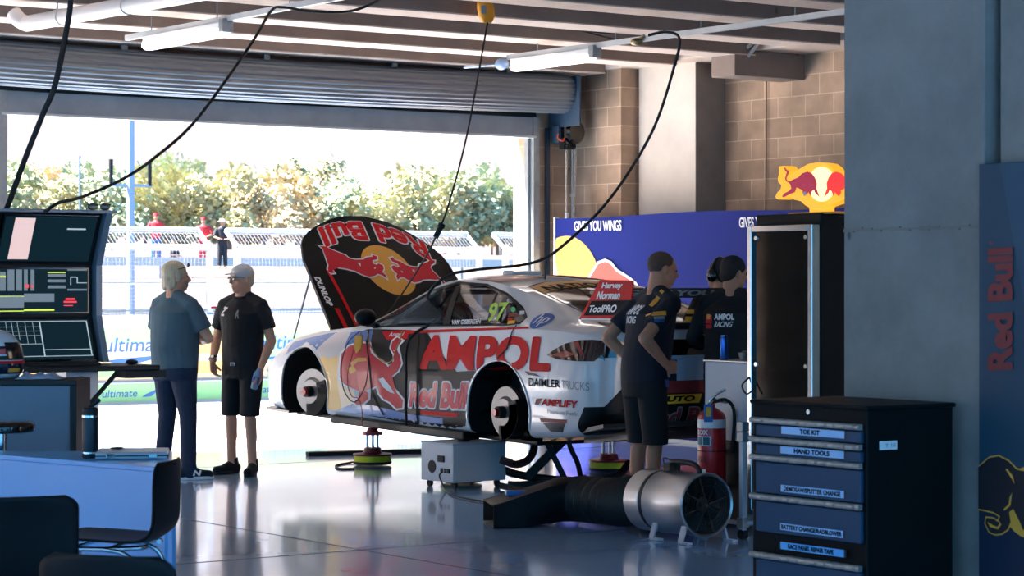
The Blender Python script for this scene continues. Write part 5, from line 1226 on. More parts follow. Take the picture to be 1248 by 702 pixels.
for k in range(4): a = pi * k / 4 + .3; v = e1 * cos(a) + e2 * sin(a); b_.beam(R0 - v * .18, R0 + v * .18, .006, .006)
b_.build('safety_grille', 'black', fan, world=True)
b_ = MB()
for k in range(6):
    a = 2 * pi * k / 6; v = e1 * cos(a) + e2 * sin(a); w_ = e1 * -sin(a) + e2 * cos(a); c = R0 - ax * .10; b_.prism([c + v * .03 - w_ * .02 - ax * .02, c + v * .16 - w_ * .06 - ax * .035, c + v * .16 + w_ * .05 + ax * .035, c + v * .03 + w_ * .02 + ax * .02], ax * .004)
b_.cyl(R0 - ax * .2, R0 - ax * .04, .045, n=16); b_.build('impeller', 'black', fan, world=True)
b_ = MB(); b_.tube(bez([L0 + ax * .22 + e1 * .19, L0 + ax * .24 + e1 * .235, L0 + ax * .33 + e1 * .245, L0 + ax * .46 + e1 * .24, L0 + ax * .52 + e1 * .215, L0 + ax * .53 + e1 * .185], 6), .016, 8); b_.build('carry_handle', 'rubber', fan, world=True, smooth=60)
b_ = MB(); b_.cbox(L0 + ax * .25 + e1 * .215, (.09, .06, .05)); b_.tube(bez([L0 + ax * .2 + e1 * .2, L0 + ax * .16 + e1 * .26, L0 + ax * .24 + e1 * .25, L0 + ax * .3 + e1 * .2], 6), .005, 6); b_.build('switch_box', 'black', fan, world=True, bevel=.008)
for t in (.27, .56):
    for s_ in (-1, 1):
        c = L0 + ax * t; b_ = MB(); p_ = c + e2 * s_ * .14 - e1 * .12; b_.beam((p_.x, p_.y, p_.z), (p_.x + e2.x * s_ * .03, p_.y + e2.y * s_ * .03, .012), .045, .012); b_.beam((p_.x + e2.x * s_ * .03, p_.y + e2.y * s_ * .03, .008), (p_.x + e2.x * s_ * .03 + ax.x * .09, p_.y + e2.y * s_ * .03 + ax.y * .09, .008), .04, .012); b_.build('foot', 'palesteel', fan, world=True)
fl_ = MB()
def drumtext(s_, t0, t1, a0, a1):
    v, f, _ = text2d(s_, .02, .2); fl_.add([L0 + ax * (t0 + (t1 - t0) * x) + (e1 * cos(a0 + (a1 - a0) * y) - e2 * sin(a0 + (a1 - a0) * y) * -1) * .1915 for x, y in v], f)
drumtext('ventilator', .30, .50, -.95, -.75)
fl_.build('maker_lettering', 'greytext', fan, world=True, fix=False)
N0 = at_z(690, 622, .16); N0 = at_d(700, 615, 15.1); N0.z = .16
dct = empty('flexible_duct', (N0.x, N0.y, 0), label='black corrugated flexible duct between the silver fan and the black nozzle', cat='duct')
pth = bez([L0 - ax * .002, L0 - ax * .12 + Vector((0, 0, -.015)), (L0 * .55 + N0 * .45) + Vector((.02, -.02, -.02)), N0 + (L0 - N0) * .15, N0], 14); rr_ = []
M['ductm'] = mat('black_duct_cloth', '14181b', .5, bump=.5, bscale=18)
for i in range(len(pth)): rr_.append((.165 if i % 3 == 0 else .148 if i % 3 == 1 else .158) * (1 - .12 * i / len(pth)))
pth = [p_ if p_.z > rr_[i] else Vector((p_.x, p_.y, rr_[i] + .003)) for i, p_ in enumerate(pth)]
b_ = MB(); b_.tube(pth, rr_, 28); b_.build('duct_sleeve', 'ductm', dct, world=True, smooth=50)
nz = empty('duct_nozzle', (8.7, 12.3, 0), label='black flared rectangular nozzle lying on the floor at the end of the duct', cat='nozzle')
NL = at_z(606, 640, 0); dirn = (Vector((NL.x, NL.y, 0)) - Vector((N0.x, N0.y, 0))).normalized(); sd_ = Vector((-dirn.y, dirn.x, 0)); b_ = MB(); ring0 = []; rgs = []
for k, (t, wv, hv, zc_, ci) in enumerate(((0.0, .145, .145, .16, 1), (.10, .145, .145, .16, 1), (.18, .17, .135, .140, .5), (.36, .20, .10, .105, 0), (.56, .24, .07, .075, 0))):
    ring = []
    for j in range(32):
        a = 2 * pi * j / 32; cx_, cy_ = cos(a), sin(a)
        if ci < 1: m_ = max(abs(cx_), abs(cy_)); f_ = ci + (1 - ci) / m_; cx_, cy_ = cx_ * f_, cy_ * f_
        ring.append(Vector((N0.x, N0.y, 0)) + dirn * t + sd_ * cx_ * wv + Vector((0, 0, max(.004, zc_ + cy_ * hv))))
    rgs.append(ring)
b_.rings(rgs, True, False); nz_o = b_.build('nozzle_shell', mat('black_moulded_plastic', '070a10', .55, spec=.25), nz, world=True, smooth=35); s_ = nz_o.modifiers.new('s', 'SOLIDIFY'); s_.thickness = .008
b_ = MB(); c = Vector((N0.x, N0.y, .205)) + dirn * .38; b_.cbox(c, (.14, .08, .03), Matrix.Rotation(atan2(dirn.y, dirn.x), 3, 'Z')); b_.build('blue_latch', mat('bright_blue_plastic', '2673c4', .3), nz, world=True, bevel=.008)
# --- white wheeled heater box ---
hb = empty('equipment_box', (10.1, 14.8, 0), (0, 0, radians(2)), label='white wheeled equipment box standing on the floor below the car sill', cat='equipment box')
BW, BD, z0, z1 = .50, .42, .05, .345
b_ = MB(); b_.box(-.25, -.21, z0, .25, .21, z1); b_.build('casing', mat('off_white_enamel', 'cfd3d6', .4, var=.03), hb, bevel=.008)
b_ = MB(); b_.box(-.252, -.212, z1 - .012, .252, .212, z1 + .003); b_.build('lid', 'palesteel', hb, bevel=.003)
b_ = MB(); b_.cyl((-.256, .06, .16), (-.249, .06, .16), .048, n=26); b_.build('vent_hole', 'black', hb, smooth=40)
b_ = MB(); b_.box(-.262, -.10, .20, -.25, -.02, .25); b_.build('gauge', 'black', hb, bevel=.004)
for k in range(3): b_ = MB(); b_.box(-.258, -.17 + k * .045, .12, -.25, -.14 + k * .045, .155); b_.build('switch', 'black', hb, bevel=.003)
b_ = MB(); b_.cyl((0, 0, z1), (0, 0, z1 + .025), .05, n=16); b_.cyl((0, 0, z1 + .02), (.0, 0, z1 + .06), .03, n=14) if False else None; b_.build('top_outlet', 'motorblue', hb, smooth=40)
for x in (-.2, .2):
    for y in (-.16, .16): b_ = MB(); b_.cyl((x - .012, y, .027), (x + .012, y, .027), .027, n=16); b_.beam((x, y, .027), (x, y, .052), .03, .03); b_.build('caster', 'rubber', hb, smooth=40)
cable('mains_lead', 'black mains lead trailing over the floor from the white box to the nozzle', [Vector((9.82, 14.68, .13)), Vector((9.76, 14.62, .10)), Vector((9.74, 14.5, .01)), at_z(551, 603, .008), at_z(570, 608, .008), at_z(590, 611, .008), at_z(604, 614, .008), at_z(600, 622, .008)], .006)
cable('jack_air_line', 'thin black air line looped on the floor beside the front jack stand', [at_z(440, 561, .02), at_z(425, 564, .008), at_z(410, 567, .008), at_z(413, 571, .008), at_z(432, 571, .008)], .008)
# --- folding trestle and hoses below the car rear ---
tr = empty('folding_trestle', (10.6, 14.0, 0), label='black folding trestle with crossed legs under the rear of the car', cat='trestle')
def leg(a, b, w_=.05, m='black'):
    b_ = MB(); b_.beam(a, b, w_, w_); b_.build('crossed_leg', m, tr, world=True, bevel=.004)
A_ = at_d(641, 583, 18.0); B_ = at_d(693, 530, 18.0); leg(A_, B_, .07)
A_ = at_d(660, 526, 17.8); B_ = at_d(688, 583, 17.8); leg(A_, B_, .045)
b_ = MB(); A_ = at_z(620, 590, .03); B_ = at_z(735, 588, .03); b_.beam(A_, B_, .07, .04); b_.build('base_bar', 'black', tr, world=True)
b_ = MB(); b_.prism([at_d(672, 527, 18.1), at_d(690, 527, 18.1), at_d(680, 536, 18.1)], Vector((.02, .03, 0))); b_.build('red_gusset', 'red', tr, world=True)
M['hose'] = mat('dark_brown_hose', '2a1e1e', .5)
cable('coolant_hose', 'thick dark hose curling from the car underside to the floor behind the box', [at_d(636, 527, 17.6), at_d(646, 530, 17.5), at_d(651, 545, 17.4), at_d(644, 560, 17.2), at_d(630, 566, 17.0), at_d(618, 563, 16.9), at_d(610, 560, 16.9)], .03, 'hose')
cable('floor_hose', 'long dark hose lying on the floor from the white box to the trestle', [at_z(612, 572, .12), at_z(630, 578, .08), at_z(660, 583, .05), at_z(700, 586, .04), at_z(735, 585, .04), at_z(755, 578, .08), at_z(766, 565, .15)], .032, 'hose')
cable('exhaust_hose', 'dark hose dropping from the rear bumper to the trestle foot', [at_d(689, 524, 17.3), at_d(695, 545, 17.3), at_d(704, 565, 17.4), at_d(708, 583, 17.5)], .02, 'hose')
cable('lower_floor_hose', 'dark hose lying nearest the camera between the box and the duct', [at_z(610, 592, .03), at_z(640, 597, .03), at_z(680, 597, .03), at_z(705, 590, .03), at_z(712, 582, .03)], .025, 'rubber')

# =====================================================================
# THINGS ON THE LEFT
# =====================================================================
# --- white counter (wedge shaped in plan: its end runs along the walkway) ---
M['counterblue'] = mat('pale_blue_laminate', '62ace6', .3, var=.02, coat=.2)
cA = Vector((4.90, 9.52, 0)); dA = Vector((-.23, .973, 0)); dR = Vector((.4627, .898, 0)).normalized()
ct = empty('counter', cA, label='long pale blue laminate counter in the left foreground behind the black chairs', cat='counter')
cB = cA + dR * 1.12; cD = cA + dA * 1.9; cC = cB + Vector((-.80, .52, 0)) * .75
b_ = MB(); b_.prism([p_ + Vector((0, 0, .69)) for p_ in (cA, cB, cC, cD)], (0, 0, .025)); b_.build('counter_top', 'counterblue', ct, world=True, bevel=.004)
def cpanel(a, b, nm, ins=.02):
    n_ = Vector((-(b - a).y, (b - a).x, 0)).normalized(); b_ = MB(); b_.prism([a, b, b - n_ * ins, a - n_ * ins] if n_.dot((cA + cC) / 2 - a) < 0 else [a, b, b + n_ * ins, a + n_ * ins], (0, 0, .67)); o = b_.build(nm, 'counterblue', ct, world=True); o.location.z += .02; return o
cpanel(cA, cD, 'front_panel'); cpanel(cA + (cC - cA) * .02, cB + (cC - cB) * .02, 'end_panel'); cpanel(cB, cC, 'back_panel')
def onpx(px, d, z=.716): p_ = at_d(px, 346, d); return Vector((p_.x, p_.y, z))
# silver case lying on the counter with keys
cs = empty('flat_case', onpx(162, 11.25), (0, 0, -YAW + .12), label='flat silver grey carry case lying on the pale blue counter', cat='case')
b_ = MB(); b_.box(-.17, -.15, 0, .17, .15, .035); b_.build('case_shell', mat('silver_grey_case', 'b6bcc4', .4, .3), cs, bevel=.008); b_ = MB(); b_.box(-.172, -.152, .014, .172, .152, .02); b_.build('case_seam', 'black', cs)
for x in (-.10, .10): b_ = MB(); b_.box(x - .02, -.16, .008, x + .02, -.15, .028); b_.build('latch', 'chrome', cs, bevel=.002)
b_ = MB(); b_.ell(onpx(144, 11.30, .757), (.03, .022, .006)); b_.cyl(onpx(138, 11.3, .757), onpx(148, 11.32, .757), .005, n=6); b_.ell(onpx(139, 11.3, .757), (.018, .018, .005))
tag(b_.build('key_bunch', 'black', smooth=60), 'small bunch of black keys on the flat silver case', 'keys')
# water bottle
bt = onpx(110, 11.2); wb = empty('water_bottle', (bt.x, bt.y, .716), label='tall black insulated water bottle with straw lid on the pale blue counter', cat='bottle')
b_ = MB(); b_.lathe([(.001, 0), (.037, 0), (.039, .008), (.039, .20), (.036, .215), (.001, .215)], n=28); b_.build('bottle_body', mat('dark_blue_black_coating', '0f1b2a', .35), wb, smooth=35)
b_ = MB(); b_.lathe([(.037, .195), (.0395, .195), (.0395, .205), (.037, .205)], n=28); b_.lathe([(.037, .022), (.0395, .022), (.0395, .03), (.037, .03)], n=28); b_.build('steel_ring', 'chrome', wb, smooth=35)
b_ = MB(); b_.lathe([(.001, .213), (.038, .213), (.038, .235), (.03, .243), (.001, .243)], n=28); b_.build('lid', 'black', wb, smooth=35)
b_ = MB(); b_.cap((.0, 0, .245), (.032, -.022, .275), .010, .011); b_.build('drinking_spout', 'black', wb, smooth=60)
# --- black framed work bench, helmet, cloth ---
U_ = Vector((CA, -SA, 0)); D_ = Vector((SA, CA, 0)); bq = at_d(93, 464, 12.5); bq.z = 0
bz = 1.55 - (463.5 - 346) * 12.5 / FPX
wbk = empty('work_bench', bq, label='grey panelled work bench with black edging behind the pale blue counter', cat='work bench')
UR = Matrix(((U_.x, D_.x, 0), (U_.y, D_.y, 0), (0, 0, 1)))
def bbx(u0, d0, z0, u1, d1, z1, nm, m, par=wbk, org=None, bevel=.004):
    o_ = bq if org is None else org; b_ = MB(); b_.cbox(o_ + U_ * (u0 + u1) / 2 + D_ * (d0 + d1) / 2 + Vector((0, 0, (z0 + z1) / 2)), (u1 - u0, d1 - d0, z1 - z0), UR); return b_.build(nm, m, par, world=True, bevel=bevel)
bbx(-1.1, 0, bz - .03, 0, .42, bz, 'bench_top', 'black'); bbx(-.035, .0, 0, 0, .42, bz - .03, 'edge_post', 'black'); bbx(-1.1, .012, .02, -.035, .03, bz - .03, 'front_panel', mat('grey_blue_panel', '6f7d8c', .45, var=.04)); bbx(-1.1, .39, .02, -.035, .42, bz - .03, 'back_panel', 'black')
# helmet
M['helmwhite'] = mat('white_helmet_paint', 'cfd6de', .15, coat=1); M['helmnavy'] = mat('navy_helmet_paint', '121a30', .15, coat=1)
hm = bq + U_ * -.47 + D_ * .20; hl = empty('race_helmet', (hm.x, hm.y, bz), (0, 0, -YAW), label='white red and navy race helmet standing on the work bench at left edge', cat='helmet')
b_ = MB(); b_.rings([[(x_ * 1.0 * r_ * cos(2 * pi * k / 32) + off, .155 * r_ * sin(2 * pi * k / 32) / .13 * .9, z) for k in range(32)] for z, r_, x_, off in ((.005, .095, 1.1, .01), (.03, .108, 1.15, .01), (.08, .118, 1.15, .01), (.13, .125, 1.12, 0), (.17, .125, 1.1, -.005), (.21, .112, 1.1, -.01), (.24, .088, 1.1, -.012), (.26, .055, 1.1, -.012), (.268, .015, 1.1, -.012))]); b_.build('helmet_shell', 'helmwhite', hl, smooth=60)
def hband(z0, z1, m, nm, k0=0, k1=32, g=1.02):
    T = ((.005, .095, 1.1, .01), (.03, .108, 1.15, .01), (.08, .118, 1.15, .01), (.13, .125, 1.12, 0), (.17, .125, 1.1, -.005), (.21, .112, 1.1, -.01), (.24, .088, 1.1, -.012), (.26, .055, 1.1, -.012))
    b_ = MB(); vs = []; zz = [z0 + (z1 - z0) * i / 4 for i in range(5)]
    for z in zz:
        r_, x_, off = interp(list(T), z)
        for k in range(k0, k1 + 1): a = 2 * pi * k / 32; vs.append((x_ * r_ * g * cos(a) + off, .155 * r_ * g * sin(a) / .13 * .9, z))
    n_ = k1 - k0 + 1; b_.add(vs, [(i * n_ + j, i * n_ + j + 1, (i + 1) * n_ + j + 1, (i + 1) * n_ + j) for i in range(4) for j in range(n_ - 1)]); b_.build(nm, m, hl, smooth=60, fix=False)
hband(.135, .165, 'red', 'red_stripe'); hband(.03, .10, 'helmnavy', 'navy_band'); hband(.105, .128, 'black', 'visor_trim'); hband(.165, .18, 'helmnavy', 'navy_stripe'); hband(.085, .10, 'redtext', 'red_stripe', g=1.025); hband(.04, .06, 'amber', 'sun_emblem', 27, 30, 1.028); hband(.115, .20, 'blackgloss', 'visor', -5, 5, 1.025)
# cloths
def cloth(c, L, W, h, m, nm, label, seed, cat):
    rnd = random.Random(seed); b_ = MB(); n1, n2 = 22, 12; ph = [rnd.uniform(0, 6) for _ in range(4)]; vs = []
    for i in range(n1 + 1):
        for j in range(n2 + 1):
            x, y = L * (i / n1 - .5), W * (j / n2 - .5); e_ = (1 - (2 * i / n1 - 1) ** 6) * (1 - (2 * j / n2 - 1) ** 6)
            z = h * e_ * (.55 + .45 * sin(x * 38 + ph[0] + y * 20) * cos(y * 44 + ph[1]) * .7 + .2 * sin(x * 90 + ph[2])); vs.append(Vector(c) + U_ * x + D_ * y + Vector((0, 0, max(.001, z))))
    b_.add(vs, [(i * (n2 + 1) + j, (i + 1) * (n2 + 1) + j, (i + 1) * (n2 + 1) + j + 1, i * (n2 + 1) + j + 1) for i in range(n1) for j in range(n2)]); o = b_.build(nm, m, smooth=80); s = o.modifiers.new('s', 'SOLIDIFY'); s.thickness = .003; tag(o, label, cat)
c0 = bq + U_ * -.22 + D_ * .14; c0.z = bz + .004; cloth(c0, .24, .18, .04, mat('white_navy_cloth', '8f9cae', .8, var=.8, scale=14), 'crumpled_cloth', 'crumpled white and navy cloth beside the helmet on the work bench', 3, 'cloth')
# --- timing console ---
cq = at_d(112, 300, 14.0); cq.z = 0; FRM = mat('grey_console_frame', '8d949c', .4, .3)
con = empty('monitor_console', cq, label='tall grey framed console of stacked dark monitors at the left of the doorway', cat='console')
prof = [(1.965, -.14), (1.66, 0.0), (1.36, 0.0), (1.085, -.10)]
# local: u axis along world X (door wall direction), normal toward -Y
def cp(u, off, z, lift=0): return Vector((cq.x + u, cq.y + off - lift, z))
b_ = MB(); W_ = 1.75
for (z1_, o1), (z0_, o0) in zip(prof, prof[1:]): b_.prism([cp(-W_, o0, z0_), cp(0, o0, z0_), cp(0, o1, z1_), cp(-W_, o1, z1_)], (0, .04, 0))
b_.build('back_shell', 'black', con, world=True)
for u in (0, -W_ - .04):
    b_ = MB(); P = [cp(u, o - .06, z) for z, o in prof] + [cp(u, o + .10, z) for z, o in reversed(prof)]; b_.prism(P, (.04, 0, 0)); b_.build('side_frame', FRM, con, world=True, bevel=.005)
b_ = MB(); b_.box(cq.x - W_ - .04, cq.y - .22, 1.965, cq.x + .06, cq.y + .0, 1.985); b_.build('top_frame', FRM, con, world=True, bevel=.004)
M['scr'] = mat('dark_screen', '03060a', .5, spec=.1, emit=(.01, .04, .06), estr=.15)
def em(n, c, s): return mat(n, c, .5, emit=c, estr=s)
M['s_grey'] = em('screen_grey', '5b666e', .45); M['s_lite'] = em('screen_pale_line', '8e9aa0', .5); M['s_pink'] = em('screen_pale_panel', 'b79c98', .55); M['s_lime'] = em('screen_lime', 'a9b83a', .6); M['s_red'] = em('screen_red', 'b02a34', .8); M['s_dk'] = em('screen_slate', '2c3a44', .4)
def screen(u0, seg, content):
    (z1_, o1), (z0_, o0) = prof[seg], prof[seg + 1]; T, Bt = (z1_ - .012, o1), (z0_ + .012, o0)
    def S(x, y, lift): z = Bt[0] + (T[0] - Bt[0]) * y; o = Bt[1] + (T[1] - Bt[1]) * y; return cp(u0 + .60 * x, o, z, lift)
    b_ = MB(); b_.prism([S(0, 0, .03), S(1, 0, .03), S(1, 1, .03), S(0, 1, .03)], (0, .028, 0)); mo = b_.build('monitor', 'blackgloss', con, world=True, bevel=.003)
    b_ = MB(); b_.add([S(.02, .04, .032), S(.98, .04, .032), S(.98, .96, .032), S(.02, .96, .032)], [(0, 1, 2, 3)]); b_.build('display', 'scr', mo, world=True, fix=False)
    for m_, rects in content.items():
        for (x0, y0, x1, y1) in rects: b_ = MB(); b_.add([S(x0, y0, .034), S(x1, y0, .034), S(x1, y1, .034), S(x0, y1, .034)], [(0, 1, 2, 3)]); b_.build('screen_panel', m_, mo, world=True, fix=False)
top_c = {'s_pink': [(.12, .08, .33, .93)], 's_lite': [(.68, .70, .88, .73), (.12, .80, .33, .81)], 's_dk': [(.3, .95, .6, .96)]}
mid_c = {'s_grey': [(.05, .5, .11, .9), (.13, .5, .2, .95), (.22, .5, .28, .95), (.30, .5, .34, .95), (.37, .5, .41, .95), (.03, .14, .3, .40), (.55, .55, .74, .61), (.55, .68, .74, .74), (.55, .80, .74, .86), (.76, .5, .97, .54), (.76, .93, .97, .96), (.3, .26, .62, .44)], 's_lime': [(.03, .06, .3, .08), (.3, .07, .62, .11), (.05, .78, .11, .82), (.55, .88, .74, .90), (.03, .37, .3, .39)], 's_red': [(.31, .56, .35, .64), (.37, .56, .40, .62), (.72, .24, .86, .28), (.74, .30, .84, .34), (.72, .17, .82, .19)], 's_lite': [(.79, .62, .80, .80), (.80, .78, .86, .80), (.86, .68, .87, .79), (.86, .66, .97, .675)]}
low_c = {'s_lite': [(.02, .92, .96, .935), (.45, .12, .463, .92), (.463, .26, .96, .275), (.02, .11, .97, .125), (.95, .12, .962, .92), (.02, .40, .45, .41), (.22, .12, .23, .42), (.02, .70, .45, .705), (.02, .80, .45, .805), (.02, .6, .45, .605), (.1, .5, .104, .92), (.16, .5, .164, .92), (.22, .5, .224, .92), (.30, .4, .304, .92), (.38, .4, .384, .92)]}
for c_ in range(2):
    u0 = -.63 - .62 * c_
    for seg, con_ in enumerate((top_c, mid_c, low_c)): screen(u0, seg, con_ if c_ == 0 else {'s_dk': [(.1, .1, .9, .9)]})
b_ = MB(); b_.box(cq.x - W_, cq.y - .50, 1.045, cq.x + .20, cq.y - .04, 1.075); b_.build('keyboard_shelf', 'black', con, world=True, bevel=.006)
tb = MB(); tb.box(cq.x + .0, cq.y - .46, 1.0, cq.x + .26, cq.y - .30, 1.045); tb.build('shelf_end_bracket', 'black', con, world=True, bevel=.004)
b_ = MB(); b_.box(cq.x - .19, cq.y - .05, 0, cq.x + .02, cq.y + .35, 1.05); b_.build('white_pedestal', 'whitegloss', con, world=True, bevel=.006); b_ = MB(); b_.box(cq.x - W_, cq.y - .05, 0, cq.x - W_ + .2, cq.y + .35, 1.05); b_.build('white_pedestal', 'whitegloss', con, world=True, bevel=.006)
b_ = MB(); b_.beam((cq.x - .10, cq.y - .07, .78), (cq.x + .03, cq.y - .3, 1.04), .02, .02); b_.beam((cq.x - .10, cq.y - .06, .60), (cq.x - .10, cq.y - .06, 1.0), .02, .02); b_.build('shelf_strut', 'black', con, world=True)
kb = empty('keyboard', (cq.x - .35, cq.y - .33, 1.076), label='black keyboard on the console shelf under the lower monitor', cat='keyboard'); b_ = MB(); b_.box(-.22, -.07, 0, .22, .07, .018); b_.build('key_tray', 'black', kb, bevel=.005)
b_ = MB()
for r in range(5):
    for c in range(15): b_.box(-.21 + c * .028, -.06 + r * .024, .018, -.187 + c * .028, -.041 + r * .024, .023)
ko = b_.build('keys', 'rubber', kb); ko['kind'] = 'stuff'
ms = MB(); ms.ell((cq.x + .10, cq.y - .33, 1.076 + .014), (.032, .055, .016)); tag(ms.build('computer_mouse', 'black', smooth=60), 'black computer mouse at the right end of the console shelf', 'mouse')
# sunglasses on the console
sgp = Vector((cq.x - .03, cq.y - .16, 1.9855)); so = empty('sunglasses', sgp, (0, 0, radians(-20)), label='brown sunglasses resting on top of the monitor console', cat='sunglasses')
M['lens'] = mat('brown_lens', '6b4a3a', .15, coat=.5, alpha=.85)
for sx in (-.036, .036): b_ = MB(); b_.ell((sx, 0, .022), (.032, .006, .022)); b_.build('lens', 'lens', so, smooth=80)
b_ = MB(); b_.tube([(-.07, 0, .036), (-.01, -.003, .032), (.01, -.003, .032), (.07, 0, .036)], .003, 6); b_.tube([(-.07, 0, .036), (-.065, .12, .03), (-.06, .14, .003)], .003, 6); b_.tube([(.07, 0, .036), (.065, .12, .03), (.06, .14, .003)], .003, 6); b_.build('frame', 'black', so, smooth=60)
# --- chairs ---
M['shell'] = mat('black_moulded_shell', '04070a', .5, coat=.02, spec=.2)
M['chromeb'] = mat('polished_steel_tube', 'b8c0c6', .12, 1.0)
def make_chair(label):
    r_ = empty('shell_chair', (0, 0, 0), label=label, cat='chair', group='black shell chairs in the left foreground')
    pf = bez([(.235, .438), (.20, .452), (.05, .447), (-.12, .440), (-.19, .452), (-.225, .50), (-.238, .58), (-.250, .70), (-.262, .79)], 5) if False else bez([Vector((y, z, 0)) for y, z in [(.235, .436), (.20, .452), (.05, .447), (-.12, .440), (-.19, .455), (-.222, .50), (-.236, .58), (-.248, .70), (-.262, .79)]], 5)
    n_ = len(pf); NX_ = 16; b_ = MB(); G = []
    for i, p_ in enumerate(pf):
        t = i / (n_ - 1); hw = .215 if t > .1 else .195 + .2 * t
        if t > .93: hw = .215 - .05 * ((t - .93) / .07) ** 2.5
        row = []
        for k in range(NX_ + 1):
            s = 2 * k / NX_ - 1; cv_ = .022 * s * s; back = max(0, (p_.y - .50) / .3)
            row.append(Vector((hw * s, p_.x + cv_ * back * 1.2, p_.y + (cv_ * .7 if back == 0 else cv_ * .7 * max(0, 1 - back * 3)))))
        G.append(row)
    b_.add([p for r in G for p in r], [(i * (NX_ + 1) + k, i * (NX_ + 1) + k + 1, (i + 1) * (NX_ + 1) + k + 1, (i + 1) * (NX_ + 1) + k) for i in range(n_ - 1) for k in range(NX_)])
    o = b_.build('seat_shell', 'shell', r_, smooth=60); s = o.modifiers.new('s', 'SOLIDIFY'); s.thickness = .011; s.offset = 0; bv = o.modifiers.new('b', 'BEVEL'); bv.width = .003; bv.limit_method = 'ANGLE'
    for sx in (-1, 1):
        b_ = MB(); b_.tube(bez([(sx * .10, -.17, .425), (sx * .16, -.15, .425), (sx * .175, .0, .42), (sx * .175, .14, .418), (sx * .185, .20, .40), (sx * .205, .225, .34), (sx * .225, .235, .05), (sx * .225, .21, .013), (sx * .225, .1, .012), (sx * .225, -.18, .012)], 6), .011, 8); b_.build('leg_frame', 'chromeb', r_, smooth=60)
        b_ = MB(); b_.tube(bez([(sx * .175, .0, .42), (sx * .185, -.10, .40), (sx * .20, -.16, .33), (sx * .225, -.20, .12), (sx * .225, -.18, .012)], 6), .011, 8); b_.build('leg', 'chromeb', r_, smooth=60)
    b_ = MB(); b_.tube([(-.175, .14, .418), (.175, .14, .418)], .010, 8); b_.tube([(-.175, -.02, .418), (.175, -.02, .418)], .010, 8); b_.build('cross_tube', 'chromeb', r_, smooth=60)
    return r_
ch = make_chair('black shell chair seen side on, its back at the counter corner')
def place(c, pos, face): c.location = (pos.x, pos.y, 0); c.rotation_euler = (0, 0, atan2(face.y, face.x) - pi / 2)
def fdir(u, d): return U_ * u + D_ * d
p_ = at_d(207, 556, 10.1); fc = fdir(-.985, .12).normalized(); place(ch, Vector((p_.x, p_.y, 0)) + fc * .245, fc)
c2 = copy_tree(ch); c2['label'] = 'black shell chair seen from behind at the left edge of the picture'; fc = fdir(-.35, .93).normalized(); p_ = at_d(24, 600, 8.35); place(c2, Vector((p_.x, p_.y, 0)) + fc * .255, fc)
c3 = copy_tree(ch); c3['label'] = 'black shell chair nearest the camera, only its backrest top showing'; fc = fdir(.32, .95).normalized(); p_ = at_d(126, 680, 6.55); place(c3, Vector((p_.x, p_.y, 0)) + fc * .255, fc)
# black stool behind the counter
sp_ = at_d(2, 520, 11.95); st_ = empty('bar_stool', (sp_.x, sp_.y, 0), label='black padded bar stool seat at the left edge above the pale blue counter', cat='stool')
zc = 1.55 - (520 - 346) * 11.95 / FPX; b_ = MB(); b_.rings([[(.17 * sq * cos(a), .17 * sq * sin(a), zc + z) for a in [2 * pi * k / 32 for k in range(32)]] for z, sq in ((-.028, .9), (-.018, .99), (.0, 1), (.018, .98), (.028, .9))]); b_.build('seat_pad', 'blackgloss', st_, smooth=50)
b_ = MB(); b_.cyl((0, 0, .02), (0, 0, zc - .028), .025, n=14); b_.build('column', 'chromeb', st_, smooth=40); b_ = MB(); b_.lathe([(.001, 0), (.17, 0), (.17, .01), (.03, .03), (.001, .03)], n=30); b_.build('base_disc', 'chromeb', st_, smooth=40)

# =====================================================================
# PEOPLE
# =====================================================================
M['skin'] = mat('weathered_skin', 'd29a7a', .5, var=.08, scale=30, bump=.08, bscale=120)
M['skin2'] = mat('tanned_skin', 'c48c6c', .5, var=.08, scale=30, bump=.08, bscale=120)
M['navyshirt'] = mat('navy_team_shirt', '0e1626', .8, var=.2, bump=.35, bscale=14)
M['blackcloth'] = mat('black_team_clothing', '0c1016', .8, var=.2, bump=.35, bscale=14)
M['tealshirt'] = mat('grey_green_tee', '46606a', .85, var=.12, bump=.4, bscale=9)
M['denim'] = mat('dark_blue_denim', '1a2a44', .8, var=.25, scale=18, bump=.4, bscale=10)
M['hairgrey'] = mat('grey_blond_hair', 'cbb998', .7, var=.3, scale=60, bump=.6, bscale=70, stretch=(1, 1, .2))
M['hairdark'] = mat('short_dark_hair', '1c1613', .7, var=.3, scale=60, bump=.5, bscale=90)
M['stubble'] = mat('cropped_brown_hair', '5a463a', .8, var=.2, scale=60, bump=.3, bscale=150)
M['soleW'] = mat('white_shoe_sole', 'd8dcde', .6)
M['capm'] = mat('pale_grey_cap', 'c9c6c2', .8, var=.05, bump=.2)
M['eye'] = mat('dark_eye', '15100d', .2)

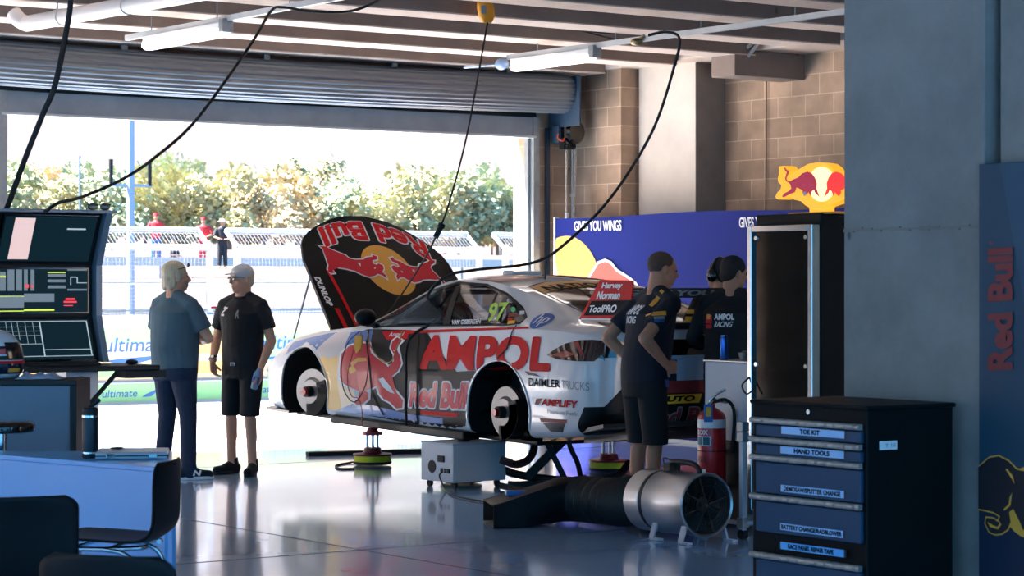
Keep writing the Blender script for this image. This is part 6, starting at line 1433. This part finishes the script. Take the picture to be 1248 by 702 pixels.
def blob(mb, vox, m, name, parent, smooth_it=4, disp=0):
    o = link_mesh(name, mb.mesh(name), m, None); r = o.modifiers.new('r', 'REMESH'); r.mode = 'VOXEL'; r.voxel_size = vox
    s = o.modifiers.new('s', 'SMOOTH'); s.iterations = smooth_it; s.factor = .5
    dg = bpy.context.evaluated_depsgraph_get(); dg.update(); me = bpy.data.meshes.new_from_object(o.evaluated_get(dg)); o.modifiers.clear(); o.data = me
    for p in me.polygons: p.use_smooth = True
    o.parent = parent; return o
def ringloft(mb, secs, n=20, yawz=None):
    """secs: (center Vector, rx, ry, yaw)"""
    rg = []
    for c, rx, ry, yw in secs:
        rg.append([Vector(c) + Matrix.Rotation(yw, 3, 'Z') @ Vector((rx * cos(2 * pi * k / n) * (1), ry * sin(2 * pi * k / n), 0)) for k in range(n)])
    mb.rings(rg)
def hand(mb, wrist, d, palm_n, thumb_side, curl=.5, s=1.0):
    """palm with four unequal curled fingers and a side thumb.  d: wrist->fingers, palm_n: direction the palm faces"""
    d = d.normalized(); n = (palm_n - d * palm_n.dot(d)).normalized(); w_ = d.cross(n).normalized() * thumb_side
    pc = wrist + d * .045 * s
    for k in range(-2, 3): mb.cap(wrist + w_ * k * .010 * s + d * .01, wrist + d * .082 * s + w_ * k * .0155 * s, .013 * s, .0115 * s, 10)
    for i, L in enumerate((.070, .080, .075, .058)):
        off = w_ * (.030 - .020 * i) * s; p = wrist + d * .085 * s + off; dirn = d.copy(); ang = 0
        for seg, fr in ((0, .45), (1, .32), (2, .25)):
            ang += curl * (.55, .9, .7)[seg]; dd_ = d * cos(ang) + n * sin(ang); q = p + dd_ * L * fr * s; mb.cap(p, q, (.0092 - .001 * seg) * s, (.0086 - .001 * seg) * s, 8); p = q
    t0 = wrist + d * .025 * s + w_ * .026 * s; t1 = t0 + (d * .55 + w_ * .75 + n * .25).normalized() * .038 * s; t2 = t1 + (d * .85 + w_ * .25 + n * .35 * (1 + curl)).normalized() * .030 * s
    mb.cap(t0, t1, .0125 * s, .011 * s, 8); mb.cap(t1, t2, .0105 * s, .009 * s, 8)
def V(*a): return Vector(a)
def person(label, pos, face, h=1.76, head_yaw=0, head_pitch=0, arms=None, legs='trousers', skin='skin', shirt='navyshirt', bottom='blackcloth', hair='hairdark', hairstyle='short', build=1.0, lean=0, feet=None, sleeve=.5, cap_=None, shoe='black', glasses=False, vest=False, hips=V(0, 0, 0), group=None, name='person'):
    r_ = empty(name, (pos[0], pos[1], 0), (0, 0, atan2(face.y, face.x) - pi / 2), label=label, cat='person'); s = h / 1.76
    feet = feet or [(-.12, 0, -8), (.12, .03, 8)]
    L = lambda x, y, z: V(x * s, y * s, z * s)
    hip = L(0, 0, .95) + hips; chest = hip + L(0, lean * .35, .36); neck = hip + L(0, lean * .62, .54); headc = neck + L(0, .02 + lean * .12 , .150)
    ank = []; knee = []
    for i, (fx_, fy, fa) in enumerate(feet):
        a = L(fx_, fy, .085); ank.append(a); hj = hip + L((-.09, .09)[i], 0, -.04); k = hj.lerp(a, .5) + L(0, .03, .02); knee.append((hj, k))
    sk = MB()
    # torso core
    bw = build
    secs = [(hip + L(0, 0, -.10), .13 * bw, .10 * bw), (hip, .165 * bw, .115 * bw), (hip + L(0, lean * .1, .12), .155 * bw, .115 * bw * (1.12 if bw > 1.05 else 1)), (hip + L(0, lean * .25, .26), .165 * bw, .12 * bw), (chest + L(0, 0, .05), .185, .12), (hip + L(0, lean * .55, .48), .17, .09), (neck, .075, .065), (neck + L(0, lean * .05, .05), .058, .058)]
    ringloft(sk, [(c, a * s, b * s, 0) for c, a, b in secs])
    sh = [hip + L(-.195, lean * .56, .475), hip + L(.195, lean * .56, .475)]
    for i in (0, 1):
        hj, k = knee[i]; a = ank[i]
        sk.cap(hj, k, .082 * s * bw, .056 * s); sk.cap(k, a, .05 * s, .036 * s); cm = k.lerp(a, .3) + L(0, -.018, 0); sk.cap(k.lerp(a, .12) + L(0, -.01, 0), k.lerp(a, .48) + L(0, -.012, 0), .048 * s, .044 * s)
        fa = radians(feet[i][2]); fd = V(-sin(fa), cos(fa), 0); sk.cap(a + V(0, 0, -.045 * s), a + fd * .13 * s + V(0, 0, -.05 * s), .034 * s, .028 * s)
    # arms
    AR = []
    for i in (0, 1):
        e, w_ = [Vector(v) * s for v in arms[i][:2]]; e = e + (hip - L(0, 0, .95)); w_ = w_ + (hip - L(0, 0, .95)); S_ = sh[i]; AR.append((S_, e, w_))
        sk.cap(S_, e, .052 * s, .040 * s); sk.cap(e, e.lerp(w_, .35), .042 * s, .041 * s); sk.cap(e.lerp(w_, .3), w_, .041 * s, .026 * s)
        hd = Vector(arms[i][2]); pn = Vector(arms[i][3]); hand(sk, w_, hd, pn, arms[i][4], arms[i][5], s * 1.05)
    # neck + head
    HR = Matrix.Rotation(head_yaw, 3, 'Z') @ Matrix.Rotation(head_pitch, 3, 'X'); H_ = lambda x, y, z: headc + HR @ V(x * s, y * s, z * s)
    sk.cap(neck + L(0, -.01, -.02), headc + HR @ L(0, -.02, -.04), .068 * s, .062 * s)
    for sx in (-1, 1): sk.cap(neck + L(sx * .035, -.01, .015), hip + L(sx * .16, lean * .56, .475), .045 * s, .045 * s)
    sk.ell(H_(0, -.012, .030), (.076 * s, .096 * s, .088 * s), HR, 20, 14)
    sk.ell(H_(0, .022, -.025), (.064 * s, .075 * s, .085 * s), HR, 18, 12)
    sk.ell(H_(0, .050, -.088), (.034 * s, .036 * s, .026 * s), HR); sk.ell(H_(0, .015, -.075), (.056 * s, .062 * s, .030 * s), HR)
    sk.cap(H_(0, .088, .018), H_(0, .108, -.020), .009 * s, .0145 * s, 8); sk.ell(H_(0, .100, -.026), (.017 * s, .012 * s, .009 * s), HR, 10, 8)
    sk.cap(H_(-.035, .080, .034), H_(.035, .080, .034), .011 * s, .011 * s, 8); sk.ell(H_(0, .088, -.055), (.024 * s, .010 * s, .007 * s), HR, 10, 8); sk.ell(H_(0, .086, -.067), (.020 * s, .010 * s, .007 * s), HR, 10, 8)
    for sx in (-1, 1): sk.ell(H_(sx * .078, -.008, -.005), (.010 * s, .020 * s, .033 * s), HR @ Matrix.Rotation(sx * .35, 3, 'Z'), 10, 8); sk.ell(H_(sx * .045, .062, -.022), (.022 * s, .02 * s, .022 * s), HR, 10, 8)
    bodyo = blob(sk, .0068, skin, 'body', r_, 3)
    for sx in (-1, 1): e_ = MB(); e_.ell(H_(sx * .031, .086, .010), (.011 * s, .006 * s, .007 * s), HR, 10, 8); e_.build('eye', 'eye', r_, smooth=80)
    # shirt
    c = MB(); g_ = .016
    secs = [(hip + L(0, 0, -.09), .172 * bw, .128 * bw), (hip + L(0, 0, .02), .178 * bw, .132 * bw), (hip + L(0, lean * .12, .13), .172 * bw, .13 * bw * (1.15 if bw > 1.05 else 1)), (hip + L(0, lean * .25, .26), .182 * bw, .138 * bw), (chest + L(0, 0, .05), .208 * (1 + (bw - 1) * .5), .142 * (1 + (bw - 1) * .5)), (hip + L(0, lean * .52, .455), .19, .115), (hip + L(0, lean * .58, .505), .13, .09), (neck + L(0, 0, -.005), .082, .072)]
    ringloft(c, [(q, a * s, b * s, 0) for q, a, b in secs])
    for i in (0, 1):
        S_, e, w_ = AR[i]; c.cap(S_ + L((.012, -.012)[i], 0, -.012), S_.lerp(e, .5), .064 * s, .066 * s); c.cap(neck + L((-1, 1)[i] * .045, -.01, .0), S_ + L(0, 0, 0), .058 * s, .058 * s)
        if sleeve > .6:
            c.cap(S_, e, .066 * s, .056 * s); c.cap(e, e.lerp(w_, (sleeve - .5) * 2), .056 * s, .042 * s)
        else:
            q1 = S_.lerp(e, sleeve * 1.35); dn = (e - S_).normalized(); c.tube([S_.lerp(e, .1), S_.lerp(e, .4), q1], [.066 * s, .069 * s, .070 * s], 16)
    shirt_o = blob(c, .0085, shirt, 'shirt', r_, 5)
    cl = MB(); cl.tube([neck + L(.066 * cos(a), .060 * sin(a) + .01, .012 + .018 * (-sin(a))) for a in [2 * pi * k / 20 for k in range(20)]], .013 * s, 8, closed=True); cl.build('collar', shirt if not vest else 'blackcloth', r_, smooth=60)
    # trousers / shorts
    t_ = MB(); ringloft(t_, [(q, a * s, b * s, 0) for q, a, b in [(hip + L(0, 0, -.14), .165 * bw, .125 * bw), (hip + L(0, 0, -.05), .176 * bw, .13 * bw), (hip + L(0, 0, .05), .168 * bw, .126 * bw)]])
    for i in (0, 1):
        hj, k = knee[i]; a = ank[i]
        if legs == 'trousers':
            t_.cap(hj, k, .096 * s * bw, .074 * s); t_.cap(k, a + L(0, 0, .0), .074 * s, .062 * s); t_.cap(a + L(0, -.005, .05), a + L(0, .01, -.02), .065 * s, .068 * s)
        else:
            t_.tube([hj, hj.lerp(k, .5), k + L(0, 0, .03), k + L(0, 0, -.02)], [.098 * s * bw, .095 * s, .086 * s, .086 * s], 18)
    blob(t_, .0085, bottom, 'trousers' if legs == 'trousers' else 'shorts', r_, 5)
    # shoes and socks
    for i in (0, 1):
        fa = radians(feet[i][2]); R = Matrix.Rotation(fa, 3, 'Z'); a = ank[i]; b0 = V(a.x, a.y, 0)
        F_ = lambda x, y, z: b0 + R @ V(x * s, y * s, z * s)
        m_ = MB(); 
        for y0, y1, r0, r1, z in ((-.05, .06, .040, .042, .052), (.05, .17, .042, .036, .044)): m_.cap(F_(0, y0, z), F_(0, y1, z - .004), r0 * s, r1 * s)
        m_.cap(F_(0, -.035, .06), F_(0, -.02, .105), .042 * s, .040 * s); m_.cap(F_(0, .0, .085), F_(0, .08, .062), .036 * s, .030 * s)
        so = blob(m_, .007, shoe, 'shoe', r_, 3)
        m_ = MB(); pts = []
        for k in range(24):
            a_ = 2 * pi * k / 24; yy = .062 + .148 * sin(a_); xx = .046 * cos(a_) * (1.05 if yy > .06 else .88); pts.append(F_(xx, yy, .002))
        m_.prism(pts, (0, 0, .026 * s)); m_.build('shoe_sole', 'soleW' if shoe != 'blackcloth' else 'black', r_, bevel=.005)
        if legs != 'trousers': m_ = MB(); m_.tube([F_(0, -.015, .10), F_(0, -.012, .135)], .043 * s, 14); m_.build('sock', 'black', r_, smooth=60)
    # hair
    if hairstyle != 'none':
        m_ = MB()
        if hairstyle == 'cropped': m_.ell(H_(0, -.018, .036), (.0785 * s, .0955 * s, .0875 * s), HR, 20, 14)
        elif hairstyle == 'short':
            m_.ell(H_(0, -.020, .044), (.084 * s, .098 * s, .090 * s), HR, 20, 14); m_.ell(H_(0, -.055, -.01), (.070 * s, .058 * s, .065 * s), HR, 16, 10)
        elif hairstyle == 'full':
            m_.ell(H_(0, -.022, .048), (.092 * s, .104 * s, .096 * s), HR, 20, 14); m_.ell(H_(0, -.060, -.03), (.080 * s, .062 * s, .085 * s), HR, 16, 10)
            for k in range(9): a = pi + pi * k / 8; m_.ell(H_(.070 * cos(a), -.025 + .075 * sin(a), -.045 - .02 * (k % 2)), (.026 * s, .026 * s, .04 * s), HR, 10, 8)
            for sx in (-1, 1): m_.ell(H_(sx * .078, .012, .01), (.016 * s, .024 * s, .045 * s), HR, 10, 8)
        ho_ = blob(m_, .007, hair, 'hair', r_, 2)
    if cap_:
        m_ = MB(); m_.ell(H_(0, -.010, .052), (.088 * s, .104 * s, .082 * s), HR, 20, 14); o_ = blob(m_, .007, cap_, 'cap', r_, 2)
        m_ = MB(); pts = [H_(.072 * cos(a), .070 + .085 * sin(a), .050 - .012 * sin(a)) for a in [pi * k / 12 for k in range(13)]]; m_.prism(pts, HR @ V(0, 0, .006)); m_.build('cap_peak', cap_, r_, bevel=.002)
    if glasses:
        m_ = MB()
        for sx in (-1, 1): m_.ell(H_(sx * .034, .098, .012), (.027 * s, .006 * s, .018 * s), HR, 14, 8)
        m_.tube([H_(-.075, .0, .018), H_(-.068, .08, .022), H_(0, .104, .020), H_(.068, .08, .022), H_(.075, .0, .018)], .0028, 6); m_.build('glasses', 'blackgloss', r_, smooth=60)
    return r_, dict(hip=hip, neck=neck, head=headc, HR=HR, H=H_, sh=sh, arm=AR, s=s, shirt=shirt_o, body=bodyo)
def patch_on(r_, obj, pts, m, nm, n_dir, s_=None, lift=.004, bold=.04, shear=0):
    """wrap a printed patch onto clothing: pts = tl,tr,br,bl in the person's frame"""
    bmx = bmesh.new(); bmx.from_mesh(obj.data); T = BVHTree.FromBMesh(bmx); bmx.free(); q = quad_map(*pts); nd = Vector(n_dir).normalized()
    if s_: v, f, _ = text2d(s_, bold, shear)
    else: v = [(i / 6, j / 6) for i in range(7) for j in range(7)]; f = [(i * 7 + j, (i + 1) * 7 + j, (i + 1) * 7 + j + 1, i * 7 + j + 1) for i in range(6) for j in range(6)]
    out = []
    for x, y in v:
        p = q(x, y); h = T.ray_cast(p + nd * .3, -nd, .6); out.append((h[0] if h[0] is not None else p) + nd * lift)
    b_ = MB(); b_.add(out, f); b_.build(nm, m, r_, smooth=80, fix=False)
def gpos(px, d): p = at_d(px, 346, d); return (p.x, p.y)
# 1. grey-haired man, back to the camera, arms folded
f1 = fdir(.62, .78); p1 = gpos(213, 18.55)
P1, I1 = person('grey haired person in grey green tee and dark jeans with folded arms, back turned', p1, f1, h=1.715, head_yaw=radians(-42), legs='trousers', shirt='tealshirt', bottom='denim', hair='hairgrey', hairstyle='full', build=1.24,
    arms=[((-.30, .06, 1.16), (-.02, .24, 1.17), (1, .1, 0), (0, -1, 0), 1, .5), ((.31, .08, 1.15), (.05, .27, 1.12), (-1, .1, .1), (0, -1, 0), 1, .5)], feet=[(-.13, -.02, 5), (.13, .03, -32)], shoe='navyshirt', sleeve=.55)
m_ = MB(); H_ = I1['H']; m_.tube([H_(.085, -.02, .06), H_(.07, .07, .085), H_(0, .10, .095), H_(-.07, .07, .085), H_(-.085, -.02, .06)], .004, 6)
for sx in (-.035, .035): m_.ell(H_(sx, .095, .105), (.03, .012, .02), I1['HR'], 12, 8)
m_.build('raised_glasses', 'blackgloss', P1, smooth=60)
# shoe letter
m_ = MB(); text_on(m_, 'N', lambda x, y: V(.13 + .047 + .0, .0, 0) + Matrix.Rotation(radians(-32), 3, 'Z') @ V(.0, .02 + .07 * x, .035 + .045 * y), .06, .2); m_.build('shoe_letter', 'whitetext', P1, fix=False)
# 2. man in cap, black gilet and shorts
f2 = fdir(-.50, -.86); p2 = gpos(296, 19.0)
P2_, I2 = person('person in pale cap, black team gilet and shorts facing the grey haired person', p2, f2, h=1.70, head_yaw=radians(-22), legs='shorts', shirt='blackcloth', bottom='blackcloth', hair='hairgrey', hairstyle='short', build=1.08, cap_='capm', glasses=True, vest=True,
    arms=[((-.28, -.02, 1.13), (-.27, .12, .90), (0, .25, -1), (1, 0, 0), 1, .6), ((.31, -.05, 1.14), (.22, .13, .95), (-.3, .2, -.9), (-1, 0, 0), -1, .7)], feet=[(-.13, .04, 22), (.13, -.02, -12)], shoe='blackcloth')
m_ = MB(); a = I2['arm'][1]; wq = a[1].lerp(a[2], .88); dn = (a[2] - a[1]).normalized(); m_.tube([wq - dn * .014, wq + dn * .014], .032, 18); m_.ell(wq + V(.03, 0, 0), (.010, .02, .02)); m_.build('wrist_watch', 'chrome', P2_, smooth=50)
patch_on(P2_, I2['shirt'], [V(-.16, .1, 1.36), V(-.07, .1, 1.38), V(-.08, .1, 1.30), V(-.15, .1, 1.28)][::1], 'greytext', 'chest_logo', (0, 1, 0), 'Z', bold=.08, shear=.3) if False else None
patch_on(P2_, I2['shirt'], [V(.15, .1, 1.37), V(.07, .1, 1.36), V(.08, .1, 1.29), V(.14, .1, 1.29)], 'whitetext', 'chest_logo', (0, 1, 0), 'Z', bold=.06, shear=.3)
patch_on(P2_, I2['shirt'], [V(-.02, .1, 1.34), V(-.07, .1, 1.34), V(-.06, .1, 1.27), V(-.03, .1, 1.27)], 'greytext', 'chest_badge', (0, 1, 0), 'A', bold=.06)
S_, E_, W_ = I2['arm'][1]
for z, hgt, m in ((1.34, .025, 'carred'), (1.315, .018, 'amber'), (1.28, .018, 'greytext')): patch_on(P2_, I2['shirt'], [V(.35, .05, z + hgt), V(.35, -.04, z + hgt), V(.35, -.04, z), V(.35, .05, z)], m, 'sleeve_badge', (1, .25, 0))
m_ = MB(); m_.cbox((0, I2['hip'].y + .138, .935 * I2['s']), (.045, .012, .03)); m_.build('belt_buckle', 'chrome', P2_, bevel=.003)
# bottle held low in the right hand
a = I2['arm'][0][2]; hp_ = P2_.matrix_basis @ (a + V(.02, .05, -.06)) if False else mtx(P2_) @ (a + V(.018, .03, -.075))
hb_ = empty('drink_bottle', hp_, (radians(25), 0, 0), label='small clear and blue water bottle held low by the person in the cap', cat='bottle')
m_ = MB(); m_.lathe([(.001, -.09), (.028, -.09), (.030, -.08), (.030, .04), (.012, .075), (.012, .09), (.001, .09)], n=18); m_.build('bottle_body', mat('clear_blue_plastic', '9cc4e4', .1, alpha=.6), hb_, smooth=40); m_ = MB(); m_.lathe([(.031, -.04), (.0315, -.04), (.0315, .02), (.031, .02)], n=18); m_.build('bottle_label', 'brandblue', hb_, smooth=40)
# 3. mechanic with hands on hips
f3 = fdir(.86, .50); p3 = gpos(785, 15.4)
P3, I3 = person('crop haired person in navy team shirt and black shorts, hands on hips behind the car', p3, f3, h=1.76, head_yaw=radians(-12), head_pitch=radians(-10), legs='shorts', shirt='navyshirt', bottom='blackcloth', skin='skin2', hair='stubble', hairstyle='cropped', build=1.06, lean=.17,
    arms=[((-.29, -.10, 1.19), (-.20, .05, 1.02), (.5, .8, -.2), (1, -.3, 0), 1, .5), ((.31, -.20, 1.20), (.215, .035, 1.02), (-.35, .9, -.15), (-1, -.3, 0), -1, .45)], feet=[(-.14, .02, 8), (.13, -.03, -8)], shoe='blackcloth', sleeve=.52)
sh3 = I3['shirt']
def side_patch(z0, z1, y0, y1, m, t=None, x=.30, nm='sleeve_badge', P=P3, sh_=sh3): patch_on(P, sh_, [V(x, y1, z1), V(x, y0, z1), V(x, y0, z0), V(x, y1, z0)] if False else [V(x, y0, z1), V(x, y1, z1), V(x, y1, z0), V(x, y0, z0)], m, nm, (1, -.35, .15), t)
side_patch(1.345, 1.375, -.13, -.03, 'amber'); side_patch(1.32, 1.34, -.125, -.045, 'greytext'); side_patch(1.30, 1.318, -.125, -.05, 'brandblue')
patch_on(P3, sh3, [V(-.10, -.2, 1.43), V(.06, -.2, 1.43), V(.06, -.2, 1.36), V(-.10, -.2, 1.36)], 'whitetext', 'back_lettering', (0, -1, .1), 'AMPOL', bold=.06); patch_on(P3, sh3, [V(-.09, -.2, 1.35), V(.04, -.2, 1.35), V(.04, -.2, 1.30), V(-.09, -.2, 1.30)], 'whitetext', 'back_lettering', (0, -1, .1), 'RACING', bold=.04, shear=.3)
patch_on(P3, sh3, [V(.10, .06, 1.50), V(.14, .06, 1.49), V(.15, .0, 1.47), V(.11, .0, 1.48)], 'amber', 'collar_badge', (.5, .2, 1))
m_ = MB(); m_.cbox((.17, .05, .90), (.02, .05, .05)); m_.build('pocket_cloth', 'blue', P3, bevel=.006)
# 4. seated / leaning mechanic in back view
f4 = fdir(.40, .92); p4 = gpos(889, 16.6)
P4, I4 = person('dark haired person in black team shirt seen from behind beside the chrome fridge', p4, f4, h=1.74, head_yaw=radians(-38), head_pitch=radians(-8), legs='trousers', shirt='blackcloth', bottom='blackcloth', skin='skin2', hair='hairdark', hairstyle='short', build=1.08, lean=.12,
    arms=[((-.28, .02, 1.18), (-.18, .24, 1.10), (.6, .8, 0), (0, 0, -1), -1, .4), ((.28, .04, 1.18), (.14, .26, 1.12), (-.4, .9, 0), (0, 0, -1), 1, .4)], feet=[(-.12, -.03, 0), (.12, .03, -10)], shoe='blackcloth', sleeve=.8)
def bp_(x0, x1, z0, z1, m, t=None, **k): patch_on(P4, I4['shirt'], [V(x0, -.25, z1), V(x1, -.25, z1), V(x1, -.25, z0), V(x0, -.25, z0)], m, 'back_lettering' if t else 'back_badge', (0, -1, 0), t, **k)
bp_(-.155, -.10, 1.27, 1.33, 'carred'); bp_(-.145, -.115, 1.30, 1.335, 'amber', lift=.006); bp_(-.155, -.10, 1.235, 1.262, 'carred')
bp_(-.08, .07, 1.295, 1.34, 'whitetext', 'AMPOL', bold=.06); bp_(-.08, .06, 1.245, 1.285, 'whitetext', 'RACING', bold=.03, shear=.4)
# 5. headset mechanic behind, bending to the left
f5 = fdir(-.45, .89); p5 = gpos(882, 17.35)
P5, I5 = person('person wearing black headset and dark team shirt, mostly hidden behind the dark haired person', p5, f5, h=1.73, head_yaw=radians(20), legs='trousers', shirt='blackcloth', bottom='blackcloth', skin='skin2', hair='hairdark', hairstyle='short', build=1.05, lean=.06,
    arms=[((-.33, .02, 1.20), (-.30, .22, 1.05), (.2, .9, -.3), (1, 0, 0), 1, .6), ((.28, .04, 1.18), (.2, .26, 1.02), (-.3, .9, 0), (-1, 0, 0), -1, .5)], feet=[(-.12, 0, 5), (.12, .03, -5)], shoe='blackcloth', sleeve=.85)
H5 = I5['H']; m_ = MB()
for sx in (-1, 1): m_.ell(H5(sx * .095, -.005, .0), (.030, .042, .050), I5['HR'], 16, 10)
m_.tube([H5(.10 * cos(a), -.01, .01 + .125 * sin(a)) for a in [pi * k / 14 for k in range(15)]], .010, 8); hs = m_.build('headset', 'blackgloss', P5, smooth=60)
for z, m in ((1.33, 'amber'), (1.28, 'yellow'), (1.22, 'greytext')): patch_on(P5, I5['shirt'], [V(-.35, -.07, z + .03), V(-.35, .0, z + .03), V(-.35, .0, z), V(-.35, -.07, z)], m, 'sleeve_badge', (-1, -.6, 0))
# distant trackside people on the bank
def mini(px, py_head, Y, top, bottom_, hat, label, face=fdir(0, -1)):
    p = on_y(px, py_head, Y); zt_ = p.z; z0_ = zt_ - 1.72; r_ = empty('person', (p.x, Y, z0_), (0, 0, atan2(face.y, face.x) - pi / 2), label=label, cat='person'); mb = MB()
    for sx in (-1, 1): mb.cap((sx * .08, 0, .85), (sx * .11, 0, .1), .085, .055); mb.cap((sx * .20, 0, 1.38), (sx * .30, .05, 1.12), .05, .042); mb.cap((sx * .30, .05, 1.12), (sx * .16, .22, 1.05), .04, .03); mb.ell((sx * .12, .06, .04), (.045, .12, .04)); hand(mb, V(sx * .16, .22, 1.05), V(-sx, .4, 0), V(0, 0, -1), 1, .5)
    ringloft(mb, [(V(0, 0, z), a, b, 0) for z, a, b in ((.82, .14, .1), (.95, .17, .12), (1.2, .17, .12), (1.4, .19, .11), (1.47, .08, .07), (1.52, .055, .055))]); mb.ell((0, 0, 1.61), (.08, .095, .115)); mb.ell((0, .09, 1.6), (.015, .02, .025))
    blob(mb, .014, 'skin', 'body', r_, 2)
    mb = MB(); ringloft(mb, [(V(0, 0, z), a, b, 0) for z, a, b in ((.84, .17, .13), (1.2, .185, .135), (1.4, .205, .13), (1.48, .10, .09))])
    for sx in (-1, 1): mb.cap((sx * .20, 0, 1.38), (sx * .29, .04, 1.16), .07, .062)
    blob(mb, .015, top, 'shirt', r_, 2)
    mb = MB(); ringloft(mb, [(V(0, 0, z), a, b, 0) for z, a, b in ((.78, .16, .12), (.92, .175, .13))])
    for sx in (-1, 1): mb.cap((sx * .08, 0, .84), (sx * .11, 0, .16), .10, .075)
    blob(mb, .015, bottom_, 'trousers', r_, 2)
    mb = MB(); mb.lathe([(.001, 1.66), (.17 if hat == 'wide' else .10, 1.66), (.17 if hat == 'wide' else .10, 1.675), (.095, 1.685), (.085, 1.75), (.001, 1.765)], n=18); mb.build('hat', 'white' if hat == 'wide' else top, r_, smooth=40)
    return r_
M['miniblue'] = mat('mid_blue_cloth', '3d6fae', .8); M['minired'] = mat('bright_red_cloth', 'd8323c', .8); M['minidark'] = mat('dark_grey_cloth', '2a2f38', .8)
mini(190, 261, 74.8, 'minired', 'miniblue', 'cap', 'distant marshal in red top and blue trousers beyond the left fence')
mini(248, 266, 74.8, 'minired', 'minired', 'cap', 'distant marshal in red standing just left of the fence gap')
mini(271, 268, 73.0, 'minidark', 'minidark', 'wide', 'distant person in dark clothes and white hat in the fence gap', fdir(.3, -1))
mini(212, 291, 80, 'minidark', 'minidark', 'cap', 'distant low figure in dark clothing right of the pole', fdir(1, -.3))
mini(118, 290, 80, 'miniblue', 'minidark', 'cap', 'distant low figure in blue clothing at far left behind the console', fdir(1, -.3))
